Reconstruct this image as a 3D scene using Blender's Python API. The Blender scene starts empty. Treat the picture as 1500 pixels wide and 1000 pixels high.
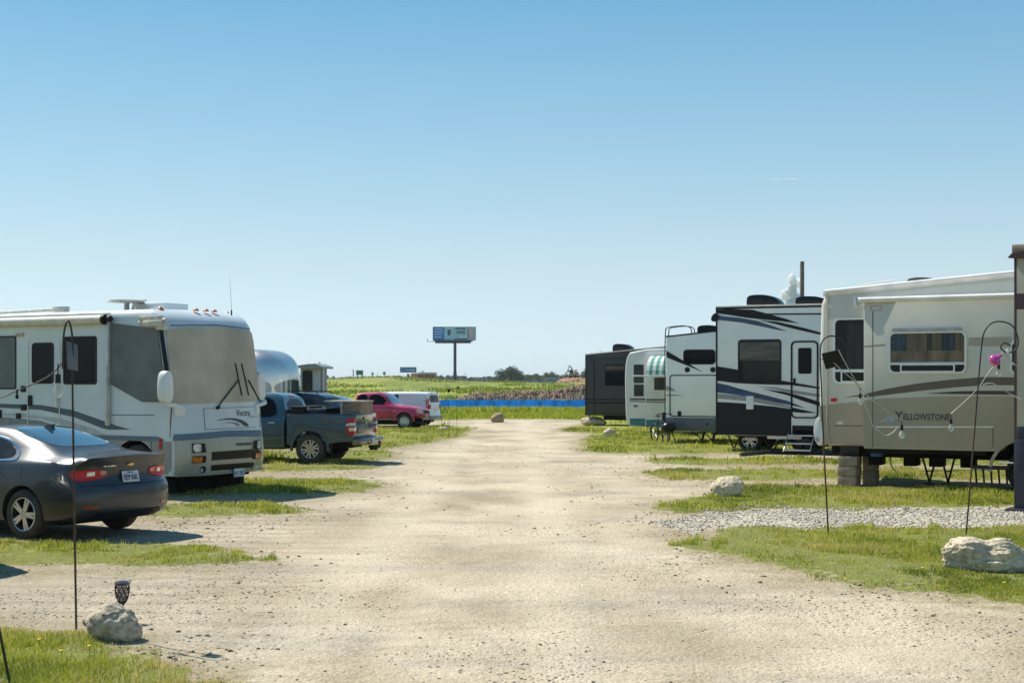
import bpy, bmesh, math, random
import numpy as np
from mathutils import Vector, Matrix, noise
from mathutils.bvhtree import BVHTree

F = 2083.3; CX = 750.0; HY = 558.0; EYE = 2.1
random.seed(7); rng = np.random.default_rng(11)
sc = bpy.context.scene
COL = sc.collection
rad = math.radians

# ------------------------------------------------------------------ tags and linking
def tag(o, label=None, cat=None, group=None, kind=None):
    if label: o['label'] = label
    if cat: o['category'] = cat
    if group: o['group'] = group
    if kind: o['kind'] = kind
    return o

def thing(name, label, cat, loc=(0, 0, 0), rz=0.0, group=None):
    o = bpy.data.objects.new(name, None); COL.objects.link(o)
    o.empty_display_size = .2
    o.location = loc; o.rotation_euler = (0, 0, rz)
    return tag(o, label, cat, group)

def link(me, name, parent=None):
    me.name = name
    o = bpy.data.objects.new(name, me); COL.objects.link(o)
    if parent: o.parent = parent
    return o

def copy_tree(o, parent=None):
    c = o.copy(); COL.objects.link(c)
    if parent: c.parent = parent
    for ch in [k for k in bpy.data.objects if k.parent == o]:
        copy_tree(ch, c)
    return c

# ------------------------------------------------------------------ materials
MATS = {}
def M(name, col, rough=.5, metal=0.0, var=.12, scale=6.0, bump=0.0, bscale=None, coat=0.0, spec=.5, alpha=1.0,
      trans=0.0, emit=None, col2=None, detail=4.0, stretch=None):
    if name in MATS: return MATS[name]
    m = bpy.data.materials.new(name); m.use_nodes = True
    nt = m.node_tree; N = nt.nodes; L = nt.links
    b = N['Principled BSDF']
    b.inputs['Roughness'].default_value = rough
    b.inputs['Metallic'].default_value = metal
    b.inputs['Coat Weight'].default_value = coat
    b.inputs['Coat Roughness'].default_value = .06
    b.inputs['Specular IOR Level'].default_value = spec
    b.inputs['Alpha'].default_value = alpha
    b.inputs['Transmission Weight'].default_value = trans
    tc = N.new('ShaderNodeTexCoord')
    src = tc.outputs['Object']
    if stretch:
        mp = N.new('ShaderNodeMapping'); mp.inputs['Scale'].default_value = stretch
        L.new(src, mp.inputs['Vector']); src = mp.outputs['Vector']
    nz = N.new('ShaderNodeTexNoise'); nz.inputs['Scale'].default_value = scale; nz.inputs['Detail'].default_value = detail
    L.new(src, nz.inputs['Vector'])
    cr = N.new('ShaderNodeValToRGB')
    c = col; d = col2 if col2 else tuple(x * (1 - 2 * var) for x in col)
    u = col if col2 else tuple(min(1, x * (1 + var)) for x in col)
    cr.color_ramp.elements[0].position = .32; cr.color_ramp.elements[1].position = .68
    cr.color_ramp.elements[0].color = (*d, 1); cr.color_ramp.elements[1].color = (*u, 1)
    L.new(nz.outputs['Fac'], cr.inputs['Fac']); L.new(cr.outputs['Color'], b.inputs['Base Color'])
    if rough > .12:
        mr = N.new('ShaderNodeMapRange'); mr.inputs['To Min'].default_value = rough * .8; mr.inputs['To Max'].default_value = min(1, rough * 1.25)
        L.new(nz.outputs['Fac'], mr.inputs['Value']); L.new(mr.outputs['Result'], b.inputs['Roughness'])
    if bump:
        n2 = N.new('ShaderNodeTexNoise'); n2.inputs['Scale'].default_value = bscale or scale * 4; n2.inputs['Detail'].default_value = 6
        L.new(src, n2.inputs['Vector'])
        bp = N.new('ShaderNodeBump'); bp.inputs['Strength'].default_value = bump; bp.inputs['Distance'].default_value = .02
        L.new(n2.outputs['Fac'], bp.inputs['Height']); L.new(bp.outputs['Normal'], b.inputs['Normal'])
    if emit:
        b.inputs['Emission Color'].default_value = (*emit, 1); b.inputs['Emission Strength'].default_value = 1
    MATS[name] = m
    return m

# ------------------------------------------------------------------ mesh builder
def circ(n, r, ph=0.0):
    return [(r * math.cos(2 * math.pi * k / n + ph), r * math.sin(2 * math.pi * k / n + ph)) for k in range(n)]

def rrect(x0, z0, x1, z1, r, n=5):
    if x1 < x0: x0, x1 = x1, x0
    if z1 < z0: z0, z1 = z1, z0
    r = min(r, (x1 - x0) * .499, (z1 - z0) * .499)
    p = []
    for cx, cz, a0 in ((x1 - r, z1 - r, 0), (x0 + r, z1 - r, 90), (x0 + r, z0 + r, 180), (x1 - r, z0 + r, 270)):
        for k in range(n + 1):
            a = rad(a0 + 90 * k / n); p.append((cx + r * math.cos(a), cz + r * math.sin(a)))
    return p

def chaikin(p, n=2, closed=True):
    for _ in range(n):
        q = []
        m = len(p)
        rngk = range(m if closed else m - 1)
        if not closed: q.append(p[0])
        for k in rngk:
            a = p[k]; b = p[(k + 1) % m]
            q.append(tuple(a[i] * .75 + b[i] * .25 for i in range(len(a))))
            q.append(tuple(a[i] * .25 + b[i] * .75 for i in range(len(a))))
        if not closed: q.append(p[-1])
        p = q
    return p

class MB:
    def __init__(s): s.v = []; s.f = []; s.m = []
    def add(s, vs, fs, mi=0):
        o = len(s.v); s.v += [tuple(p) for p in vs]
        s.f += [tuple(i + o for i in f) for f in fs]; s.m += [mi] * len(fs)
        return s
    def box(s, x0, x1, y0, y1, z0, z1, mi=0):
        vs = [(x, y, z) for x in (x0, x1) for y in (y0, y1) for z in (z0, z1)]
        return s.add(vs, [(0, 1, 3, 2), (4, 6, 7, 5), (0, 4, 5, 1), (2, 3, 7, 6), (0, 2, 6, 4), (1, 5, 7, 3)], mi)
    def prism(s, p, a, b, axis='y', mi=0):
        n = len(p)
        def P(u, v, w):
            return {'y': (u, w, v), 'x': (w, u, v), 'z': (u, v, w)}[axis]
        vs = [P(u, v, a) for u, v in p] + [P(u, v, b) for u, v in p]
        fs = [tuple(range(n)), tuple(range(2 * n - 1, n - 1, -1))] + [(k, k + n, (k + 1) % n + n, (k + 1) % n) for k in range(n)]
        return s.add(vs, fs, mi)
    def frame(s, outer, inner, a, b, axis='y', mi=0):
        n = len(outer)
        def P(u, v, w):
            return {'y': (u, w, v), 'x': (w, u, v), 'z': (u, v, w)}[axis]
        vs = [P(u, v, w) for w in (a, b) for q in (outer, inner) for u, v in q]
        fs = []
        for k in range(n):
            j = (k + 1) % n
            fs += [(k, j, n + j, n + k), (2 * n + k, 3 * n + k, 3 * n + j, 2 * n + j), (k, 2 * n + k, 2 * n + j, j), (n + k, n + j, 3 * n + j, 3 * n + k)]
        return s.add(vs, fs, mi)
    def tube(s, path, r, n=8, mi=0, cap=True):
        P = [Vector(p) for p in path]; m = len(P)
        R = r if isinstance(r, (list, tuple)) else [r] * m
        vs = []; up = None
        for i in range(m):
            t = (P[min(i + 1, m - 1)] - P[max(i - 1, 0)]).normalized()
            if up is None:
                up = Vector((0, 0, 1)) if abs(t.z) < .9 else Vector((1, 0, 0))
            a = t.cross(up)
            if a.length < 1e-5: a = t.orthogonal()
            a.normalize(); b = t.cross(a).normalized(); up = -b if b.dot(up) < 0 else b
            up = a.cross(t).normalized()
            for k in range(n):
                an = 2 * math.pi * k / n
                vs.append(P[i] + (a * math.cos(an) + up * math.sin(an)) * R[i])
        fs = [(i * n + k, i * n + (k + 1) % n, (i + 1) * n + (k + 1) % n, (i + 1) * n + k) for i in range(m - 1) for k in range(n)]
        if cap: fs += [tuple(range(n - 1, -1, -1)), tuple((m - 1) * n + k for k in range(n))]
        return s.add(vs, fs, mi)
    def lathe(s, prof, n=20, axis='z', o=(0, 0, 0), mi=0):
        vs = []
        for r, h in prof:
            for k in range(n):
                a = 2 * math.pi * k / n; c, d = r * math.cos(a), r * math.sin(a)
                vs.append({'z': (o[0] + c, o[1] + d, o[2] + h), 'y': (o[0] + c, o[1] + h, o[2] + d), 'x': (o[0] + h, o[1] + c, o[2] + d)}[axis])
        m = len(prof)
        fs = [(i * n + k, i * n + (k + 1) % n, (i + 1) * n + (k + 1) % n, (i + 1) * n + k) for i in range(m - 1) for k in range(n)]
        if prof[0][0] > 1e-6: fs.append(tuple(range(n - 1, -1, -1)))
        if prof[-1][0] > 1e-6: fs.append(tuple((m - 1) * n + k for k in range(n)))
        return s.add(vs, fs, mi)
    def build(s, name, mats, parent=None, bevel=0.0, segs=2, smooth=35, fix=True):
        me = bpy.data.meshes.new(name)
        me.from_pydata(s.v, [], s.f)
        if not isinstance(mats, (list, tuple)): mats = [mats]
        for m in mats: me.materials.append(m)
        me.polygons.foreach_set('material_index', s.m)
        if bevel or fix:
            bm = bmesh.new(); bm.from_mesh(me)
            if fix:
                bmesh.ops.remove_doubles(bm, verts=bm.verts, dist=1e-5)
                bmesh.ops.recalc_face_normals(bm, faces=bm.faces)
            if bevel:
                es = [e for e in bm.edges if len(e.link_faces) == 2 and e.calc_face_angle(0) > rad(38)]
                bmesh.ops.bevel(bm, geom=es, offset=bevel, segments=segs, affect='EDGES', profile=.5, clamp_overlap=True)
            bm.to_mesh(me); bm.free()
        finish(me, smooth)
        return link(me, name, parent)

def finish(me, smooth=35):
    if smooth:
        me.polygons.foreach_set('use_smooth', [True] * len(me.polygons))
        me.set_sharp_from_angle(angle=rad(smooth))
    me.update()

def arr_mesh(name, verts, faces, mats, attrs=None, smooth=False):
    """verts (n,3) array, faces (m,k) array, attrs {name: (n,) array}"""
    me = bpy.data.meshes.new(name)
    n = len(verts); m, k = faces.shape
    me.vertices.add(n); me.vertices.foreach_set('co', np.ascontiguousarray(verts, dtype=np.float32).ravel())
    me.loops.add(m * k); me.loops.foreach_set('vertex_index', np.ascontiguousarray(faces, dtype=np.int32).ravel())
    me.polygons.add(m); me.polygons.foreach_set('loop_start', np.arange(0, m * k, k, dtype=np.int32))
    me.polygons.foreach_set('loop_total', np.full(m, k, dtype=np.int32))
    for a, v in (attrs or {}).items():
        at = me.attributes.new(a, 'FLOAT', 'POINT'); at.data.foreach_set('value', np.ascontiguousarray(v, dtype=np.float32))
    me.update(calc_edges=True)
    if smooth: me.polygons.foreach_set('use_smooth', [True] * m)
    for x in (mats if isinstance(mats, (list, tuple)) else [mats]): me.materials.append(x)
    return me

# ------------------------------------------------------------------ vehicle frames
def gp(px, py):
    Y = EYE * F / (py - HY); return ((px - CX) / F * Y, Y)

class Fr:
    """a vehicle standing at (ox, oy) turned so its length runs along (cos a, -sin a); x along, y away from the road-side viewer"""
    def __init__(s, px, Y, a):
        s.a = rad(a); s.ox = (px - CX) / F * Y; s.oy = Y; s.c = math.cos(s.a); s.s = math.sin(s.a)
    def side(s, px, py, yo=0.0):
        dx = (px - CX) / F; dz = (HY - py) / F
        t = (yo + s.ox * s.s + s.oy * s.c) / (dx * s.s + s.c)
        X = dx * t - s.ox; Y = t - s.oy
        return (X * s.c - Y * s.s, EYE + dz * t)
    def end(s, px, py, xo=0.0):
        dx = (px - CX) / F; dz = (HY - py) / F
        t = (xo + s.ox * s.c - s.oy * s.s) / (dx * s.c - s.s)
        X = dx * t - s.ox; Y = t - s.oy
        return (X * s.s + Y * s.c, EYE + dz * t)
    def S(s, pts, yo=0.0): return [s.side(p[0], p[1], yo) for p in pts]
    def E(s, pts, xo=0.0): return [s.end(p[0], p[1], xo) for p in pts]
    def thing(s, name, label, cat, group=None):
        return thing(name, label, cat, (s.ox, s.oy, 0), -s.a, group)

# ------------------------------------------------------------------ lofted bodies
def interp(tab, x):
    if x <= tab[0][0]: return tab[0][1:]
    for a, b in zip(tab, tab[1:]):
        if x <= b[0]:
            t = (x - a[0]) / (b[0] - a[0])
            return tuple(a[i] + (b[i] - a[i]) * t for i in range(1, len(a)))
    return tab[-1][1:]

def smooth_tab(tab, n=40):
    """resample a table along its first column with Catmull-Rom-like easing (monotone enough)"""
    xs = [t[0] for t in tab]; out = []
    for k in range(n + 1):
        x = xs[0] + (xs[-1] - xs[0]) * k / n
        i = max(j for j in range(len(xs)) if xs[j] <= x + 1e-9); i = min(i, len(xs) - 2)
        h = xs[i + 1] - xs[i]; t = (x - xs[i]) / h
        row = [x]
        for c in range(1, len(tab[0])):
            p1, p2 = tab[i][c], tab[i + 1][c]
            def sl(j):
                if j <= 0 or j >= len(xs) - 1: return 0 if False else ((tab[min(j + 1, len(xs) - 1)][c] - tab[max(j - 1, 0)][c]) / (xs[min(j + 1, len(xs) - 1)] - xs[max(j - 1, 0)]))
                a = (tab[j][c] - tab[j - 1][c]) / (xs[j] - xs[j - 1]); b = (tab[j + 1][c] - tab[j][c]) / (xs[j + 1] - xs[j])
                return 0 if a * b <= 0 else 2 * a * b / (a + b)
            m1, m2 = sl(i) * h, sl(i + 1) * h
            row.append((2 * t ** 3 - 3 * t * t + 1) * p1 + (t ** 3 - 2 * t * t + t) * m1 + (-2 * t ** 3 + 3 * t * t) * p2 + (t ** 3 - t * t) * m2)
        out.append(tuple(row))
    return out

def section(zb, w, zs, zt, wt, tumble=.03):
    """half ring from bottom centre to top centre for a car: sill, flank, shoulder at zs, greenhouse to zt"""
    h = zs - zb
    p = [(0, zb), (w * .5, zb), (w * .86, zb + .01), (w * .955, zb + .05), (w * .985, zb + .12), (w, zb + h * .35), (w * 1.005, zb + h * .55),
         (w * .998, zb + h * .72), (w * .985, zb + h * .86), (w * .965, zb + h * .95), (w * .94, zs)]
    w0 = w * .935
    g = max(zt - zs, .001)
    k = min(1, g / .15)
    for t in (.12, .35, .6, .82): p.append((w0 + (wt - w0) * t, zs + g * t * (1 if k == 1 else 1)))
    p += [(wt - .01, zs + g * .93), (wt * .93, zs + g * .985), (wt * .8, zt + .004 * k), (wt * .4, zt + .016 * k), (0, zt + .02 * k)]
    return p

def box_section(zb, w, zt, r):
    p = [(0, zb), (w * .5, zb), (w - .02, zb), (w, zb + .02)]
    for k in range(1, 10): p.append((w, zb + .02 + (zt - r - zb - .02) * k / 10))
    for k in range(0, 7):
        a = rad(90 * k / 6); p.append((w - r + r * math.cos(a), zt - r + r * math.sin(a)))
    p += [(w * .5, zt + .01), (0, zt + .015)]
    return p

def loft(secs, x_lo, x_hi, hi_prof=None, lo_prof=None, blend=.6, yc=0.0, rings=7, hi_round=(.12, 4), lo_round=(.12, 4)):
    """secs: list of (x, halfring). hi_prof/lo_prof: z -> x offset at the two ends."""
    mb = MB(); full = []
    for x, hr in secs:
        ring = [(y, z) for y, z in hr] + [(-y, z) for y, z in reversed(hr[1:-1])]
        full.append((x, ring))
    n = len(full[0][1]); wmax = max(abs(y) for _, r in full for y, _ in r)
    def warp(x, y, z):
        u = abs(y) / wmax
        if hi_prof and x > x_hi - blend:
            t = (x - (x_hi - blend)) / blend
            tgt = x_hi + hi_prof(z) - hi_round[0] * u ** hi_round[1]
            x = (x_hi - blend) + t * (tgt - (x_hi - blend))
        elif lo_prof and x < x_lo + blend:
            t = ((x_lo + blend) - x) / blend
            tgt = x_lo + lo_prof(z) + lo_round[0] * u ** lo_round[1]
            x = (x_lo + blend) + t * (tgt - (x_lo + blend))
        return (x, y + yc, z)
    vs = []; rows = []
    def capring(x, ring, f):
        zs = [z for _, z in ring]; zc = (max(zs) + min(zs)) / 2
        return [(x, y * f, zc + (z - zc) * f) for y, z in ring]
    seq = []
    for k in range(1, rings): seq.append(capring(full[0][0], full[0][1], k / rings))
    for x, r in full: seq.append([(x, y, z) for y, z in r])
    for k in range(rings - 1, 0, -1): seq.append(capring(full[-1][0], full[-1][1], k / rings))
    for r in seq:
        for p in r: vs.append(warp(*p))
    m = len(seq)
    fs = [(i * n + k, i * n + (k + 1) % n, (i + 1) * n + (k + 1) % n, (i + 1) * n + k) for i in range(m - 1) for k in range(n)]
    fs += [tuple(range(n - 1, -1, -1)), tuple((m - 1) * n + k for k in range(n))]
    mb.add(vs, fs, 0)
    return mb

def bvh_of(o):
    me = o.data
    return BVHTree.FromPolygons([v.co[:] for v in me.vertices], [tuple(p.vertices) for p in me.polygons])

def patch(name, bvh, poly, view, mats, parent, off=.004, thick=.006, cell=.06, smooth=40, far=False):
    """a thin shell that follows a body's skin inside the outline poly; view = 'side' (x,z), 'rear'/'front' (y,z), 'top' (x,y)"""
    bm = bmesh.new()
    vs = [bm.verts.new((u, v, 0)) for u, v in poly]
    bm.faces.new(vs)
    us = [p[0] for p in poly]; ws = [p[1] for p in poly]
    for ax, lo, hi in ((0, min(us), max(us)), (1, min(ws), max(ws))):
        k = int((hi - lo) / cell)
        for i in range(1, k + 1):
            co = [0, 0, 0]; no = [0, 0, 0]; co[ax] = lo + (hi - lo) * i / (k + 1); no[ax] = 1
            bmesh.ops.bisect_plane(bm, geom=bm.verts[:] + bm.edges[:] + bm.faces[:], plane_co=co, plane_no=no, dist=1e-6)
    bmesh.ops.remove_doubles(bm, verts=bm.verts, dist=1e-5)
    inner = {}; bad = []
    for v in bm.verts:
        u, w = v.co.x, v.co.y
        if view == 'side': o, d = Vector((u, 20 if far else -20, w)), Vector((0, -1 if far else 1, 0))
        elif view == 'rear': o, d = Vector((20, u, w)), Vector((-1, 0, 0))
        elif view == 'front': o, d = Vector((-20, u, w)), Vector((1, 0, 0))
        else: o, d = Vector((u, w, 20)), Vector((0, 0, -1))
        h = bvh.ray_cast(o, d)
        if h[0] is None: bad.append(v); continue
        n = h[1] if h[1].dot(d) < 0 else -h[1]
        n = (n - d * .35).normalized()
        v.co = h[0] + n * off; inner[v] = n
    if bad: bmesh.ops.delete(bm, geom=bad, context='VERTS')
    bm.verts.index_update()
    vl = [v.co.copy() for v in bm.verts]; nl = [inner[v] for v in bm.verts]
    fl = [[v.index for v in f.verts] for f in bm.faces]
    border = [(e.verts[0].index, e.verts[1].index) for e in bm.edges if len(e.link_faces) == 1]
    bm.free()
    n = len(vl)
    allv = vl + [vl[i] - nl[i] * thick for i in range(n)]
    faces = fl + [[i + n for i in reversed(f)] for f in fl] + [[a, b, b + n, a + n] for a, b in border]
    mb = MB(); mb.add(allv, faces)
    return mb.build(name, mats, parent, smooth=smooth)

def cut(o, cutters, mats_in=None):
    """boolean-subtract cylinders (x, z, r, y0, y1) from a body and colour the cut faces with the last material"""
    for (x, z, r, y0, y1) in cutters:
        c = MB(); c.lathe([(r, y0), (r, y1)], 40, 'y', (x, 0, z)); co = c.build('cutter', [], o.parent, smooth=0)
        md = o.modifiers.new('b', 'BOOLEAN'); md.operation = 'DIFFERENCE'; md.object = co; md.solver = 'EXACT'
        dg = bpy.context.evaluated_depsgraph_get(); dg.update()
        me = bpy.data.meshes.new_from_object(o.evaluated_get(dg))
        o.modifiers.clear(); old = o.data; o.data = me; me.name = old.name
        bpy.data.objects.remove(co)
    me = o.data; last = len(me.materials) - 1
    if mats_in:
        me.materials.append(mats_in); last = len(me.materials) - 1
        for p in me.polygons:
            for (x, z, r, y0, y1) in cutters:
                d = math.hypot(p.center.x - x, p.center.z - z)
                if y0 - .001 <= p.center.y <= y1 + .001 and d < r + .002: p.material_index = last
    finish(me, 38)

def lettering(name, s, place, w, h, mat, parent, depth=.003, bold=0.0):
    """flat raised letters; place(u, v, d) maps the text box (0..w, 0..h) and depth to a point"""
    cu = bpy.data.curves.new('letters', 'FONT'); cu.body = s; cu.size = 1; cu.extrude = .02; cu.offset = bold; cu.resolution_u = 2
    t = bpy.data.objects.new('letters', cu); COL.objects.link(t)
    dg = bpy.context.evaluated_depsgraph_get(); dg.update()
    me = bpy.data.meshes.new_from_object(t.evaluated_get(dg)); bpy.data.objects.remove(t)
    xs = [v.co.x for v in me.vertices]; ys = [v.co.y for v in me.vertices]
    x0, x1, y0, y1 = min(xs), max(xs), min(ys), max(ys)
    for v in me.vertices:
        v.co = place((v.co.x - x0) / (x1 - x0) * w, (v.co.y - y0) / (y1 - y0) * h, (v.co.z + .02) / .04 * depth)
    me.materials.clear(); me.materials.append(mat); me.update()
    return link(me, name, parent)
# ------------------------------------------------------------------ camera, world, sun
cam = bpy.data.cameras.new('camera'); co = bpy.data.objects.new('camera', cam); COL.objects.link(co)
cam.sensor_width = 36; cam.lens = 50; cam.shift_y = 58 / 1500; cam.clip_end = 9000; cam.clip_start = .05
co.location = (0, 0, EYE); co.rotation_euler = (rad(90), 0, 0)
cam.dof.use_dof = True; cam.dof.focus_distance = 24; cam.dof.aperture_fstop = 5.0
sc.camera = co
SUN_EL = 53.0; SUN_H = Vector((-.80, .60))
S = Vector((SUN_H.x * math.cos(rad(SUN_EL)), SUN_H.y * math.cos(rad(SUN_EL)), math.sin(rad(SUN_EL))))
sun = bpy.data.lights.new('sun', 'SUN'); so = bpy.data.objects.new('sun', sun); COL.objects.link(so)
sun.energy = 5.0; sun.angle = rad(.55); sun.color = (1, .935, .82)
so.rotation_euler = S.to_track_quat('Z', 'Y').to_euler(); so.location = (-30, 20, 60)
w = bpy.data.worlds.new('World'); sc.world = w; w.use_nodes = True
nt = w.node_tree; bg = nt.nodes['Background']
sky = nt.nodes.new('ShaderNodeTexSky'); sky.sky_type = 'NISHITA'; sky.sun_disc = False
sky.sun_elevation = rad(SUN_EL); sky.sun_rotation = math.atan2(S.x, S.y)
sky.air_density = 1.0; sky.dust_density = .35; sky.ozone_density = 1.3; sky.altitude = 200
# clean spring air: the sky colour is graded a little by height above the horizon
tcw = nt.nodes.new('ShaderNodeTexCoord'); spw = nt.nodes.new('ShaderNodeSeparateXYZ'); nt.links.new(tcw.outputs['Generated'], spw.inputs[0])
rw = nt.nodes.new('ShaderNodeValToRGB'); ew = rw.color_ramp.elements
ew[0].position = 0; ew[0].color = (.52, .68, 1, 1); ew[1].position = .27; ew[1].color = (.345, .60, .615, 1)
for p_, c_ in ((.015, (.52, .68, .97)), (.075, (.565, .61, .64)), (.146, (.50, .61, .60))):
    q_ = ew.new(p_); q_.color = (*c_, 1)
nt.links.new(spw.outputs['Z'], rw.inputs['Fac'])
mw = nt.nodes.new('ShaderNodeMix'); mw.data_type = 'RGBA'; mw.blend_type = 'MULTIPLY'; mw.inputs[0].default_value = 1
nt.links.new(sky.outputs['Color'], mw.inputs[6]); nt.links.new(rw.outputs['Color'], mw.inputs[7])
r2 = nt.nodes.new('ShaderNodeValToRGB'); e2 = r2.color_ramp.elements
def _k(c): return tuple(((x / 255 + .055) / 1.055) ** 2.4 / .19 / 5 for x in c) + (1,)
e2[0].position = 0; e2[0].color = _k((214, 231, 239)); e2[1].position = 1; e2[1].color = _k((70, 125, 178))
for p_, c_ in ((.015, (214, 231, 238)), (.075, (203, 226, 237)), (.146, (173, 212, 234)), (.26, (124, 181, 220)), (.5, (92, 152, 200))):
    q_ = e2.new(p_); q_.color = _k(c_)
nt.links.new(spw.outputs['Z'], r2.inputs['Fac'])
v5 = nt.nodes.new('ShaderNodeVectorMath'); v5.operation = 'SCALE'; v5.inputs['Scale'].default_value = 5; nt.links.new(r2.outputs['Color'], v5.inputs[0])
m2 = nt.nodes.new('ShaderNodeMix'); m2.data_type = 'RGBA'; m2.inputs[0].default_value = .6
nt.links.new(mw.outputs[2], m2.inputs[6]); nt.links.new(v5.outputs[0], m2.inputs[7]); nt.links.new(m2.outputs[2], bg.inputs['Color'])
bg.inputs['Strength'].default_value = .142
sc.view_settings.view_transform = 'Standard'; sc.view_settings.look = 'None'; sc.view_settings.exposure = .43
sc.view_settings.gamma = 1; sc.view_settings.use_curve_mapping = False
sc.cycles.max_bounces = 8; sc.cycles.transparent_max_bounces = 12; sc.cycles.caustics_reflective = False; sc.cycles.caustics_refractive = False

# ------------------------------------------------------------------ numpy noise
def vn(x, y, s=0):
    xi = np.floor(x); yi = np.floor(y); fx = x - xi; fy = y - yi
    fx = fx * fx * (3 - 2 * fx); fy = fy * fy * (3 - 2 * fy)
    def h(a, b):
        q = np.sin(a * 127.1 + b * 311.7 + s * 74.7) * 43758.5453
        return q - np.floor(q)
    return (h(xi, yi) * (1 - fx) + h(xi + 1, yi) * fx) * (1 - fy) + (h(xi, yi + 1) * (1 - fx) + h(xi + 1, yi + 1) * fx) * fy
def fbm(x, y, s=0, o=4):
    a = 0; t = 0; k = 1.0
    for i in range(o):
        a = a + vn(x * 2 ** i + 17 * i, y * 2 ** i - 9 * i, s + i) * k; t += k; k *= .5
    return a / t
def sstep(a, b, x):
    t = np.clip((x - a) / (b - a), 0, 1); return t * t * (3 - 2 * t)

# areas of turf seen from the road, as outlines on the ground; each point is turned into metres once
def W(pts): return [((px - CX) / F * EYE * F / (py - HY), EYE * F / (py - HY)) for px, py in pts]
TURF = [W(p) for p in [
    [(-900, 915), (0, 922), (60, 925), (130, 923), (200, 942), (250, 964), (320, 984), (390, 1040), (300, 1200), (-900, 1300)],
    [(-900, 796), (0, 796), (180, 797), (300, 801), (370, 810), (402, 822), (370, 829), (200, 832), (0, 830), (-900, 832)],
    [(-900, 738), (240, 740), (400, 744), (497, 752), (400, 757), (240, 757), (-900, 757)],
    [(-900, 696), (300, 700), (530, 704), (572, 716), (500, 723), (300, 726), (-900, 726)],
    [(-900, 681), (380, 681), (500, 683), (565, 686), (500, 690), (-900, 690)],
    [(-900, 663), (380, 664), (560, 660), (584, 672), (500, 678), (-900, 677)],
    [(-900, 626), (540, 626), (600, 625), (650, 622), (692, 628), (668, 640), (625, 650), (570, 658), (-900, 660)],
    [(1020, 796), (1050, 784), (1090, 774), (1300, 775), (2600, 775), (2600, 990), (1500, 890), (1420, 883), (1330, 866), (1250, 849), (1130, 830), (1050, 808)],
    [(965, 748), (1010, 734), (1100, 717), (1300, 715), (2600, 713), (2600, 740), (1500, 741), (1150, 747), (1000, 757)],
    [(945, 692), (1100, 688), (2600, 687), (2600, 703), (1200, 703), (1000, 704), (960, 699)],
    [(925, 677), (1000, 672), (2600, 671), (2600, 680), (1000, 681)],
    [(850, 658), (870, 640), (950, 636), (2600, 634), (2600, 661), (1000, 664), (870, 664)],
    [(822, 632), (850, 622), (900, 613), (2600, 612), (2600, 634), (900, 637)],
]]
CHIPS = W([(985, 765), (1060, 748), (1160, 744), (2600, 738), (2600, 777), (1300, 777), (1100, 776), (1040, 782)])
def inside(x, y, poly):
    r = np.zeros(x.shape, bool); n = len(poly)
    for i in range(n):
        x0, y0 = poly[i]; x1, y1 = poly[(i + 1) % n]
        if y0 == y1: continue
        c = ((y0 > y) != (y1 > y)) & (x < (x1 - x0) * (y - y0) / (y1 - y0) + x0)
        r ^= c
    return r
def turf_raw(x, y):
    jx = (fbm(x * .9, y * .9, 3) - .5) * 1.3; jy = (fbm(x * .8, y * .5, 8) - .5) * .032 * y
    acc = 0
    for k in range(5):
        ax = (vn(x * 5, y * 3, 20 + k) - .5) * 1.0; ay = (vn(x * 4, y * 2.4, 40 + k) - .5) * .026 * y
        m = np.zeros(x.shape, bool)
        for p in TURF: m |= inside(x + jx + ax, y + jy + ay, p)
        edge = 77 + 3 * (fbm(x * .15, x * 0 + 2.0, 5) - .5) * 2 - sstep(2, 8, -x) * 9
        m |= (y + ay) > edge
        m |= (np.abs(x) > 11 + y * .42) & (y > 4)
        acc = acc + m
    return acc / 5
TU = np.linspace(-.62, .62, 900); TV = np.linspace(math.log(6.5), math.log(160), 1100)
_u, _v = np.meshgrid(TU, TV); _Y = np.exp(_v)
TT = turf_raw((_u * _Y).ravel(), _Y.ravel()).reshape(_Y.shape)
def turf_at(x, y):
    yy = np.clip(y, 6.6, 159); u = (np.clip(x / yy, -.619, .619) - TU[0]) / (TU[1] - TU[0]); v = (np.log(yy) - TV[0]) / (TV[1] - TV[0])
    i = np.clip(u.astype(int), 0, 898); j = np.clip(v.astype(int), 0, 1098); fu = u - i; fv = v - j
    return (TT[j, i] * (1 - fu) + TT[j, i + 1] * fu) * (1 - fv) + (TT[j + 1, i] * (1 - fu) + TT[j + 1, i + 1] * fu) * fv
def verge_at(x, y):
    a = 0
    for k in range(12):
        an = k * .5236; r_ = (.5, 1.0, 1.7)[k % 3]
        a = a + turf_at(x + r_ * math.cos(an), y + r_ * 1.5 * math.sin(an))
    return a / 12
def chips_at(x, y):
    jx = (fbm(x * .9, y * .9, 13) - .5) * 1.2; jy = (fbm(x, y * .6, 18) - .5) * 1.3
    return inside(x + jx, y + jy, CHIPS).astype(float)
def height(x, y):
    d = y
    z = sstep(150, 460, d) * 1.45 + sstep(460, 3000, d) * .5
    z = z + 1.7 * np.exp(-((x + 36) / 24) ** 2 - ((d - 400) / 75) ** 2)
    z = z + 1.3 * np.exp(-((x - 55) / 22) ** 2 - ((d - 520) / 60) ** 2)
    z = z + .5 * np.exp(-((x + 75) / 40) ** 2 - ((d - 450) / 70) ** 2)
    z = z + (fbm(x * .05, d * .03, 31) - .5) * .5 * sstep(110, 200, d)
    return z
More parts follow.
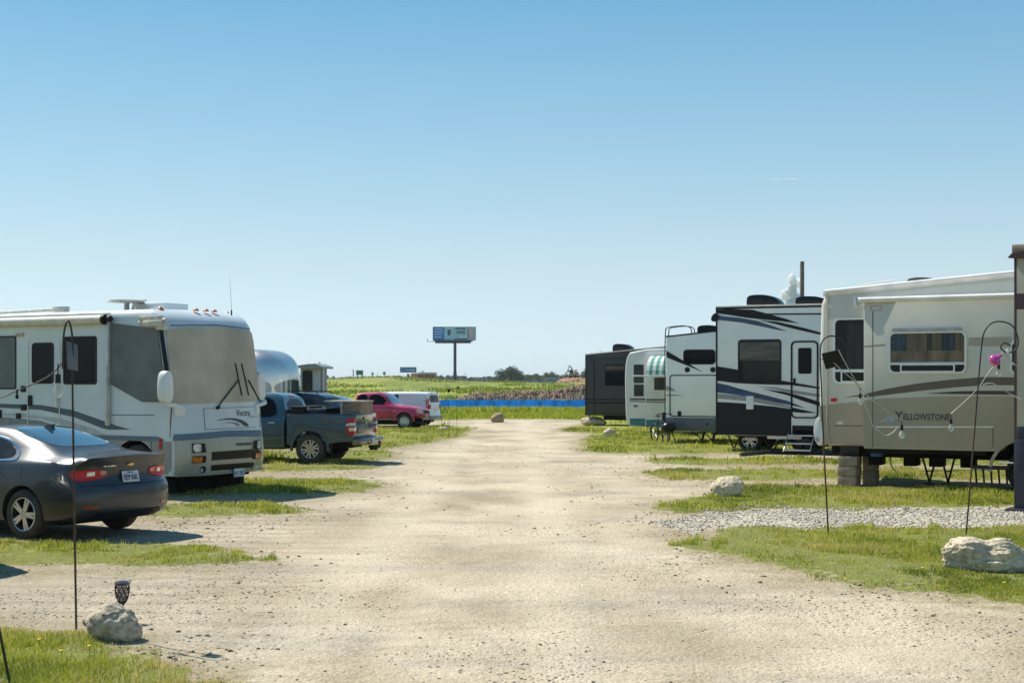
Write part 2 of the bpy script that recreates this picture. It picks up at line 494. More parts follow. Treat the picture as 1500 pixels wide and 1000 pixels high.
def relief(x, y, t):
    near = 1 - sstep(60, 120, y)
    z = (fbm(x * .35, y * .35, 51) - .5) * .05 + (fbm(x * 2.2, y * 1.6, 52) - .5) * .022 + (vn(x * 7, y * 7, 53) - .5) * .008
    z = z + t * .035
    # shallow wheel ruts that swing off the lane to each pitch
    z = z - .018 * np.exp(-((x + .9 + .25 * np.sin(y * .2)) / .22) ** 2) - .018 * np.exp(-((x - 1.0 + .25 * np.sin(y * .2)) / .22) ** 2)
    return z * near * (y > -60)
def ground_z(x, y):
    X = np.array([float(x)]); Y = np.array([float(y)])
    return float((height(X, Y) + relief(X, Y, turf_at(X, Y)))[0])

def axis(lo, dense_lo, dense_hi, hi, step, grow):
    a = list(np.arange(dense_lo, dense_hi, step)); s = step; v = a[-1]
    while v < hi: s *= grow; v += s; a.append(v)
    s = step; v = a[0]; b = []
    while v > lo: s *= grow; v -= s; b.append(v)
    return np.array(b[::-1] + a)
xs = axis(-3500, -11, 11, 3500, .085, 1.09)
ys = axis(-900, 8, 30, 7000, .075, 1.0125) if False else None
yl = [-900, -500, -250, -120, -60, -30, -15, -8, -3, 0, 2, 4, 5, 6]
v = 6.5; yy = []
while v < 7000:
    yy.append(v); v += max(.055, v * .0032) if v < 140 else v * .02
ys = np.array(yl + yy)
GX, GY = np.meshgrid(xs, ys); gx = GX.ravel(); gy = GY.ravel()
tf = turf_at(gx, gy); ch = chips_at(gx, gy)
gz = height(gx, gy) + relief(gx, gy, tf)
nx, ny = len(xs), len(ys)
idx = np.arange(nx * ny).reshape(ny, nx)
fc = np.stack([idx[:-1, :-1], idx[:-1, 1:], idx[1:, 1:], idx[1:, :-1]], -1).reshape(-1, 4)

def ground_mat():
    m = bpy.data.materials.new('ground'); m.use_nodes = True; nt = m.node_tree; N = nt.nodes; L = nt.links
    b = N['Principled BSDF']; b.inputs['Roughness'].default_value = .95; b.inputs['Specular IOR Level'].default_value = .15
    geo = N.new('ShaderNodeNewGeometry'); P = geo.outputs['Position']
    def nz(scale, det=6, st=(1, 1, 1), rough=.55):
        mp = N.new('ShaderNodeMapping'); mp.inputs['Scale'].default_value = st; L.new(P, mp.inputs['Vector'])
        n = N.new('ShaderNodeTexNoise'); n.inputs['Scale'].default_value = scale; n.inputs['Detail'].default_value = det
        n.inputs['Roughness'].default_value = rough; L.new(mp.outputs['Vector'], n.inputs['Vector']); return n.outputs['Fac']
    def ramp(f, stops):
        r = N.new('ShaderNodeValToRGB'); e = r.color_ramp.elements
        while len(e) > 1: e.remove(e[-1])
        e[0].position = stops[0][0]; e[0].color = (*stops[0][1], 1)
        for p, c in stops[1:]: q = e.new(p); q.color = (*c, 1)
        L.new(f, r.inputs['Fac']); return r.outputs['Color']
    def mix(f, a, c, mode='MIX'):
        x = N.new('ShaderNodeMix'); x.data_type = 'RGBA'; x.blend_type = mode
        if isinstance(f, (int, float)): x.inputs[0].default_value = f
        else: L.new(f, x.inputs[0])
        for s_, v_ in ((6, a), (7, c)):
            if isinstance(v_, tuple): x.inputs[s_].default_value = (*v_, 1)
            else: L.new(v_, x.inputs[s_])
        return x.outputs[2]
    def mr(f, a, b_, c=0.0, d=1.0):
        x = N.new('ShaderNodeMapRange'); x.inputs[1].default_value = a; x.inputs[2].default_value = b_
        x.inputs[3].default_value = c; x.inputs[4].default_value = d; L.new(f, x.inputs[0]); return x.outputs[0]
    def math_(op, a, b_=None):
        x = N.new('ShaderNodeMath'); x.operation = op
        for i, v_ in enumerate((a, b_)):
            if v_ is None: continue
            if isinstance(v_, (int, float)): x.inputs[i].default_value = v_
            else: L.new(v_, x.inputs[i])
        return x.outputs[0]
    def attr(n):
        a = N.new('ShaderNodeAttribute'); a.attribute_name = n; return a.outputs['Fac']
    def sepx():
        q = N.new('ShaderNodeSeparateXYZ'); L.new(P, q.inputs[0]); return q.outputs['X']
    # dry pale dirt with greyer gravelly drifts
    dirt = ramp(nz(.55, 8, (1, .6, 1)), [(.30, (.345, .285, .20)), (.43, (.465, .395, .285)), (.56, (.575, .495, .37)), (.72, (.655, .575, .445))])
    grey = ramp(nz(5, 8), [(.3, (.25, .22, .175)), (.7, (.43, .385, .315))])
    dirt = mix(mr(nz(.45, 8, (.55, 1.3, 1), .68), .50, .68, 0, .8), dirt, grey)
    # paler packed wheel tracks that follow the lane
    px_ = math_('ABSOLUTE', math_('ADD', sepx(), math_('MULTIPLY', nz(.12, 3), 1.2)))
    trk = mr(math_('ABSOLUTE', math_('SUBTRACT', px_, 1.15)), .12, .55, 1, 0)
    dirt = mix(math_('MULTIPLY', trk, .35), dirt, (.66, .585, .46))
    streak = mr(nz(1.6, 9, (.35, 2.2, 1), .7), .56, .72)
    dirt = mix(math_('MULTIPLY', streak, .6), dirt, (.34, .255, .155))
    dirt = mix(mr(nz(20, 9, (1, 1, 1), .75), .55, .68, 0, .65), dirt, (.27, .215, .145))
    dirt = mix(math_('MULTIPLY', mr(nz(.8, 9, (.5, 1.6, 1), .75), .54, .66), mr(nz(38, 6, (1, 1, 1), .8), .47, .60, 0, .8)), dirt, (.20, .155, .105))
    wv = N.new('ShaderNodeTexWave'); wv.wave_type = 'BANDS'; wv.bands_direction = 'Y'; wv.inputs['Scale'].default_value = .55; wv.inputs['Distortion'].default_value = 2.2; wv.inputs['Detail'].default_value = 6; wv.inputs['Detail Scale'].default_value = 1.4; wv.inputs['Detail Roughness'].default_value = .7
    L.new(P, wv.inputs['Vector'])
    dirt = mix(math_('MULTIPLY', mr(wv.outputs['Fac'], .62, .95), mr(sepx(), -1.5, -3.5, 0, .5)), dirt, (.30, .25, .185))
    dirt = mix(mr(sepx(), -1.5, -4.5, 0, .35), dirt, grey)
    # loose grit: small stones and the pits between them
    vo = N.new('ShaderNodeTexVoronoi'); vo.inputs['Scale'].default_value = 34; L.new(P, vo.inputs['Vector'])
    grit = ramp(vo.outputs['Color'], [(.0, (.62, .61, .60)), (.5, (.97, .97, .97)), (1, (1.25, 1.23, 1.2))])
    dirt = mix(mr(nz(1.1, 5), .4, .65, .15, .75), dirt, grit, 'MULTIPLY')
    fine = ramp(nz(80, 5, (1, 1, 1), .7), [(.3, (.58, .57, .55)), (.7, (1.22, 1.22, 1.22))])
    dirt = mix(.7, dirt, fine, 'MULTIPLY')
    # limestone chips
    v2 = N.new('ShaderNodeTexVoronoi'); v2.inputs['Scale'].default_value = 22; L.new(P, v2.inputs['Vector'])
    chips = ramp(v2.outputs['Color'], [(0, (.20, .17, .13)), (.35, (.40, .355, .28)), (1, (.62, .57, .48))])
    # a worn verge of dead grass and brown soil fades the turf into the dirt
    vg = math_('ADD', attr('verge'), math_('MULTIPLY', math_('SUBTRACT', nz(3.2, 9, (1, 1, 1), .7), .5), 1.1))
    verge = ramp(nz(16, 8, (1, 1, 1), .7), [(.3, (.155, .125, .065)), (.5, (.27, .225, .125)), (.7, (.40, .34, .205))])
    dirt = mix(mr(vg, .14, .52, 0, .9), dirt, verge)
    base = mix(attr('chips'), dirt, chips)
    # turf, near: thatch and soil under the blades; far: grassland
    turf = ramp(nz(9, 8), [(.28, (.22, .175, .095)), (.40, (.19, .175, .065)), (.52, (.16, .185, .040)), (.62, (.21, .235, .05)), (.75, (.38, .34, .16))])
    sep = N.new('ShaderNodeSeparateXYZ'); L.new(P, sep.inputs[0]); Yv = sep.outputs['Y']
    far = ramp(nz(.16, 9, (.5, .10, 1), .7), [(.32, (.10, .145, .032)), (.42, (.18, .225, .040)), (.50, (.27, .30, .050)), (.58, (.35, .35, .070)), (.68, (.42, .37, .12))])
    far = mix(.6, far, ramp(nz(.9, 9, (.7, .14, 1), .7), [(.32, (.42, .50, .42)), (.68, (1.3, 1.25, 1.2))]), 'MULTIPLY')
    turf = mix(mr(Yv, 34, 80), turf, far)
    distant = ramp(nz(.02, 6, (1, .12, 1)), [(.38, (.07, .10, .03)), (.5, (.15, .17, .045)), (.62, (.27, .27, .07))])
    turf = mix(mr(Yv, 260, 420), turf, distant)
    a = attr('turf')
    t = math_('ADD', a, math_('MULTIPLY', math_('SUBTRACT', nz(7, 7), .5), 1.5))
    base = mix(mr(t, .42, .62), base, turf)
    L.new(base, b.inputs['Base Color'])
    bp = N.new('ShaderNodeBump'); bp.inputs['Strength'].default_value = 1.0; bp.inputs['Distance'].default_value = .03
    hsum = math_('ADD', math_('MULTIPLY', nz(14, 8), 1.0), math_('ADD', math_('MULTIPLY', vo.outputs['Distance'], -.35), math_('MULTIPLY', nz(90, 3), .25)))
    L.new(hsum, bp.inputs['Height']); L.new(bp.outputs['Normal'], b.inputs['Normal'])
    return m
gm = arr_mesh('ground', np.stack([gx, gy, gz], -1), fc, ground_mat(), {'turf': tf, 'chips': ch, 'verge': verge_at(gx, gy)}, smooth=True)
go = link(gm, 'ground'); tag(go, kind='structure')

# ------------------------------------------------------------------ grass blades, weeds and loose stones
def attr_mat(name, attrn, stops, rough=.6, sub=0.0, trans=0.0):
    m = bpy.data.materials.new(name); m.use_nodes = True; nt = m.node_tree; N = nt.nodes; L = nt.links
    b = N['Principled BSDF']; b.inputs['Roughness'].default_value = rough; b.inputs['Specular IOR Level'].default_value = .25
    a = N.new('ShaderNodeAttribute'); a.attribute_name = attrn
    r = N.new('ShaderNodeValToRGB'); e = r.color_ramp.elements
    e[0].position = stops[0][0]; e[0].color = (*stops[0][1], 1); e[1].position = stops[-1][0]; e[1].color = (*stops[-1][1], 1)
    for p, c in stops[1:-1]: q = e.new(p); q.color = (*c, 1)
    L.new(a.outputs['Fac'], r.inputs['Fac']); L.new(r.outputs['Color'], b.inputs['Base Color'])
    if trans:
        t = N.new('ShaderNodeBsdfTranslucent'); L.new(r.outputs['Color'], t.inputs['Color'])
        mx = N.new('ShaderNodeMixShader'); mx.inputs[0].default_value = trans
        L.new(b.outputs[0], mx.inputs[1]); L.new(t.outputs[0], mx.inputs[2]); L.new(mx.outputs[0], N['Material Output'].inputs['Surface'])
    return m
bladem = attr_mat('grass_blade', 'tone', [(0, (.15, .20, .022)), (.35, (.30, .345, .036)), (.62, (.48, .475, .060)), (.80, (.58, .52, .12)), (.9, (.58, .48, .22)), (1, (.68, .56, .32))], .55, trans=.42)

def scatter(n, y0, y1, umax, fn, power=1.0):
    """random ground points in the cone |x| < umax*y + 1, thinned by fn(x, y) in 0..1"""
    y = y0 + (y1 - y0) * rng.random(n) ** power
    x = (rng.random(n) * 2 - 1) * (umax * y + .6)
    k = rng.random(n) < fn(x, y)
    return x[k], y[k]

def blades(x, y, h, wd, tone, lean=.5):
    n = len(x); z = height(x, y) + relief(x, y, np.clip(turf_at(x, y), 0, 1)) - .006
    az = rng.random(n) * 2 * np.pi; ln = h * lean * rng.random(n)
    dx, dy = np.cos(az), np.sin(az); fx, fy = -dy, dx
    fz = rng.random(n) * np.pi; wx, wy = np.cos(fz) * wd, np.sin(fz) * wd * .7
    A = np.stack([x - wx, y - wy, z], -1); B = np.stack([x + wx, y + wy, z], -1)
    mx, my, mz = x + dx * ln * .35, y + dy * ln * .35, z + h * .62
    C = np.stack([mx + wx * .7, my + wy * .7, mz], -1); D = np.stack([mx - wx * .7, my - wy * .7, mz], -1)
    T = np.stack([x + dx * ln, y + dy * ln, z + h * (1 - .25 * (ln / h))], -1)
    V = np.stack([A, B, C, D, T], 1).reshape(-1, 3)
    i = np.arange(n)[:, None] * 5
    Fq = np.concatenate([i + np.array([[0, 1, 2]]), i + np.array([[0, 2, 3]]), i + np.array([[3, 2, 4]])], 0)
    return V, Fq, np.repeat(tone, 5)

Vs, Fs, Ts = [], [], []; base_i = 0
def add_blades(x, y, h, wd, tone, lean=.6):
    global base_i
    V, f, t = blades(x, y, h, wd, tone, lean); Vs.append(V); Fs.append(f + base_i); Ts.append(t); base_i += len(V)
def dens(x, y):
    t = turf_at(x, y); v_ = verge_at(x, y); p = fbm(x * 1.1, y * .8, 71); q = fbm(x * .35, y * .3, 72); w_ = fbm(x * 3.1, y * 2.2, 77); w2 = fbm(x * 8, y * 5, 78)
    core = np.clip((t * .55 + v_ * .75) * 1.25 - .42, 0, 1) ** 1.2
    return np.clip(core * (1.3 * sstep(.40, .60, p) + .10) * (.28 + 1.0 * sstep(.38, .6, q)) * (.15 + 1.2 * sstep(.38, .6, w_)) * (.4 + 1.0 * sstep(.35, .6, w2)) * 1.25, 0, 1)
def tone_of(x, y, n):
    q = fbm(x * .5, y * .4, 73); p = fbm(x * 2.5, y * 2.0, 74)
    t = turf_at(x, y); dry = rng.random(n) < (.14 + .35 * (1 - t) + .35 * sstep(.52, .66, q))
    return np.where(dry, .8 + .2 * rng.random(n), np.clip(.36 + (q - .5) * 1.3 + (p - .5) * .8 + (rng.random(n) - .4) * .45, 0, .82))
for (n, y0, y1, hh, wd, pw) in ((620000, 7.5, 13, .026, .0029, 1), (1000000, 13, 21, .031, .0041, 1), (700000, 21, 34, .046, .0065, 1), (420000, 34, 62, .062, .012, 1)):
    x, y = scatter(int(n * 1.12), y0, y1, .43, dens)
    tall = fbm(x * .7, y * .55, 75)
    h = hh * (.45 + 1.1 * rng.random(len(x))) * (.5 + 1.4 * sstep(.3, .72, tall))
    h = h * (.45 + .55 * turf_at(x, y))
    add_blades(x, y, h, wd * (.7 + .6 * rng.random(len(x))), tone_of(x, y, len(x)))
# clumps of longer grass and broad weeds
def clump_pts(n, y0, y1, per, rr):
    cx, cy = scatter(n, y0, y1, .37, lambda a, b: np.clip(turf_at(a, b) - .3, 0, 1) * sstep(.45, .6, fbm(a * .6, b * .5, 81)))
    k = len(cx); a = np.repeat(cx, per) + rng.normal(0, rr, k * per); b = np.repeat(cy, per) + rng.normal(0, rr, k * per)
    s = np.repeat(rng.random(k), per)
    return a, b, s
for (n, y0, y1, per, rr, hh, wd) in ((1300, 8, 13, 26, .035, .070, .0042), (2600, 13, 21, 26, .05, .085, .006), (2600, 21, 36, 22, .08, .105, .009), (2600, 36, 75, 18, .16, .17, .02)):
    a, b, s = clump_pts(n, y0, y1, per, rr)
    add_blades(a, b, hh * (.4 + s) * (.5 + .7 * rng.random(len(a))), wd * (.7 + .6 * rng.random(len(a))), np.clip(.12 + .35 * s + .3 * rng.random(len(a)), 0, 1), .9)
# rank growth along the far edge of the lot and at the foot of the blue barrier
for (n, y0, y1, hh, wd, lo) in ((90000, 76, 112, .16, .03, .0), (26000, 88, 98, .42, .045, .55)):
    y = y0 + (y1 - y0) * rng.random(n); x = (rng.random(n) * 2 - 1) * .40 * y
    k = (turf_at(x, y) > .5) & (fbm(x * .25, y * .2, 91) > lo); x, y = x[k], y[k]
    add_blades(x, y, hh * (.4 + .9 * rng.random(len(x))), wd * (.6 + .8 * rng.random(len(x))), np.clip(.1 + .6 * rng.random(len(x)), 0, 1), .5)
n = 90000; y = 124 + 330 * rng.random(n) ** 1.5; x = (rng.random(n) * 2 - 1) * .40 * y
k = fbm(x * .09, y * .03, 95) + .25 * fbm(x * .5, y * .2, 96) > .70; x, y = x[k], y[k]; z_ = .001 * y
add_blades(x, y, .16 + .55 * rng.random(len(x)) * (.4 + y / 500), .03 + .0003 * y + .02 * rng.random(len(x)), np.clip(.0 + .4 * rng.random(len(x)) ** 2, 0, 1), .6)
gr = link(arr_mesh('grass', np.concatenate(Vs), np.concatenate(Fs), bladem, {'tone': np.concatenate(Ts)}), 'grass')
tag(gr, 'patchy green grass and weeds growing in strips beside the dirt lane', 'grass', kind='stuff')

def stones(name, n, y0, y1, fn, smin, smax, mat, pw=1.6, power=1.0):
    x, y = scatter(n, y0, y1, .38, fn, power); n = len(x)
    s = smin + (smax - smin) * rng.random(n) ** pw
    z = height(x, y) + relief(x, y, turf_at(x, y))
    O = np.array([(1, 0, 0), (-1, 0, 0), (0, 1, 0), (0, -1, 0), (0, 0, 1), (0, 0, -1), (.6, .6, .45), (-.6, .5, .5)], float)[:6]
    V = np.repeat(O[None], n, 0) * (s[:, None, None] * (.55 + .75 * rng.random((n, 6, 1))))
    V[:, :, 2] *= .48
    a = rng.random(n) * 6.28; c, d = np.cos(a)[:, None], np.sin(a)[:, None]
    X = V[:, :, 0] * c - V[:, :, 1] * d; Y = V[:, :, 0] * d + V[:, :, 1] * c
    V = np.stack([X + x[:, None], Y + y[:, None], V[:, :, 2] + z[:, None] + s[:, None] * .15], -1).reshape(-1, 3)
    T = np.array([(0, 2, 4), (2, 1, 4), (1, 3, 4), (3, 0, 4), (2, 0, 5), (1, 2, 5), (3, 1, 5), (0, 3, 5)])
    fcs = (np.arange(n)[:, None, None] * 6 + T[None]).reshape(-1, 3)
    return arr_mesh(name, V, fcs, mat, {'tone': np.repeat(rng.random(n), 6)})
pebm = attr_mat('pebble', 'tone', [(0, (.13, .095, .06)), (.22, (.27, .21, .145)), (.5, (.50, .43, .325)), (1, (.70, .62, .49))], .9)
chipm = attr_mat('limestone_chip', 'tone', [(0, (.20, .17, .13)), (.35, (.44, .39, .31)), (1, (.68, .63, .53))], .9)
def road_d(x, y):
    t = turf_at(x, y); return np.clip(sstep(.46, .68, fbm(x * .7, y * .45, 61)) * .9 + .04, 0, 1) * (1 - .75 * t)
pb = link(stones('pebbles', 60000, 8.5, 20, road_d, .003, .019, pebm, 4.5), 'pebbles')
tag(pb, 'loose pebbles and clods scattered over the pale dirt lane', 'pebbles', kind='stuff')
clod = stones('p3', 60000, 8.5, 45, lambda x, y: np.clip(verge_at(x, y) * 1.6, 0, 1) * (1 - turf_at(x, y)) * sstep(.48, .62, fbm(x * 1.3, y * .9, 63)) * 1.0, .006, .034, pebm, 3.0)
_t = clod.attributes['tone']; _v = np.zeros(len(clod.vertices), np.float32); _t.data.foreach_get('value', _v); _t.data.foreach_set('value', _v * .3 - .02)
meC = pb.data; bmx = bmesh.new(); bmx.from_mesh(meC); bmx.from_mesh(clod); bmx.to_mesh(meC); bmx.free(); bpy.data.meshes.remove(clod)
pb2 = stones('p2', 26000, 20, 48, road_d, .006, .032, pebm, 4.0)
me = pb.data; bmx = bmesh.new(); bmx.from_mesh(me); bmx.from_mesh(pb2); bmx.to_mesh(me); bmx.free(); bpy.data.meshes.remove(pb2)
cp = link(stones('crushed_stone', 90000, 18.5, 27, lambda x, y: chips_at(x, y) * np.clip(.25 + sstep(.3, .6, fbm(x * .8, y * .8, 66)), 0, 1), .008, .036, chipm, 1.8), 'crushed_stone')
tag(cp, 'band of white crushed limestone between two grass strips on the right', 'gravel', kind='stuff')
# ------------------------------------------------------------------ shared materials
white_p = M('white_gelcoat', (.72, .73, .72), .32, var=.04, scale=1.2, coat=.3)
cream_p = M('cream_gelcoat', (.56, .555, .49), .35, var=.05, scale=1.1, coat=.25)
rv_white = M('rv_white', (.72, .75, .74), .35, var=.035, scale=.9, coat=.25)
roofm = M('roof_membrane', (.74, .73, .70), .6, var=.1, scale=2.5)
taupe = M('taupe_paint', (.38, .315, .235), .38, var=.06, scale=1.0, coat=.2)
taupe_l = M('light_taupe_paint', (.37, .34, .28), .38, var=.06, scale=1.0, coat=.2)
champagne = M('champagne_paint', (.40, .38, .31), .38, metal=.25, var=.06, scale=1.0, coat=.2)
brown_d = M('brown_decal', (.125, .09, .07), .4, var=.05)
maroon = M('maroon_decal', (.065, .030, .035), .4, var=.05)
black_g = M('black_gloss', (.008, .008, .010), .3, var=.05, spec=.25)
black_p = M('black_plastic', (.014, .014, .016), .55, var=.15, scale=20, spec=.25)
charcoal = M('charcoal_paint', (.014, .015, .018), .4, var=.08, spec=.2)
grey_d = M('grey_decal', (.26, .275, .28), .4, var=.05)
blue_d = M('blue_swirl_decal', (.010, .012, .020), .3, var=.3, scale=2.2, coat=.4, col2=(.012, .06, .20), stretch=(1, 1, 2.5))
slate = M('slate_blue_decal', (.10, .155, .20), .4, var=.06)
rubber = M('rubber', (.022, .021, .020), .85, var=.25, scale=14, bump=.2, bscale=60)
dusty_rubber = M('dusty_rubber', (.075, .062, .048), .9, var=.25, scale=7, col2=(.028, .026, .024), bump=.2, bscale=60)
alloy = M('alloy', (.52, .52, .53), .28, metal=.9, var=.06)
dark_alloy = M('dark_alloy', (.10, .10, .105), .35, metal=.8, var=.1)
chrome = M('chrome', (.75, .76, .78), .10, metal=1, var=.03)
alu = M('aluminium', (.62, .62, .61), .35, metal=.75, var=.06)
glass_d = M('dark_glass', (.004, .005, .008), .05, var=.1, spec=.12)
glass_t = M('tinted_glass', (.030, .034, .034), .06, var=.35, scale=1.2, spec=.25)
glass_c = M('clear_glass', (.01, .012, .012), .03, var=.01, alpha=.16, spec=.5)
under = M('undercarriage', (.012, .011, .010), .85, var=.3, scale=6, spec=.15)
well = M('wheel_well', (.012, .012, .012), .9, var=.2)
steel_b = M('black_steel', (.028, .026, .025), .5, metal=.3, var=.2, scale=18)
rusty = M('rusty_steel', (.045, .030, .024), .75, var=.3, scale=25, col2=(.12, .055, .028))
red_lens = M('red_lens', (.55, .012, .016), .25, var=.12, scale=14, coat=.1, spec=.3)
red_dk = M('dark_red_lens', (.22, .012, .016), .18, var=.12, scale=14, coat=.6)
amber = M('amber_lens', (.72, .20, .015), .22, var=.12, scale=12, coat=.5)
clear_lens = M('clear_lens', (.62, .65, .66), .12, metal=.4, var=.12, scale=10, coat=.5)
plate_m = M('plate_white', (.58, .62, .66), .4, var=.06)
ink = M('ink', (.035, .045, .08), .5, var=.05)
text_d = M('dark_lettering', (.05, .052, .055), .4, var=.05)
wood_m = M('weathered_wood', (.30, .22, .145), .85, var=.25, scale=3, stretch=(1, 1, 9), bump=.2)
concrete = M('concrete', (.27, .225, .165), .92, var=.16, scale=5, bump=.5, bscale=45)
blue_plastic = M('blue_plastic', (.02, .10, .30), .5, var=.1)
hose_dk = M('dark_hose', (.022, .024, .032), .6, var=.15)

def wheel(parent, x, y, z, r, wd, near=True, spokes=5, rimr=.64, tyre=None, rim=None, style='star', hub=None, name='wheel'):
    """tyre as the wheel part with its rim below it; the outer face looks to -y when near"""
    tyre = tyre or dusty_rubber; rim = rim or alloy
    sg = -1 if near else 1
    t = MB(); prof = []
    rr = r * rimr
    for a, b in ((rr, -.40), (rr + .01, -.5), (r * .90, -.5), (r * .965, -.44), (r, -.34), (r * 1.0, -.12), (r * .99, 0), (r, .12), (r, .34), (r * .965, .44), (r * .90, .5), (rr + .01, .5), (rr, .40)):
        prof.append((a, b * wd))
    n = 40; vs = []
    t.lathe(prof + [prof[0]], n, 'y', (0, 0, 0))
    t.f = t.f[:-2]; t.m = t.m[:-2]
    to = t.build(name, tyre, parent, smooth=50); to.location = (x, y, z)
    m = MB(); o = sg * wd * .5
    # barrel and lip
    m.lathe([(rr + .004, o * .92), (rr - .005, o * 1.0), (rr * .93, o * .96), (rr * .90, o * .55), (rr * .88, -o * .3)], n, 'y'); m.f = m.f[:-2]; m.m = m.m[:-2]
    m.lathe([(0.0, o * .2), (rr * .9, o * .2)], n, 'y', mi=1)
    m.lathe([(rr * .14, o * .3), (rr * .20, o * .55), (rr * .17, o * .82), (rr * .10, o * .86), (0, o * .86)], 20, 'y')
    if style == 'star':
        for k in range(spokes):
            a = 2 * math.pi * k / spokes + .3
            for da in (-.17, .17):
                a1 = a + da * .55; a2 = a + da * 1.3
                p = []
                for rad_, an, hw in ((rr * .12, a1, .30 * rr * .35), (rr * .93, a2, rr * .085)):
                    cx, cz = rad_ * math.cos(an), rad_ * math.sin(an); nx_, nz_ = -math.sin(an), math.cos(an)
                    p.append(((cx - nx_ * hw, cz - nz_ * hw), (cx + nx_ * hw, cz + nz_ * hw)))
                q = [p[0][0], p[1][0], p[1][1], p[0][1]]
                m.prism(q, o * .60, o * .90, 'y')
    elif style == 'five':
        for k in range(5):
            a = 2 * math.pi * k / 5 + 1.2; ca, sa = math.cos(a), math.sin(a)
            q = [(ca * rr * .1 - sa * w_, sa * rr * .1 + ca * w_) for w_ in (-rr * .14, rr * .14)]
            q2 = [(ca * rr * .94 - sa * w_, sa * rr * .94 + ca * w_) for w_ in (rr * .20, rr * .05, -rr * .05, -rr * .20)]
            q3 = [(ca * rr * .6, sa * rr * .6)]
            m.prism([q[0], q[1], q2[0], q2[1], q3[0], q2[2], q2[3]], o * .62, o * .90, 'y')
    elif style == 'disc':
        m.lathe([(rr * .9, o * .75), (rr * .6, o * .9), (rr * .3, o * .65), (0, o * .8)], n, 'y')
        for k in range(8):
            a = 2 * math.pi * k / 8; cx, cz = rr * .62 * math.cos(a), rr * .62 * math.sin(a)
            m.lathe([(rr * .10, o * .86), (rr * .10, o * .93), (0, o * .93)], 8, 'y', (cx, 0, cz), mi=1)
    elif style == 'plain':
        m.lathe([(rr * .9, o * .7), (rr * .55, o * .82), (rr * .3, o * .7), (0, o * .75)], n, 'y')
    ro = m.build('rim', [rim, well], to, smooth=35)
    return to

def tyre_set(root, xs, r, wd, ynear, yfar, **k):
    for x in xs:
        wheel(root, x, ynear, r, r, wd, True, **k); wheel(root, x, yfar, r, r, wd, False, **k)
def ground_thing(o, x, y): o.location.z = ground_z(x, y)
# ================================================================== dark sedan, tail to the lane
def loft_car(root, tab, sec_fn, x_lo, x_hi, yc, mat, hi_prof, lo_prof, name='body', n=46, hr=(.14, 4), lr=(.2, 3), blend=.6):
    rows = smooth_tab(tab, n)
    secs = [(r[0], sec_fn(*r[1:])) for r in rows]
    o = loft(secs, x_lo, x_hi, hi_prof, lo_prof, blend, yc, hi_round=hr, lo_round=lr).build(name, mat, root, smooth=32)
    return o
def prof(pts):
    def f(z):
        if z <= pts[0][0]: return pts[0][1]
        for (a, b), (c, d) in zip(pts, pts[1:]):
            if z <= c: return b + (d - b) * (z - a) / (c - a)
        return pts[-1][1]
    return f

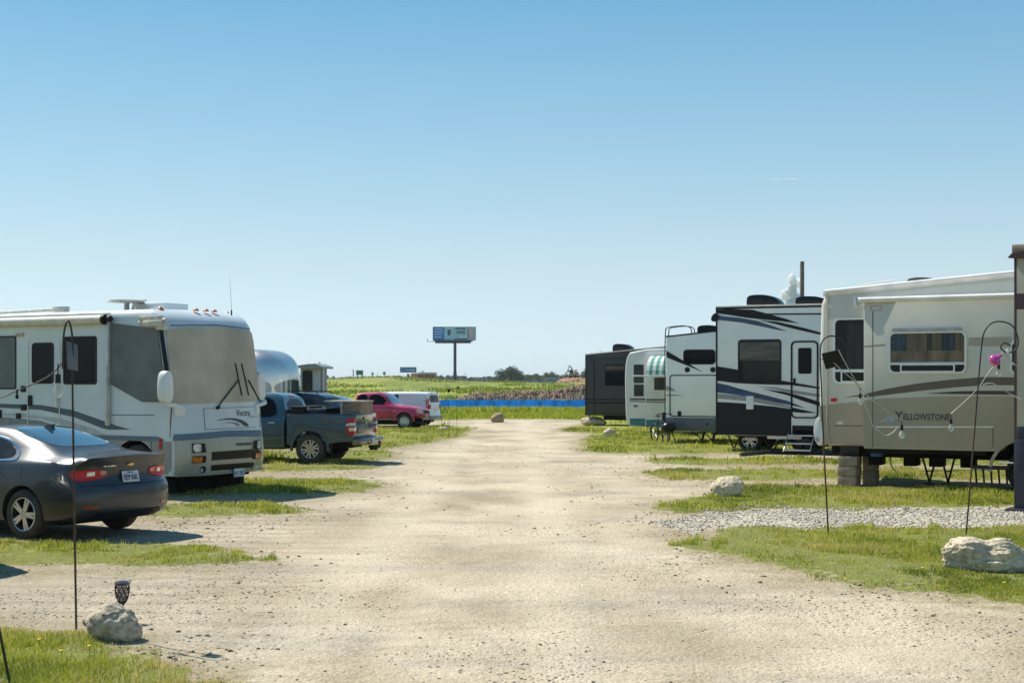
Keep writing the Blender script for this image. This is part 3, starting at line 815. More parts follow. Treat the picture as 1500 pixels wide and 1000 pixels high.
sed_paint = M('dusty_charcoal_metallic', (.040, .046, .054), .34, metal=.35, var=.16, scale=1.2, coat=.35)
glass_sky = M('sky_reflection_glass', (.03, .075, .09), .05, var=.05, coat=1.0, spec=1.0)  # bluish base colour stands in for the sky mirrored in the glass
glass_sky.node_tree.nodes['Principled BSDF'].inputs['Coat IOR'].default_value = 2.1
def make_sedan(root):
    tab = [(-4.92, .34, .70, .60, .66, .42), (-4.7, .24, .85, .74, .80, .55), (-4.2, .20, .915, .88, .95, .64), (-3.7, .19, .92, .95, 1.03, .66), (-3.45, .19, .92, .97, 1.10, .64),
           (-3.0, .19, .925, .98, 1.34, .57), (-2.6, .19, .925, .985, 1.44, .555), (-2.1, .19, .925, 1.0, 1.465, .55), (-1.75, .19, .928, 1.01, 1.445, .54), (-1.3, .19, .93, 1.02, 1.345, .545),
           (-.9, .20, .928, 1.03, 1.215, .58), (-.62, .22, .92, 1.035, 1.135, .64), (-.3, .24, .905, 1.02, 1.115, .68), (-.08, .27, .885, 1.0, 1.105, .70), (0, .30, .87, .98, 1.095, .70)]
    body = loft_car(root, tab, section, -4.92, 0, .925, sed_paint,
                    prof([(.25, -.12), (.34, -.03), (.48, .0), (.62, .0), (.70, -.015), (.745, -.055), (.82, -.10), (.96, -.085), (1.06, -.02), (1.10, .0), (1.13, -.03)]),
                    prof([(.25, .1), (.5, 0), (.7, .12), (.9, .3)]), n=60, hr=(.26, 3.2), lr=(.35, 3))
    b = bvh_of(body)
    cut(body, [(-1.10, .335, .385, -.2, .30), (-1.10, .335, .385, 1.55, 2.1), (-3.93, .335, .385, -.2, .30), (-3.93, .335, .385, 1.55, 2.1)], well)
    P = lambda nm, poly, view, mat, **k: patch(nm, b, poly, view, mat, root, **k)
    # glass
    P('rear_window', chaikin([(-1.83, .46), (-1.83, 1.39), (-1.5, 1.47), (-.98, 1.46), (-.86, 1.28), (-.83, .925), (-.86, .57), (-.98, .39), (-1.5, .38)], 2), 'top', glass_sky, off=.006)
    P('windshield', chaikin([(-2.75, .44), (-2.75, 1.41), (-3.4, 1.52), (-3.4, .33)], 2), 'top', glass_d, off=.006)
    for far in (False, True):
        P('side_window', chaikin([(-1.42, 1.065), (-1.40, 1.16), (-1.62, 1.27), (-2.04, 1.335), (-2.06, 1.06)], 1), 'side', glass_t, off=.007, far=far)
        P('side_window', chaikin([(-2.12, 1.06), (-2.10, 1.345), (-2.6, 1.35), (-3.0, 1.26), (-3.28, 1.06)], 1), 'side', glass_t, off=.007, far=far)
        # bright moulding round the side glass
        arc = chaikin([(-3.35, 1.03), (-3.02, 1.275), (-2.6, 1.385), (-2.1, 1.385), (-1.65, 1.325), (-1.36, 1.19), (-1.27, 1.085), (-1.32, 1.035), (-1.7, 1.032), (-2.6, 1.026)], 2)
        inn = [(x + (-.035 if x > -1.6 else .0), z) for x, z in arc]
        cx, cz = -2.25, 1.19
        inn = [(cx + (x - cx) * .965, cz + (z - cz) * .86) for x, z in arc]
        P_ring(b, root, arc, inn, far)
    for zz in (.36,):
        P('lower_valance', [(.28, zz - .09), (1.57, zz - .09), (1.50, zz + .01), (.35, zz + .01)], 'rear', black_p, off=.016, thick=.02)
    for s in (0, 1):
        q = [(.055, .915), (.10, .80), (.25, .785), (.50, .83), (.545, .87), (.53, .925), (.30, .94)]
        if s: q = [(1.85 - y, z) for y, z in q]
        tl = P('taillight', chaikin(q, 1), 'rear', red_lens, off=.012, thick=.02, cell=.04)
        q2 = [(.26, .852), (.26, .905), (.36, .912), (.36, .862)]
        if s: q2 = [(1.85 - y, z) for y, z in q2]
        patch('reverse_lamp', b, q2, 'rear', clear_lens, tl, off=.017, thick=.01)
        q3 = [(.43, .87), (.44, .922), (.52, .918), (.53, .885), (.49, .866)]
        if s: q3 = [(1.85 - y, z) for y, z in q3]
        patch('reflector', b, q3, 'rear', M('pale_red_lens', (.5, .2, .2), .2, coat=.5), tl, off=.017, thick=.01)
        q4 = [(-.02, .80), (-.06, .92), (-.26, .935), (-.30, .905), (-.18, .80)]
        patch('side_lens', b, q4, 'side', red_lens, tl, off=.012, thick=.02, far=bool(s))
        q5 = [(.17, .425), (.17, .47), (.36, .47), (.36, .425)]
        if s: q5 = [(1.85 - y, z) for y, z in q5]
        P('bumper_reflector', q5, 'rear', red_dk, off=.008)
    pl = P('license_plate', rrect(.78, .745, 1.075, .90, .012), 'rear', plate_m, off=.022, thick=.01, cell=.5)
    plx = lambda y, z: b.ray_cast(Vector((20, y, z)), Vector((-1, 0, 0)))[0].x + .030
    lettering('plate_number', 'EE9 K6L', lambda u, v, d: Vector((max(plx(.80 + u, .778 + v), plx(.80 + u, .80), plx(.80 + u, .85)) + .008 + d, .80 + u, .778 + v)), .255, .075, ink, pl, depth=.004, bold=.01)
    lettering('plate_state', 'MISSOURI', lambda u, v, d: Vector((plx(.87 + u, .872 + v) + d, .87 + u, .872 + v)), .11, .016, ink, pl, depth=.004)
    bow = [(.855, .975), (.875, .998), (.905, .998), (.905, 1.008), (.955, 1.008), (.955, .998), (.997, .998), (.977, .975), (.955, .975), (.955, .965), (.905, .965), (.905, .975)]
    P('emblem', [(y - .0, z + .002) for y, z in bow], 'rear', M('gold_emblem', (.62, .42, .16), .25, metal=.8), off=.014, thick=.01)
    lettering('lettering', 'MALIBU', lambda u, v, d: Vector((plx(.46 + u, .968 + v) - .02 + d, .46 + u, .968 + v)), .20, .022, chrome, root, depth=.012, bold=.02)
    f = MB(); f.prism([(-1.72, 1.45), (-1.66, 1.50), (-1.50, 1.505), (-1.53, 1.47), (-1.50, 1.43)], .905, .945, 'y'); f.build('shark_fin_antenna', sed_paint, root, bevel=.008)
    h = MB(); h.tube([(-2.42, -.012, .905), (-2.40, -.035, .91), (-2.26, -.035, .915), (-2.24, -.008, .915)], .014); h.build('door_handle', sed_paint, root)
    P('door_seam', [(-2.07, .30), (-2.075, .30), (-2.075, 1.02), (-2.07, 1.02)], 'side', black_p, off=.002)
    P('door_seam', [(-1.36, .78), (-1.50, .86), (-1.52, 1.02), (-1.527, 1.02), (-1.508, .855), (-1.365, .775)], 'side', black_p, off=.002)
    P('fuel_flap', rrect(-1.28, .83, -1.12, .97, .02), 'side', sed_paint, off=.003, thick=.003)
    P('trunk_seam', [(.16, .72), (1.69, .72), (1.69, .728), (.16, .728)], 'rear', black_p, off=.003)
    u = MB(); u.box(-4.6, -.6, .25, 1.6, .19, .27); u.build('underbody', under, root, bevel=.02)
    tyre_set(root, (-1.10, -3.93), .335, .225, .125, 1.725, spokes=5, rimr=.68, style='five')
def P_ring(b, root, outer, inner, far):
    """strip between two outlines laid on the body side"""
    mb = MB(); vs = []; n = len(outer)
    for q, lift in ((outer, .002), (outer, .014), (inner, .014), (inner, .002)):
        for x, z in q:
            h = b.ray_cast(Vector((x, 20 if far else -20, z)), Vector((0, -1 if far else 1, 0)))
            p = h[0] if h[0] else Vector((x, 1.85 if far else 0, z)); p = p + Vector((0, (1 if far else -1) * lift, 0)); vs.append(p)
    fs = []
    for k in range(n):
        j = (k + 1) % n
        for a in range(3): fs.append((a * n + k, a * n + j, (a + 1) * n + j, (a + 1) * n + k))
    mb.add(vs, fs); return mb.build('window_moulding', chrome, root)

fs_ = Fr(119, 18.3, 30)
sedan = fs_.thing('parked_sedan', 'dusty charcoal four door sedan with chrome window trim parked tail toward the lane', 'car'); make_sedan(sedan)

# ================================================================== class A motorhome
fm = Fr(266, 25.5, 30)
mh = fm.thing('motorhome', 'large white motorhome with tan covered windshield parked behind the charcoal sedan', 'motorhome')
MP = prof([(.3, -.02), (.45, .02), (.75, .05), (1.02, .03), (1.12, 0), (1.70, -.05), (2.3, -.13), (3.0, -.25), (3.15, -.30), (3.3, -.42), (3.40, -.60), (3.46, -.85)])
secs = [(x, box_section(.38, 1.25, 3.42, .16)) for x in [-9.8, -9.5, -8.5, -7, -5.5, -4, -2.5, -1.6, -1.2, -1.0, -.9, -.8, -.7, -.6, -.5, -.4, -.3, -.2, -.1, -.03, 0]]
def more(r):  # refine the straight flank rows
    return r
mhb = loft([(x, r) for x, r in secs], -9.8, 0, MP, prof([(.4, 0), (3.0, .05), (3.4, .2)]), 1.2, 1.25, rings=12, hi_round=(.26, 5), lo_round=(.15, 6)).build('body', M('dull_coach_white', (.60, .665, .69), .38, var=.07, scale=.8, coat=.15), mh, smooth=30)
mbv = bvh_of(mhb)
cut(mhb, [(-1.15, .47, .56, -.2, .34), (-6.9, .47, .56, -.2, .34)], well)
def PM(nm, poly, view, mat, **k): return patch(nm, mbv, poly, view, mat, mh, **k)
tan_cover = M('tan_vinyl_cover', (.50, .43, .33), .8, var=.10, scale=1.6, bump=.15, bscale=14)
grey_cover = M('grey_mesh_cover', (.16, .17, .17), .75, var=.16, scale=1.6, bump=.1, bscale=14)
# windshield and cab side covers
fe = lambda px, py, xo=-.15: fm.end(px, py, xo)
wc = PM('windshield_cover', [(.06, 1.69), (2.42, 1.72), (2.45, 2.4), (2.40, 3.03), (2.2, 3.07), (1.25, 3.12), (.3, 3.07), (.08, 3.02), (.05, 2.4)], 'rear', tan_cover, off=.022, thick=.026, cell=.06)
sd = fm.S([(164, 473), (236, 471), (245, 586), (192, 586), (164, 563)])
PM('side_window_cover', [(sd[0][0], sd[0][1]), (-.57, 3.05), (-.45, 2.3), (-.36, 1.72), (-.95, 1.72), (sd[4][0], sd[4][1])], 'side', grey_cover, off=.022, thick=.034, cell=.06)
PM('cover_seam', [(1.72, 1.72), (1.735, 1.72), (1.70, 3.07), (1.685, 3.07)], 'rear', M('cover_seam', (.22, .2, .18), .8), off=.018, thick=.008)
pil = MB(); pil.tube([(-.50, .0, 3.04), (-.40, .0, 2.5), (-.32, .0, 2.05), (-.28, .0, 1.74)], .04, 8); pil.build('cab_pillar_trim', black_g, mh)
PM('roof_cap_seam', [(.15, 3.10), (1.25, 3.145), (2.35, 3.10), (2.35, 3.115), (1.25, 3.16), (.15, 3.115)], 'rear', M('seam_grey', (.10, .11, .12), .6), off=.012)
# lower paint band, wrapping the nose
lowz = 1.04
PM('lower_front_panel', [(.04, .40), (2.46, .40), (2.47, lowz - .02), (1.25, lowz + .02), (.03, lowz - .02)], 'rear', champagne, off=.010, thick=.012, cell=.12)
PM('blue_pinstripe', [(.03, lowz - .015), (1.25, lowz + .026), (2.47, lowz - .015), (2.46, lowz + .11), (1.25, lowz + .14), (.03, lowz + .10)], 'rear', slate, off=.011, thick=.012, cell=.12)
LP = []
a0 = 0
lp = [(-.06, lowz - .03), (-.06, .42)] + [(-.56 + .0, .42)]
arch = [(-1.15 + .58 * math.cos(rad(t)), .47 + .58 * math.sin(rad(t))) for t in range(0, 181, 15)]
arch2 = [(-6.9 + .58 * math.cos(rad(t)), .47 + .58 * math.sin(rad(t))) for t in range(0, 181, 15)]
low = [(-.24, lowz - .03), (-.24, .42)] + [(arch[0][0], .42)] + arch + [(arch[-1][0], .42), (arch2[0][0], .42)] + arch2 + [(arch2[-1][0], .42), (-9.6, .42), (-9.6, lowz - .03)]
PM('lower_side_panel', low, 'side', M('grey_green_paint', (.25, .265, .25), .4, metal=.2, var=.06, scale=1, coat=.2), off=.008, thick=.010, cell=.25)
PM('side_pinstripe', [(-.22, lowz - .025), (-.22, lowz + .055), (-9.6, lowz + .055), (-9.6, lowz - .025)], 'side', slate, off=.009, thick=.010, cell=.5)
for x in (-.72, -1.85, -2.95, -4.2):
    PM('bay_seam', [(x, .42), (x - .012, .42), (x - .012, lowz - .03), (x, lowz - .03)], 'side', M('seam_grey', (.10, .11, .12), .6), off=.012)
PM('cab_seam', [(-.265, 1.08), (-.28, 1.08), (-.28, 1.68), (-.265, 1.68)], 'side', M('seam_rust', (.16, .10, .06), .8), off=.004)
PM('side_marker', fm.S([(234, 643), (238, 643), (238, 658), (234, 658)]), 'side', red_lens, off=.02, thick=.02)
# swoosh along the flank
sw = fm.S([(-60, 589), (0, 591), (60, 593), (105, 600), (140, 612), (170, 623), (192, 629), (160, 629), (150, 627), (110, 611), (60, 600), (0, 597), (-60, 596)])
PM('swoosh', sw, 'side', M('swoosh_blue', (.055, .085, .115), .4), off=.004, cell=.3)
sw = fm.S([(-60, 605), (30, 605), (90, 613), (140, 629), (168, 643), (150, 643), (110, 627), (60, 613), (0, 609), (-60, 609)])
PM('swoosh', sw, 'side', M('swoosh_grey', (.42, .45, .47), .4), off=.004, cell=.3)
sw = fm.S([(-60, 610), (10, 611), (60, 616), (100, 629), (130, 643), (-60, 643)])
PM('swoosh', sw, 'side', M('swoosh_mid_grey', (.19, .22, .24), .4), off=.004, cell=.3)
PM('pinstripe', fm.S([(164, 607), (226, 607), (226, 608.3), (164, 608.3)]), 'side', slate, off=.004)
# house windows and entry door
def rv_window(root, fr, a, b, yo=0.0, r=.06, frame_m=black_g, glass_m=glass_d, fw=.03, divider=None, name='window', proud=.014):
    (x0, z1), (x1, z0) = fr.side(*a, yo), fr.side(*b, yo)
    f = MB(); f.frame(rrect(x0, z0, x1, z1, r), rrect(x0 + fw, z0 + fw, x1 - fw, z1 - fw, r * .7), yo - proud, yo + .01)
    if divider: f.box(x0 + fw, x1 - fw, yo - proud - .002, yo, z0 + divider - .012, z0 + divider + .012)
    w_ = f.build(name, frame_m, root, bevel=.004)
    g = MB(); g.prism(rrect(x0 + fw * .8, z0 + fw * .8, x1 - fw * .8, z1 - fw * .8, r * .7), yo - proud * .45, yo + .008); g.build('pane', glass_m, w_)
    return w_
rv_window(mh, fm, (47, 502), (79, 562), .0, r=.08)
rv_window(mh, fm, (93, 493), (142, 563), .0, r=.06)
rv_window(mh, fm, (-80, 494), (24, 570), .0, r=.04, glass_m=grey_cover)
(x0, z1), (x1, z0) = fm.side(41, 496), fm.side(88, 650)
d = MB(); d.frame(rrect(x0, z0, x1, z1, .12), rrect(x0 + .02, z0 + .02, x1 - .02, z1 - .02, .11), -.012, .004); dr = d.build('entry_door', alu, mh)
h = MB(); p0 = fm.side(43, 588); h.box(p0[0] - .02, p0[0] + .09, -.03, 0, p0[1] - .08, p0[1] + .12); h.build('latch', black_p, dr, bevel=.01)
h = MB(); p0 = fm.side(85, 570); h.tube([(p0[0], -.05, p0[1] + .1), (p0[0], -.05, p0[1] - .35)], .016); h.build('grab_rail', alu, mh)
for a_, b_ in (((31, 565), (38, 574)), ((31, 592), (39, 601)), ((24, 605), (31, 613)), ((-4, 600), (3, 612))):
    (x0, z1), (x1, z0) = fm.side(*a_), fm.side(*b_); h = MB(); h.box(x0, x1, -.02, 0, z0, z1); h.build('port_cover', black_p, mh, bevel=.01)
(x0, z1), (x1, z0) = fm.side(24, 487), fm.side(35, 493); h = MB(); h.box(x0, x1, -.03, 0, z0, z1); h.build('porch_lamp', M('lamp_tan', (.45, .38, .26), .5), mh, bevel=.01)
# awning roll with arms along the roof edge
ax0, az = fm.side(150, 464, -.12); ax1, az1 = fm.side(-120, 474, -.12)
aw = MB(); aw.tube([(ax0, -.10, 3.24), (-8.6, -.10, 3.24)], .085, 14); awn = aw.build('awning_roller', M('awning_vinyl', (.62, .58, .50), .6, var=.1), mh, smooth=50)
h = MB(); h.lathe([(.0, -.03), (.095, -.03), (.095, .03), (.0, .03)], 14, 'x', (ax0 + .03, -.10, 3.24)); h.lathe([(0, -.03), (.06, -.03), (.06, .03), (0, .03)], 12, 'x', (ax0 + .16, -.10, 3.25)); h.build('end_cap', black_p, awn, smooth=40)
aw = MB(); aw.box(ax0 + .1, -8.8, -.045, -.002, 3.33, 3.37); aw.build('awning_rail', alu, mh)
ar = fm.side(158, 466, -.05)[0]
h = MB(); h.box(ar - .045, ar + .035, -.075, -.004, 1.28, 3.30); h.box(ar - .03, ar + .02, -.095, -.07, 1.30, 2.4); h.build('awning_arm', M('dull_white_aluminium', (.55, .56, .55), .4, metal=.3), mh, bevel=.006)
# window awning bracket heap at the corner of the roof
h = MB(); h.box(-.95, -.42, -.10, -.01, 3.19, 3.28); h.box(-.80, -.36, -.16, -.02, 3.09, 3.19); h.box(-.50, -.30, -.13, -.02, 3.02, 3.12); h.tube([(-.98, -.06, 3.16), (-.3, -.07, 3.2)], .04, 8)
h.build('camera_bracket', M('aged_white_plastic', (.58, .55, .47), .6, var=.15, scale=8), mh, bevel=.015)
# nose: headlights, signals, grilles
def nose(nm, poly, mat, off=.018, thick=.02, **k): return PM(nm, poly, 'rear', mat, off=off, thick=thick, **k)
for s in (0, 1):
    fl = (lambda q: [(2.5 - y, z) for y, z in q]) if s else (lambda q: q)
    bz = nose('headlight_bezel', fl([(.28, .60), (.62, .60), (.62, .97), (.28, .99)]), taupe_l, off=.014, cell=.1)
    hd = nose('headlight', fl([(.30, .80), (.60, .80), (.57, .965), (.30, .97)]), black_p, off=.02, cell=.1)
    patch('lens', mbv, fl(rrect(.31, .815, .475, .955, .04)), 'rear', clear_lens, hd, off=.034, thick=.02)
    ts = nose('turn_signal', fl(rrect(.30, .615, .60, .74, .015)), black_p, off=.02)
    patch('lens', mbv, fl(rrect(.305, .63, .51, .725, .01)), 'rear', amber, ts, off=.034, thick=.02)
    fg = MB(); yy = 2.5 - .55 if s else .55
    fgo = nose('fog_lamp', fl(chaikin([(.50, .43), (.50, .55), (.62, .55), (.62, .43)], 2)), black_p, off=.018)
    patch('lens', mbv, fl(chaikin([(.50, .45), (.50, .52), (.555, .52), (.555, .45)], 2)), 'rear', clear_lens, fgo, off=.03)
gr1 = nose('grille', [(.74, .645), (2.12, .645), (2.18, .81), (.74, .80)], black_g, off=.016, cell=.12)
gr2 = nose('grille', [(.74, .455), (1.98, .455), (2.10, .56), (.74, .56)], black_g, off=.016, cell=.12)
for k in range(3):
    z = .675 + .04 * k; patch('slat', mbv, [(.76, z), (2.12, z), (2.12, z + .012), (.76, z + .012)], 'rear', black_p, gr1, off=.03, thick=.014)
for k in range(2):
    z = .485 + .03 * k; patch('slat', mbv, [(.76, z), (1.98, z), (1.98, z + .01), (.76, z + .01)], 'rear', black_p, gr2, off=.03, thick=.014)
nose('bumper_lip', [(.06, .385), (2.44, .385), (2.44, .425), (.06, .425)], champagne, off=.05, thick=.06, cell=.12)
pl = MB(); pl.prism(rrect(1.30, .31, 1.60, .465, .01), .085, .095, 'x'); plo = pl.build('license_plate', plate_m, mh)
lettering('plate_number', 'RV 7 2KD', lambda u, v, d: Vector((.095 + d, 1.32 + u, .345 + v)), .26, .07, ink, plo)
# name panel on the nose
fr_ = MB()
def nose_ring(o_, i_, nm, mat):
    vs = []; n = len(o_)
    for q, lf in ((o_, .002), (o_, .010), (i_, .010), (i_, .002)):
        for y, z in q:
            h_ = mbv.ray_cast(Vector((20, y, z)), Vector((-1, 0, 0))); vs.append((h_[0].x + lf, y, z))
    m_ = MB(); m_.add(vs, [(a * n + k, a * n + (k + 1) % n, (a + 1) * n + (k + 1) % n, (a + 1) * n + k) for k in range(n) for a in range(3)]); return m_.build(nm, mat, mh)
def dense(q, k=6):
    r = []
    for a, b in zip(q, q[1:] + q[:1]):
        for i in range(k): r.append((a[0] + (b[0] - a[0]) * i / k, a[1] + (b[1] - a[1]) * i / k))
    return r
nose_ring(dense([(.62, 1.21), (2.30, 1.21), (2.30, 1.62), (.62, 1.60)]), dense([(.632, 1.22), (2.29, 1.22), (2.29, 1.61), (.632, 1.59)]), 'hatch_outline', M('thin_grey_line', (.22, .23, .23), .5))
nose('nose_swoosh', chaikin([(.85, 1.37), (1.35, 1.42), (1.70, 1.36), (1.88, 1.24), (1.72, 1.24), (1.60, 1.32), (1.35, 1.385)], 1), M('swoosh_charcoal', (.05, .055, .06), .4), off=.008, thick=.006)
nose('nose_swoosh', chaikin([(1.10, 1.33), (1.45, 1.34), (1.62, 1.26), (1.5, 1.25), (1.4, 1.31)], 1), grey_d, off=.008, thick=.006)
nose('nose_swoosh', [(1.80, 1.405), (2.18, 1.42), (2.18, 1.428), (1.95, 1.43)], grey_d, off=.008, thick=.006)
def on_nose(y0, z0, lift=.006):
    def f(u, v, d):
        h_ = mbv.ray_cast(Vector((20, y0 + u, z0 + v)), Vector((-1, 0, 0))); return Vector((h_[0].x + lift + d, y0 + u, z0 + v))
    return f
lettering('lettering', 'Vectra', on_nose(1.50, 1.44), .40, .12, text_d, mh)
lettering('lettering', 'WINNEBAGO', on_nose(1.40, .885, .016), .60, .055, text_d, mh, bold=.02)
# mirrors
def mirror(yb, s, dx=0.0):
    r_ = MB(); r_.box(-.30, -.12, yb - .16, yb + .06, 1.73, 2.30)
    e = MB(); e.prism(chaikin([(yb - .13, 1.72), (yb + .10, 1.72), (yb + .12, 2.0), (yb + .07, 2.28), (yb - .11, 2.28), (yb - .15, 2.0)], 2), -.14, .04, 'x'); mo = e.build('mirror', white_p, mh, bevel=.03)
    g = MB(); g.prism(rrect(yb - .10, 1.78, yb + .07, 2.22, .04), -.146, -.139, 'x'); g.build('glass', glass_t, mo)
    a = MB(); a.tube([(-.03, yb, 1.72), (.02, yb + s * .03, 1.68), (.02, yb + s * .34, 1.62)], .042, 10); a.box(-.08, .06, yb + s * .30 - .04, yb + s * .30 + .06, 1.48, 1.63); br_ = a.build('bracket', white_p, mo, bevel=.01); mo.location.x = dx; br_.location.x = -dx * .5
mirror(-.34, 1); mirror(2.44, -1, -.22)
# wipers
for y0, y1, ym in ((.98, 1.60, 1.62), (2.32, 1.90, 1.82)):
    q = lambda y, z, l=.05: (mbv.ray_cast(Vector((20, y, z)), Vector((-1, 0, 0)))[0].x + l, y, z)
    wv = MB(); wv.tube([q(y0, 1.62, .03), q(y0 + (y1 - y0) * .15, 1.72), q(y1, 2.12)], .013, 6)
    w_ = wv.build('wiper', black_p, mh); z0 = 2.12
    wv = MB(); wv.tube([q(ym + .05, 1.83, .035), q(ym, 2.12, .035), q(ym - .06 if ym > 1.7 else ym - .04, 2.44, .035)], .012, 6); wv.build('blade', black_g, w_)
    wv = MB(); wv.tube([q(y0, 1.60, .0), q(y0, 1.62, .06)], .03, 10); wv.build('pivot', black_p, w_)
# roof gear
h = MB()
for k, (x, y) in enumerate(((-.80, .30), (-.62, 1.05), (-.60, 1.30), (-.62, 1.55), (-1.0, 2.35))):
    c = MB(); c.lathe([(.06, 0), (.055, .022), (.035, .045), (0, .055)], 14, 'z', (x, y, 3.415)); c.build('clearance_light', amber, mh, smooth=60)
c = MB(); c.lathe([(.33, 0), (.33, .04), (.1, .05)], 24, 'z', (-2.1, .75, 3.60)); c.tube([(-2.1, .75, 3.42), (-2.1, .75, 3.62)], .05, 8); c.tube([(-1.9, .7, 3.42), (-1.85, .7, 3.58)], .03, 8); c.tube([(-2.6, .75, 3.63), (-1.6, .75, 3.63)], .02, 6); c.build('tv_antenna', M('aged_white_plastic', (.58, .55, .47), .6), mh, smooth=40)
c = MB(); c.box(-2.1, -1.35, .95, 1.65, 3.42, 3.60); c.build('roof_vent', rv_white, mh, bevel=.04)
c = MB(); c.tube([(-.45, 1.85, 3.36), (-.45, 1.85, 3.46)], .014, 8); c.tube([(-.45, 1.85, 3.46), (-.50, 1.85, 4.15)], [.004, .0015], 5); c.build('whip_antenna', black_p, mh)
c = MB(); c.tube([(-6.2, .5, 3.46), (-3.6, .5, 3.50)], .03, 8); c.box(-3.75, -3.45, .42, .58, 3.44, 3.55); c.build('crank_antenna', M('aged_white_plastic', (.58, .55, .47), .6), mh, bevel=.005)
u = MB(); u.box(-9.4, -.3, .3, 2.2, .30, .45); u.box(-.75, -.35, .5, 2.0, .12, .34); u.build('chassis', under, mh, bevel=.02)
for y, n_ in ((.20, True), (2.30, False)):
    wheel(mh, -1.15, y, .47, .47, .28, n_, style='disc', rimr=.55)
    wheel(mh, -6.9, y, .47, .47, .28, n_, style='disc', rimr=.55)
m = MB(); m.prism([(-.60, .03), (-.62, .42), (-.66, .42), (-.64, .03)], .10, 2.4, 'y'); m.build('mud_flap', rubber, mh)

# ================================================================== blue-grey pickup with a loaded bed
fp = Fr(518, 35.7, 12)
pk = fp.thing('pickup_truck', 'dark blue pickup truck with gear piled in its bed, tail toward the lane', 'pickup truck')
pk_paint = M('dark_teal_metallic', (.030, .072, .100), .22, metal=.35, var=.08, scale=1.6, coat=.8)
pk_low = M('bronze_metallic', (.10, .095, .085), .3, metal=.5, var=.1, coat=.5)
AX = -1.22; WR = .405
archp = [(AX + .50 * math.cos(rad(t)), .42 + .50 * math.sin(rad(t))) for t in range(0, 181, 10)]
side = [(-.02, .66), (0, .80), (0, 1.30), (-.03, 1.335), (-1.86, 1.335), (-1.86, .52), (AX - .50, .50)] + archp[::-1] + [(AX + .52, .55)]
bd = MB(); bd.prism(side, 0.0, .10, 'y'); bd.prism(side, 1.90, 2.0, 'y'); bd.box(-1.86, -1.80, .1, 1.9, .62, 1.33); bd.box(-1.86, -.06, .08, 1.92, .60, .72)
bd.build('cargo_bed', pk_paint, pk, bevel=.03, segs=3)
for y0, y1 in ((-.025, .05), (1.95, 2.025)):
    o_ = [(AX + .545 * math.cos(rad(t)), .42 + .545 * math.sin(rad(t))) for t in range(-8, 189, 7)]; i_ = [(AX + .475 * math.cos(rad(t)), .42 + .475 * math.sin(rad(t))) for t in range(-8, 189, 7)]
    m = MB(); m.prism(o_ + i_[::-1], y0, y1, 'y'); m.build('wheel_arch_flare', pk_paint, pk, bevel=.012)
for y0_, y1_ in ((.0, .11), (1.89, 2.0)): m = MB(); m.box(-1.8, -.03, y0_, y1_, 1.336, 1.352); m.build('bed_rail_cap', black_p, pk, bevel=.006)
tg = MB(); tg.prism([(.0, .70), (.015, .95), (.0, 1.0), (.02, 1.27), (.035, 1.32), (.0, 1.345), (-.06, 1.34), (-.06, .70)], .12, 1.88, 'y'); tgo = tg.build('tailgate', pk_paint, pk, bevel=.012)
m = MB(); m.box(.012, .028, .30, 1.70, .86, .96); m.build('tailgate_trim', M('warm_bronze', (.25, .21, .165), .3, metal=.6), tgo, bevel=.008)
m = MB(); m.prism(chaikin([(.88, 1.07), (.88, 1.15), (1.12, 1.15), (1.12, 1.07)], 2), .015, .035, 'x'); m.build('oval_emblem', chrome, tgo)
m = MB(); m.box(.01, .03, .72, .86, 1.19, 1.26); m.build('tailgate_handle', black_p, tgo, bevel=.01)
for y0, y1 in ((-.008, .13), (1.87, 2.008)):
    t_ = MB(); ya, yb = y0, y1
    t_.box(-.20, .022, ya, yb, .80, 1.24); to = t_.build('taillight', red_lens, pk, bevel=.02)
    q = MB(); q.box(-.13, .028, ya - .006, yb + .006, .90, 1.12); q.box(-.205, -.10, ya - .006, yb + .006, 1.02, 1.10); q.build('reverse_lamp', clear_lens, to, bevel=.008)
    q = MB(); q.box(-.175, .03, ya - .010, yb + .01, .99, 1.04); q.build('lens_bar', red_dk, to, bevel=.006)
bp = MB(); bp.prism([(-.05, .50), (.20, .52), (.22, .64), (.18, .70), (-.05, .70)], .02, 1.98, 'y'); bp.build('rear_bumper', M('dark_chrome', (.22, .20, .18), .22, metal=.9), pk, bevel=.03, segs=3)
m = MB(); m.prism(rrect(.86, .54, 1.14, .67, .01), .222, .232, 'x'); mo = m.build('license_plate', plate_m, pk)
m = MB(); m.box(.1, .42, .95, 1.05, .42, .49); m.tube([(.38, 1.0, .44), (.40, 1.0, .56)], .03, 8); m.lathe([(0, 0), (.04, .02), (.04, .05), (0, .07)], 10, 'z', (.40, 1.0, .55)); m.box(.18, .38, .80, .95, .36, .44); m.build('tow_hitch', steel_b, pk, bevel=.006)
# cab
ctab = [(-5.75, .45, .86, .86, .90, .60), (-5.5, .40, .97, 1.02, 1.10, .72), (-4.9, .38, 1.0, 1.15, 1.22, .80), (-4.45, .38, 1.0, 1.20, 1.28, .80), (-4.2, .38, 1.0, 1.21, 1.45, .76), (-3.7, .38, 1.0, 1.21, 1.84, .70), (-3.2, .38, 1.0, 1.21, 1.90, .69), (-2.6, .38, 1.0, 1.21, 1.90, .69), (-2.1, .38, 1.0, 1.21, 1.86, .70), (-1.90, .40, .995, 1.21, 1.80, .71)]
cb = loft_car(pk, ctab, section, -5.75, -1.88, 1.0, pk_paint, prof([(.4, 0), (1.2, 0), (1.35, -.02), (1.75, -.16), (1.9, -.28)]), prof([(.4, .05), (.9, 0), (1.2, .1)]), n=50, hr=(.05, 6), lr=(.2, 4), blend=.45, name='cab')
cbv = bvh_of(cb)
cut(cb, [(-4.90, .42, .50, -.2, .32), (-4.90, .42, .50, 1.68, 2.2)], well)
PK = lambda nm, poly, view, mat, **k: patch(nm, cbv, poly, view, mat, pk, **k)
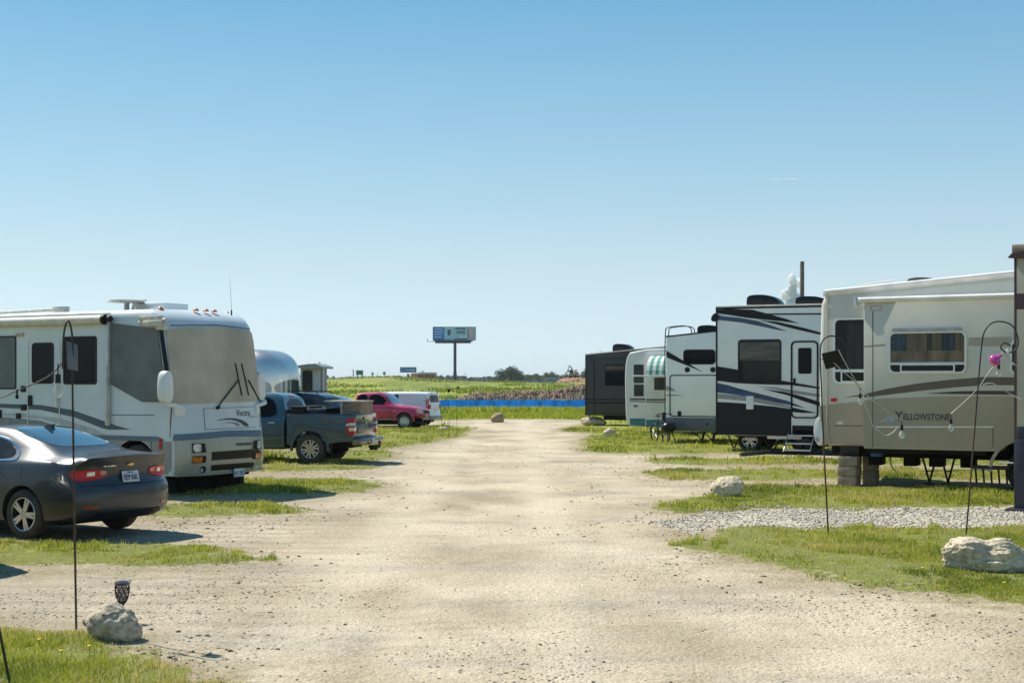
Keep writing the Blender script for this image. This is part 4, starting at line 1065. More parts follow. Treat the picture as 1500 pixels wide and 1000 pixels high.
PK('rear_window', chaikin([(.36, 1.30), (1.64, 1.30), (1.56, 1.74), (.44, 1.74)], 1), 'rear', glass_d, off=.006)
PK('high_brake_light', rrect(.86, 1.80, 1.14, 1.835, .01), 'rear', red_lens, off=.014, thick=.015)
for far in (False, True):
    PK('side_window', chaikin([(-2.18, 1.27), (-2.22, 1.55), (-2.36, 1.77), (-2.85, 1.80), (-2.9, 1.26)], 1), 'side', glass_d, off=.007, far=far)
    PK('side_window', chaikin([(-2.98, 1.26), (-2.96, 1.80), (-3.5, 1.78), (-4.05, 1.36), (-4.1, 1.26)], 1), 'side', glass_d, off=.007, far=far)
PK('door_seam', [(-2.06, .45), (-2.07, .45), (-2.07, 1.2), (-2.06, 1.2)], 'side', black_p, off=.003)
PK('door_seam', [(-2.94, .45), (-2.95, .45), (-2.95, 1.2), (-2.94, 1.2)], 'side', black_p, off=.003)
m = MB(); m.tube([(-2.38, -.005, 1.11), (-2.36, -.04, 1.115), (-2.18, -.04, 1.115), (-2.16, -.005, 1.11)], .015, 6); m.build('door_handle', chrome, pk)
m = MB(); m.box(-5.3, -.3, .35, 1.65, .42, .60); m.tube([(-.9, .45, .38), (-.3, .45, .38)], .04, 8); m.build('chassis', under, pk)
tyre_set(pk, (AX,), WR, .27, .15, 1.85, spokes=6, rimr=.62, rim=alloy); tyre_set(pk, (-4.90,), WR, .27, .15, 1.85, spokes=6, rimr=.62)
m = MB(); m.box(-.72, -.69, .03, .30, .28, .60); m.build('mud_flap', rubber, pk)
lettering('lettering', 'FX4', lambda u, v, d: Vector((-.88 + u, -.002 - d, 1.14 + v)), .34, .065, M('dull_red', (.22, .05, .05), .5), pk, bold=.02)
m = MB(); m.prism([(-.50, 1.12), (-.28, 1.12), (-.28, 1.22), (-.50, 1.22)], -.004, 0, 'y'); m.build('sticker', M('sticker_grey', (.09, .11, .13), .5), pk)
# bed load
tb = MB(); tb.box(-1.78, -1.42, .12, 1.88, 1.34, 1.50); tb.box(-1.80, -1.40, .10, 1.90, 1.50, 1.55); tb_root = fp.thing('bed_toolbox', 'black lidded toolbox across the front of the blue pickup bed', 'toolbox')
tb.build('box', black_p, tb_root, bevel=.015); 
for y0_ in (.35, 1.55): m = MB(); m.box(-1.70, -1.385, y0_, y0_ + .07, 1.44, 1.53); m.build('latch', alu, tb_root, bevel=.01)
hc = fp.thing('wooden_hutch', 'open sided wooden hutch with flat roof riding in the blue pickup bed', 'hutch')
m = MB(); m.box(-1.02, .02, .55, 1.70, 1.66, 1.70); m.build('roof', M('pale_board', (.38, .35, .30), .8, var=.15), hc, bevel=.006)
m = MB(); m.box(-.50, .0, .60, 1.66, .74, 1.655); m.build('crate_body', wood_m, hc, bevel=.006)
m = MB(); m.box(-1.0, -.52, .65, 1.6, .74, 1.5); m.build('dark_mesh_side', under, hc, bevel=.01)
m = MB(); m.box(-.56, -.505, .56, .62, .74, 1.655); m.build('corner_post', M('cream_wood', (.50, .44, .33), .8), hc)
bar_ = fp.thing('gear_bundle', 'dark covered bundle between the toolbox and hutch in the blue pickup bed', 'bundle')
m = MB(); m.prism(chaikin([(-1.38, .74), (-1.38, 1.44), (-1.25, 1.50), (-1.12, 1.48), (-1.06, 1.3), (-1.06, .74)], 2), .2, 1.8, 'y'); m.build('cover', M('navy_tarp', (.020, .035, .055), .7, var=.3, scale=4, bump=.4, bscale=5), bar_, bevel=.03)

for o_ in (pk, tb_root, hc, bar_): o_.scale = (.955, .955, .94)
# ================================================================== helpers for the boxy trailers on the right
def decal(fr, root, name, px, mat, yo=0.0, lift=.004, smooth_n=0, raw=False):
    q = px if raw else fr.S(px, yo)
    if smooth_n: q = chaikin(q, smooth_n)
    m = MB(); m.prism(q, yo - lift, yo + .003); return m.build(name, mat, root, smooth=0)
LIFT = [.003]
def dec(fr, root, name, px, mat, yo=0.0, n=0):
    LIFT[0] = LIFT[0] + .0006 if LIFT[0] < .012 else .0032
    return decal(fr, root, name, px, mat, yo, LIFT[0], n)
def outline(fr, root, name, a, b, wd, r, mat, yo=0.0, proud=.010):
    (x0, z1), (x1, z0) = fr.side(*a, yo), fr.side(*b, yo)
    m = MB(); m.frame(rrect(x0, z0, x1, z1, r), rrect(x0 + wd, z0 + wd, x1 - wd, z1 - wd, max(r - wd, .01)), yo - proud, yo + .003)
    return m.build(name, mat, root, bevel=.002)
def roof_unit(root, x0, x1, y0, y1, z, h, mat, name='air_conditioner', back=.25):
    L = x1 - x0
    q = chaikin([(x0 + .01, z), (x0, z + h * .55), (x0 + .05, z + h), (x0 + L * .55, z + h * 1.02), (x0 + L * .85, z + h * .75), (x1, z + h * .25), (x1, z)], 2)
    m = MB(); m.prism(q, y0, y1); o = m.build(name, mat, root, bevel=.03)
    g = MB()
    for k in range(5): g.box(x0 - .006, x0 + .02, y0 + .08, y1 - .08, z + h * (.15 + .13 * k), z + h * (.21 + .13 * k))
    g.box(x0 + L * .12, x0 + L * .5, y0 - .004, y0 + .01, z + h * .25, z + h * .6)
    g.build('vent_grille', black_p, o)
    return o
def shell(root, pts, wd, mat, name='body', bevel=.06, roof=None, y0=0.0):
    m = MB(); m.prism(pts, y0, y0 + wd); o = m.build(name, mat, root, bevel=bevel, segs=3, smooth=40); return o
def leg(root, x, y, z0, h=None, foot=.22, mat=None, name='stabilizer_jack', w=.045):
    m = MB(); m.box(x - w, x + w, y - w, y + w, .06, z0); m.box(x - w * .7, x + w * .7, y - w * .7, y + w * .7, .0, z0); m.box(x - foot / 2, x + foot / 2, y - foot / 2, y + foot / 2, -.01, .03)
    return m.build(name, mat or steel_b, root, bevel=.006)
def scissor(root, x, y, z0, s=.35, name='scissor_jack'):
    m = MB()
    m.tube([(x - s, y, z0), (x, y, .05)], .022, 6); m.tube([(x + s, y, z0), (x, y, .05)], .022, 6); m.tube([(x - s * .55, y, z0 * .5), (x + s * .55, y, z0 * .5)], .014, 6)
    m.box(x - .12, x + .12, y - .1, y + .1, -.01, .05)
    return m.build(name, steel_b, root)

# ================================================================== big fifth wheel with the tan band
fy = Fr(1203, 28.8, 30)
yt = fy.thing('fifth_wheel_trailer', 'cream and tan fifth wheel trailer with mountain logo, rear end propped on grey blocks', 'trailer')
SY = fy.S
top0 = fy.side(1204, 428); topR = fy.side(1483, 400); roofslope = (topR[1] - top0[1]) / (topR[0] - top0[0])
zt0 = top0[1]; zR = zt0 + roofslope * 4.6
WX = fy.side(1508, 672)[0]
Zb = fy.side(1203, 652)[1]
ar = [(WX + .62 * math.cos(rad(t)), .40 + .62 * math.sin(rad(t))) for t in range(180, -1, -12)]
ZB2 = .80
out = [(.10, Zb + .0), (.0, Zb + .12), (-.055, 1.6), (-.06, 2.4), (-.02, zt0 - .25), (.06, zt0 - .06), (.16, zt0 - .0)] + [(4.6, zR), (6.4, zR + .05), (9.2, zR), (9.5, zR - .25), (9.4, 1.9), (7.6, 1.85), (7.4, ZB2)] + [(WX + .62, ZB2)] + ar[::-1] + [(WX - .62, ZB2)]
out = out[:-len(ar) - 2] + [(WX + .62, ZB2)] + [p for p in ar[::-1] if p[1] > ZB2] + [(WX - .62, ZB2)]
body = shell(yt, out, 2.45, cream_p, bevel=.10)
# white roof edge cap
m = MB(); m.prism([(.05, zt0 - .085), (.05, zt0 + .012), (4.6, zR + .012), (6.4, zR + .062), (9.2, zR + .012), (9.2, zR - .07), (6.4, zR - .03), (4.6, zR - .08)], -.022, .08); m.tube([(.10, -.02, zt0 + .005), (4.6, -.02, zR + .005), (6.4, -.02, zR + .055), (9.2, -.02, zR + .005)], .045, 10); m.build('roof_edge_trim', roofm, yt, bevel=.0, smooth=50)
m = MB(); m.tube([(.14, -.03, zt0 - .02), (.13, -.03, 1.2), (.2, -.03, Zb - .1)], .011, 6); m.build('coax_cable', M('cable_grey', (.42, .40, .35), .6), yt)
# slide-out room standing proud of the flank
SO = -.42
sx0 = fy.side(1265, 500, SO)[0]; sz1 = fy.side(1262, 442, SO)[1]; sz0 = fy.side(1290, 657, SO)[1]; sx1 = sx0 + 6.6
arS = [(WX + .60 * math.cos(rad(t)), .40 + .60 * math.sin(rad(t))) for t in range(0, 181, 10)]
so_ = [(sx0, sz0), (sx0, sz1), (sx1, sz1), (sx1, sz0), (WX + .62, sz0)] + [p for p in arS if p[1] > sz0] + [(WX - .62, sz0)]
m = MB(); m.prism(so_, SO, -.001); slide = m.build('slide_out', cream_p, yt, bevel=.02)
m = MB(); m.tube([(sx0 - .10, SO - .05, sz1 + .03), (sx1, SO - .05, sz1 + .03)], .055, 12); m.box(sx0 - .05, sx1, SO - .04, 0, sz1 + .06, sz1 + .075); tp = m.build('slide_topper', roofm, yt, smooth=50)
m = MB(); m.box(sx0 - .17, sx0 - .11, SO - .11, SO + .01, sz1 - .12, sz1 + .10); m.box(sx0 - .12, sx0 - .02, SO - .06, SO + .01, sz1 - .09, sz1 - .03); m.build('topper_bracket', alu, tp, bevel=.006)
# tan lower band: on the rear flank and on the slide-out
rear_px = [(1195, 595), (1230, 590), (1266, 585), (1266, 652), (1205, 652)]
q = fy.S(rear_px); q[0] = (.0, q[0][1]); q[-1] = (.05, Zb + .03); q[2] = (sx0 - .02 + .0, q[2][1]); q[3] = (sx0 + .3, .80)
dec(fy, yt, 'tan_band', None, taupe) if False else None
m = MB(); m.prism([(-.03, fy.side(1200, 594)[1]), (fy.side(1262, 586)[0] + .5, fy.side(1262, 585)[1] + .02), (fy.side(1262, 586)[0] + .5, .84), (.08, Zb + .03), (-.0, Zb + .14)], -.006, .004); m.build('tan_band', taupe, yt)
s2 = fy.S([(1266, 586), (1300, 583), (1360, 581), (1420, 580), (1480, 580)], SO)
m = MB(); m.prism([(sx0 + .006, sz0 + .02)] + [(sx0 + .006, s2[0][1])] + s2[1:] + [(sx1 - .01, s2[-1][1]), (sx1 - .01, sz0 + .02), (WX + .64, sz0 + .02)] + [p for p in arS if p[1] > sz0 + .02][0:] + [(WX - .64, sz0 + .02)], SO - .005, SO + .002); m.build('tan_band', taupe, slide)
D = lambda nm, px, mat, n=0, yo=SO, rt=None: dec(fy, rt or slide, nm, px, mat, yo, n)
D('swoosh', [(1266, 577), (1300, 569), (1340, 562), (1390, 556), (1440, 552), (1560, 553), (1560, 564), (1440, 564), (1400, 567), (1350, 572), (1300, 578), (1266, 582)], brown_d)
D('swoosh', [(1236, 582), (1250, 579.5), (1264, 577), (1264, 580), (1250, 581)], brown_d, 0, 0.0, yt)
D('pinstripe', [(1356, 576), (1400, 573), (1440, 572), (1560, 573), (1560, 579), (1440, 577.5), (1400, 577)], maroon)
D('upper_stripe', [(1419, 494.5), (1482, 493), (1482, 507), (1419, 506.5)], taupe_l)
D('upper_stripe', [(1266, 506.5), (1297, 503.5), (1297, 506.5), (1266, 509)], taupe_l)
D('hatch_rail', [(1283, 624), (1455, 624), (1455, 626), (1283, 626)], alu)
D('hatch_seam', [(1454, 626), (1455.2, 626), (1455.2, 655), (1454, 655)], M('seam_dark', (.09, .085, .08), .6))
D('panel_seam', [(1278, 456), (1279, 456), (1279, 655), (1278, 655)], M('seam_dark', (.09, .085, .08), .6))
D('panel_seam', [(1222, 622.6), (1263, 622.8), (1263, 624), (1222, 623.8)], M('seam_dark', (.09, .085, .08), .6), 0, 0.0, yt)
D('mountain_logo', [(1285, 617), (1296, 613), (1303, 607.5), (1307, 609), (1313, 616), (1342, 616.5), (1290, 617.5)], M('logo_silver', (.36, .40, .43), .4, metal=.2))
p0 = fy.side(1311, 616, SO); p1 = fy.side(1392, 604, SO)
def on_y(x0, z0, yo, lift=.008):
    return lambda u, v, d: Vector((x0 + u, yo - lift - d, z0 + v))
lettering('lettering', 'Y', on_y(p0[0], p0[1], SO), .155, .185, text_d, slide, bold=.02)
lettering('lettering', 'ELLOWSTONE', on_y(p0[0] + .165, p0[1] + .02, SO), p1[0] - p0[0] - .165, .125, text_d, slide, bold=.02)
(x0, z1), (x1, z0) = fy.side(1226, 617), fy.side(1235, 621); m = MB(); m.box(x0, x1, -.012, 0, z0, z1); m.build('badge', alu, yt)
(x0, z1), (x1, z0) = fy.side(1275, 448, SO), fy.side(1292, 455, SO); m = MB(); m.frame(rrect(x0, z0, x1, z1, .02), rrect(x0 + .015, z0 + .015, x1 - .015, z1 - .015, .015), SO - .01, SO + .002); m.build('vent_outline', taupe_l, slide)
(x0, z1), (x1, z0) = fy.side(1217, 583), fy.side(1226, 588); m = MB(); m.prism(rrect(x0, z0, x1, z1, .03), -.03, 0); m.build('marker_light', red_lens, yt, bevel=.008)
(x0, z1), (x1, z0) = fy.side(1491, 608, SO), fy.side(1496, 622, SO); m = MB(); m.prism(rrect(x0, z0, x1, z1, .03), SO - .03, SO); m.build('marker_light', red_lens, slide, bevel=.008)
# windows with curtains behind the glass
curt_tan = M('curtain_tan', (.30, .245, .165), .9, var=.3, scale=2.0, stretch=(6, 1, .6), col2=(.16, .13, .09))
curt_blue = M('curtain_blue', (.07, .12, .17), .9, var=.3, scale=2.0, stretch=(6, 1, .6))
def trailer_window(root, fr, a, b, yo, sill_px, mat=None, curtains=True, r=.09, name='window'):
    (x0, z1), (x1, z0) = fr.side(*a, yo), fr.side(*b, yo); zs = fr.side(a[0], sill_px, yo)[1]
    f = MB(); fw = .045
    f.frame(rrect(x0 - .03, z0 - .03, x1 + .03, z1 + .03, r + .03), rrect(x0 + .012, z0 + .012, x1 - .012, z1 - .012, r), yo - .035, yo + .01)
    f.box(x0, x1, yo - .032, yo, zs - .02, zs + .03)
    w_ = f.build(name, mat or white_p, root, bevel=.006)
    m = MB(); m.prism(rrect(x0, z0, x1, z1, r), yo - .004, yo + .012); m.build('dark_interior', black_p, w_)
    if curtains:
        seg = [(0, .22, curt_blue), (.22, .50, curt_tan), (.50, .56, M('blind_grey', (.16, .14, .12), .9)), (.56, .70, curt_tan), (.70, .86, curt_blue), (.86, 1, curt_tan)]
        for s0, s1, mm in seg:
            xa, xb = x0 + (x1 - x0) * s0 + .004, x0 + (x1 - x0) * s1 - .004
            n = 14; pts = [(xa + (xb - xa) * k / n, yo - .010 - .006 * math.sin(k * 2.2)) for k in range(n + 1)]
            zc = zs + .03; mb = MB(); vs = [(x, y, z) for x, y in pts for z in (zc, z1 - .02)]
            mb.add(vs, [(2 * k, 2 * k + 1, 2 * k + 3, 2 * k + 2) for k in range(n)]); mb.build('curtain', mm, w_, fix=False)
        vz = zs + (z1 - zs) * .42
        mb = MB(); mb.box(x0 + .01, x1 - .01, yo - .020, yo - .017, zs + .03, vz); mb.build('valance', M('lower_blind', (.34, .27, .17), .9, var=.25, scale=1.5, stretch=(4, 1, 1)), w_)
    g = MB(); g.prism(rrect(x0 + .01, z0 + .01, x1 - .01, z1 - .01, r), yo - .026, yo - .022); g.build('pane', glass_c, w_)
    w3 = (x1 - x0)
    t = MB(); t.frame(rrect(x0 + w3 * .14, z0 + .0, x1 - w3 * .13, zs + .01, .02), rrect(x0 + w3 * .14 + .03, z0 + .03, x1 - w3 * .13 - .03, zs - .03, .02), yo - .042, yo - .02); t.build('vent_sash', mat or white_p, w_, bevel=.003)
    return w_
trailer_window(slide, fy, (1304, 488), (1414, 545), SO, 533)
m = MB(); xa, za = fy.side(1308, 484, SO); xb = fy.side(1409, 484, SO)[0]; m.box(xa, xb, SO - .07, SO, za - .02, za + .035); m.build('drip_cap', M('drip_cap_blue_grey', (.42, .44, .50), .5), slide, bevel=.01)
trailer_window(yt, fy, (1223, 468), (1290, 560), 0.0, 543, curtains=False)
cz = fy.S([(1225, 470), (1262, 470)], 0.0)
m = MB(); x0_, z0_ = fy.side(1240, 541); x1_, z1_ = fy.side(1262, 474); m.prism([(x0_, z0_), (x0_ + .03, z1_), (x1_ + .2, z1_), (x1_ + .2, z0_)], -.015, -.006); m.build('curtain', M('curtain_dark', (.045, .038, .036), .9, var=.4, scale=2, stretch=(6, 1, .5)), yt)
trailer_window(slide, fy, (1482, 500), (1540, 547), SO, 533, curtains=False)
# rear corner lamp housing, bumper, running gear
m = MB(); m.prism(chaikin([(-.10, fy.side(1197, 612)[1]), (.0, fy.side(1197, 612)[1] + .02), (.05, 1.0), (.02, Zb - .02), (-.10, Zb + .02), (-.17, 1.1)], 2), -.04, .35); m.build('corner_lamp_housing', white_p, yt, bevel=.02)
m = MB(); m.lathe([(.0, -.04), (.055, -.04), (.06, .0), (.05, .05), (0, .05)], 12, 'y', (-.07, .0, Zb + .12)); m.build('bumper_cap', alu, yt)
u = MB(); u.box(.3, 7.2, .25, 2.2, .58, .84); u.box(.15, 7.2, .22, .34, .62, .80); u.box(sx0 + .05, WX - .7, SO + .02, .2, sz0 - .09, sz0 + .01); uo = u.build('chassis', under, yt, bevel=.02)
for k, xx in enumerate((.9, 1.6, 2.1, 2.7)):
    m = MB(); m.box(xx, xx + .25, .2, .6, .42, .62); m.build('hanger_bracket', under, yt, bevel=.02)
m = MB(); m.box(.36, .74, .1, .5, .60, .86); m.tube([(.40, .2, .84), (.74, .2, .64)], .05, 8); m.lathe([(0, 0), (.14, 0), (.14, .05), (.05, .12), (0, .12)], 16, 'z', (.42, .28, .60)); m.build('rear_jack', steel_b, yt, bevel=.01)
m = MB(); m.box(1.0, 1.24, .0, .28, .60, .84); m.build('leveling_jack', blue_plastic, yt, bevel=.02)
scissor(yt, fy.side(1332, 690)[0] + .1, 1.2, .56, .14); scissor(yt, fy.side(1360, 690)[0] + .1, 1.2, .56, .13)
for yn, nr in ((-.02, True), (2.2, False)):
    wheel(yt, WX, yn, .40, .40, .24, nr, style='plain', rim=dark_alloy); wheel(yt, WX + .95, yn, .40, .40, .24, nr, style='plain', rim=dark_alloy)
m = MB(); m.frame([(WX + .66 * math.cos(rad(t)), .40 + .66 * math.sin(rad(t))) for t in range(0, 181, 9)], [(WX + .60 * math.cos(rad(t)), .40 + .60 * math.sin(rad(t))) for t in range(0, 181, 9)], SO - .03, SO + .01); m.build('fender_trim', taupe, slide)
m = MB(); m.box(3.05, 3.75, -.45, -.1, .44, .50)
m.build('folded_step', steel_b, yt, bevel=.01)
for k in range(5):
    m = MB(); xk = 3.10 + .14 * k; m.tube([(xk, -.3, .44), (xk + .02, -.3, .16)], .02, 6); m.build('step_leg', steel_b, yt)
q = MB(); rx, rz = fy.side(1351, 410, .8); roof_unit(yt, rx - .30, rx + .42, .7, 1.4, zt0 + roofslope * (rx - .3) - .02, .20, M('grey_plastic_cover', (.10, .105, .11), .5), 'roof_vent')
m = MB(); m.tube([(.75, .15, zt0 + .12), (1.1, .15, zt0 + .17), (1.45, .15, zt0 + .2)], .02, 6); m.build('roof_cable', roofm, yt)
m = MB(); m.box(-.14, -.05, .5, .6, zt0 - .3, zt0 - .12); m.build('marker_light', red_lens, yt)

# ================================================================== black and white toy hauler
fb = Fr(1050, 42.0, 24)
bt = fb.thing('black_white_trailer', 'tall black and white travel trailer with swooping blue and grey stripes and entry steps', 'trailer')
U = lambda u, v: (1030 + u / 3.845, 410 + v / 3.845)
def UP(pts): return [U(*p) for p in pts]
bz1 = fb.side(1050, 450.5)[1]; bz0 = fb.side(1050, 637)[1]; xs_ = fb.side(1159, 600)[0]
body = shell(bt, [(0, bz0), (-.0, bz1 - .02), (.02, bz1), (8.6, bz1 + .02), (8.9, bz1 - .3), (8.9, 1.9), (7.4, 1.8), (7.3, .82), (xs_ + .02, .82), (xs_ + .02, bz0)], 2.5, rv_white, bevel=.02)
m = MB(); m.box(-.03, 8.7, -.03, 2.53, bz1 + .005, bz1 + .05); m.build('roof_edge', roofm, bt, bevel=.01)
m = MB(); m.box(-.028, 8.5, -.02, .0, bz1 - .05, bz1 + .004); m.build('awning_case', charcoal, bt, bevel=.004)
m = MB(); m.box(-.03, .02, -.012, .03, bz0, bz1 - .02); m.build('corner_trim', black_p, bt)
BD = lambda nm, pts, mat, n=0: dec(fb, bt, nm, UP(pts), mat, 0.0, n)
BD('upper_band', [(75, 168), (150, 163), (280, 168), (380, 195), (460, 217), (540, 245), (440, 232), (330, 222), (240, 212), (75, 186)], charcoal)
BD('thin_line', [(330, 189), (1400, 182), (1400, 190), (345, 197)], charcoal)
BD('blue_swoosh', [(75, 196), (110, 204), (200, 212), (300, 230), (400, 262), (470, 289), (400, 277), (330, 262), (220, 240), (130, 230), (75, 224)], blue_d)
BD('side_swoosh', [(310, 226), (420, 236), (560, 268), (700, 306), (1200, 400), (1200, 420), (640, 304), (520, 277), (400, 246)], charcoal)
BD('mid_band', [(75, 485), (195, 505), (205, 572), (75, 568)], charcoal)
BD('mid_band', [(75, 566), (205, 570), (440, 566), (560, 586), (700, 612), (1100, 660), (700, 618), (500, 592), (300, 586), (180, 580)], charcoal)
BD('blue_swoosh', [(76, 578), (140, 592), (200, 610), (330, 643), (470, 678), (580, 722), (430, 692), (300, 666), (180, 645), (76, 632)], blue_d)
BD('grey_swoosh', [(78, 640), (160, 645), (250, 655), (430, 692), (496, 712), (496, 722), (400, 706), (250, 682), (78, 666)], grey_d)
BD('grey_swoosh', [(300, 598), (400, 604), (520, 622), (700, 650), (1100, 700), (1100, 716), (700, 664), (500, 638), (400, 614)], grey_d)
BD('side_swoosh', [(330, 612), (450, 628), (560, 655), (700, 700), (1100, 800), (1100, 830), (700, 724), (560, 680), (480, 650)], charcoal)
BD('side_swoosh', [(497, 716), (560, 730), (640, 748), (560, 748), (497, 742)], charcoal)
BD('lower_panel', [(76, 686), (200, 692), (300, 702), (400, 712), (497, 726), (497, 878), (76, 870)], charcoal)
rv_window(bt, fb, U(196, 336), U(441, 580), r=.1, glass_m=M('bright_reflecting_glass', (.010, .011, .010), .05, var=.4, scale=1.5, spec=.25))
(x0, z1), (x1, z0) = fb.side(*U(206, 352)), fb.side(*U(431, 452)); m = MB(); m.box(x0, x1, -.012, -.004, z0, z1); m.build('window_reflection', M('olive_reflection', (.085, .085, .065), .35, var=.45, scale=1.2, stretch=(.6, 1, 5), spec=.6), bt)  # streaky olive panel paints the lighter reflection on the upper pane
# entry door
dw = .80; (dx0, dz1) = fb.side(*U(494, 343)); dz0 = fb.side(*U(497, 778))[1]
m = MB(); m.frame(rrect(dx0, dz0, dx0 + dw, dz1, .14), rrect(dx0 + .05, dz0 + .04, dx0 + dw - .05, dz1 - .05, .10), -.022, .003); dr = m.build('entry_door', black_p, bt, bevel=.004)
(wx0, wz1), (_, wz0) = fb.side(*U(536, 383)), fb.side(*U(625, 527))
m = MB(); m.prism(rrect(wx0, wz0, wx0 + .38, wz1, .05), -.02, .004); m.build('door_window', glass_d, dr)
(hx, hz) = fb.side(*U(514, 565)); m = MB(); m.box(hx - .03, hx + .04, -.04, 0, hz - .07, hz + .06); m.build('handle', black_p, dr, bevel=.01)
(x0, z1), (x1, z0) = fb.side(*U(243, 652)), fb.side(*U(284, 728)); m = MB(); m.prism(rrect(x0, z0, x1, z1, .02), -.022, 0); m.build('utility_port', white_p, bt, bevel=.006)
# awning head at the rear corner
m = MB(); m.prism(chaikin([(-.13, bz1 - .42), (-.16, bz1 - .30), (-.06, bz1 - .16), (.04, bz1 - .18), (.04, bz1 - .40)], 1), -.10, .05); m.build('awning_bracket', black_p, bt, bevel=.01)
rv = lambda u: fb.side(*U(u, 140), 1.0)[0]
roof_unit(bt, rv(252), rv(442), .8, 1.5, bz1 + .04, .36, black_g); roof_unit(bt, rv(526), rv(526) + 1.0, .8, 1.5, bz1 + .04, .28, black_g)
u = MB(); u.box(.5, 7.2, .2, 2.3, .45, bz0 + .05); u.box(xs_ + .05, 7.2, .06, 2.3, .5, .84); u.build('chassis', under, bt, bevel=.02)
m = MB(); m.box(xs_ + .1, 7.0, .0, .06, .68, .80); m.build('frame_rail', black_g, bt, bevel=.01)
m = MB(); m.box(xs_ + .75, xs_ + .82, -.012, 0, .72, .78); m.build('marker_light', red_lens, bt)
wxx = fb.side(*U(243, 880))[0]
for xx in (wxx, fb.side(*U(545, 890))[0]):
    for yn, nr in ((.5, True), (2.2, False)): wheel(bt, xx, yn, .36, .36, .22, nr, style='star', spokes=5, tyre=rubber, rim=alloy if xx == wxx else dark_alloy)
st = MB(); sx = fb.side(*U(482, 885))[0]
for zz, yy in ((.52, -.10), (.30, -.32), (.12, -.54)): st.box(sx, sx + .75, yy - .14, yy + .12, zz, zz + .035)
st.tube([(sx, -.0, .60), (sx, -.66, .10)], .018, 6); st.tube([(sx + .75, -.0, .60), (sx + .75, -.66, .10)], .018, 6); st.build('entry_steps', alu, bt, bevel=.004)
scissor(bt, fb.side(*U(375, 900))[0], .3, .5, .3); m = MB(); xx = fb.side(*U(375, 900))[0]; m.box(xx - .1, xx + .9, .1, .2, .42, .50); m.build('drain_pipe', alu, bt)
scissor(bt, -.0 + .25, 1.0, .52, .2)

# ================================================================== white trailer with the outlined ramp panel and ladder
fmid = Fr(975.5, 47.5, 22)
mt = fmid.thing('ladder_trailer', 'white travel trailer with a rear ladder and a black outlined storage panel', 'trailer')
V = lambda u, v: (850 + u / 5.262, 480 + v / 5.262)
def VP(p): return [V(*q) for q in p]
mz1 = fmid.side(*V(660, 72))[1]; mzr = fmid.side(*V(1040, 30)); mz0 = fmid.side(*V(662, 795))[1]; msl = (mzr[1] - mz1) / mzr[0]
shell(mt, [(0, mz0), (0, mz1), (2.6, mz1 + msl * 2.6), (7.2, mz1 + msl * 2.6), (7.4, 2.6), (7.3, mz0)], 2.45, rv_white, bevel=.02)
m = MB(); m.prism([(-.02, mz1 + .006), (-.02, mz1 + .04), (2.6, mz1 + msl * 2.6 + .04), (7.2, mz1 + msl * 2.6 + .04), (7.2, mz1 + msl * 2.6 + .006), (2.6, mz1 + msl * 2.6 + .006)], -.02, 2.47); m.build('roof_edge', charcoal, mt)
MD = lambda nm, p, mat: dec(fmid, mt, nm, VP(p), mat)
MD('swoosh', [(663, 176), (720, 208), (800, 256), (880, 302), (945, 340), (860, 306), (750, 262), (663, 226)], charcoal)
MD('grey_swoosh', [(663, 446), (700, 458), (738, 488), (663, 484)], grey_d); MD('grey_swoosh', [(663, 512), (740, 515), (805, 524), (663, 524)], grey_d)
outline(fmid, mt, 'storage_panel', V(688, 362), (1095, V(0, 690)[1]), .035, .1, black_p, proud=.012)
m = MB(); x0, z0 = fmid.side(*V(765, 662)); m.prism(chaikin([(x0 - .06, z0 - .08), (x0 + .06, z0 - .08), (x0 + .07, z0 + .09), (x0 - .07, z0 + .09)], 1), -.03, 0); m.build('panel_latch', black_p, mt, bevel=.008)
rv_window(mt, fmid, V(794, 168), V(1042, 282), r=.12)
for u in (825, 1022):
    x0, z0 = fmid.side(*V(u, 323)); m = MB(); m.lathe([(0, -.03), (.06, -.035), (.085, -.02), (.09, 0)], 18, 'y', (x0, 0, z0)); m.build('outdoor_speaker', black_p, mt, smooth=50)
m = MB(); zz = fmid.side(*V(662, 690))[1]; m.box(-.0, 7.28, -.012, .01, mz0 + .01, zz); m.build('lower_skirt', M('skirt_grey', (.095, .105, .12), .4, var=.08), mt, bevel=.004)
for u in (722, 978):
    x0, z0 = fmid.side(*V(u, 742)); m = MB(); m.box(x0 - .03, x0 + .03, -.02, 0, z0 - .05, z0 + .05); m.build('skirt_latch', black_p, mt, bevel=.006)
m = MB(); m.box(-.17, .0, .1, 2.3, mz0 - .05, mz0 + .62); m.build('rear_bumper_box', charcoal, mt, bevel=.02)
rr_ = fmid.side(*V(830, 12))[0]
for k, yy in enumerate((.35, .75)):
    m = MB(); m.tube(chaikin([(-.13, yy, mz0 + .6), (-.14, yy, mz1 + .25), (-.04, yy, mz1 + .36), (.75, yy, mz1 + .40), (.80, yy, mz1 + .10)], 2, closed=False), .018, 6); lad = m.build('ladder_rail', steel_b, mt)
m = MB()
for k in range(9): z = mz0 + .75 + .28 * k; m.tube([(-.14, .35, z), (-.14, .75, z)], .014, 6)
m.build('ladder_rungs', steel_b, mt)
xx = fmid.side(1023, 480, 1)[0]; roof_unit(mt, xx, xx + .95, .8, 1.5, mz1 + msl * min(xx, 2.6) + .03, .30, black_g)
u = MB(); u.box(.2, 7.0, .2, 2.2, .45, mz0 + .03); u.build('chassis', under, mt, bevel=.02)
for uu in (930, 1012):
    x0 = fmid.side(*V(uu, 860))[0]; m = MB(); m.tube([(x0 + .05, .3, mz0), (x0 - .05, .25, .05)], .045, 8); m.box(x0 - .16, x0 + .06, .16, .36, -.01, .04); m.tube([(x0 - .4, .3, mz0), (x0 - .06, .27, .18)], .018, 6); m.build('stabilizer_leg', steel_b, mt)
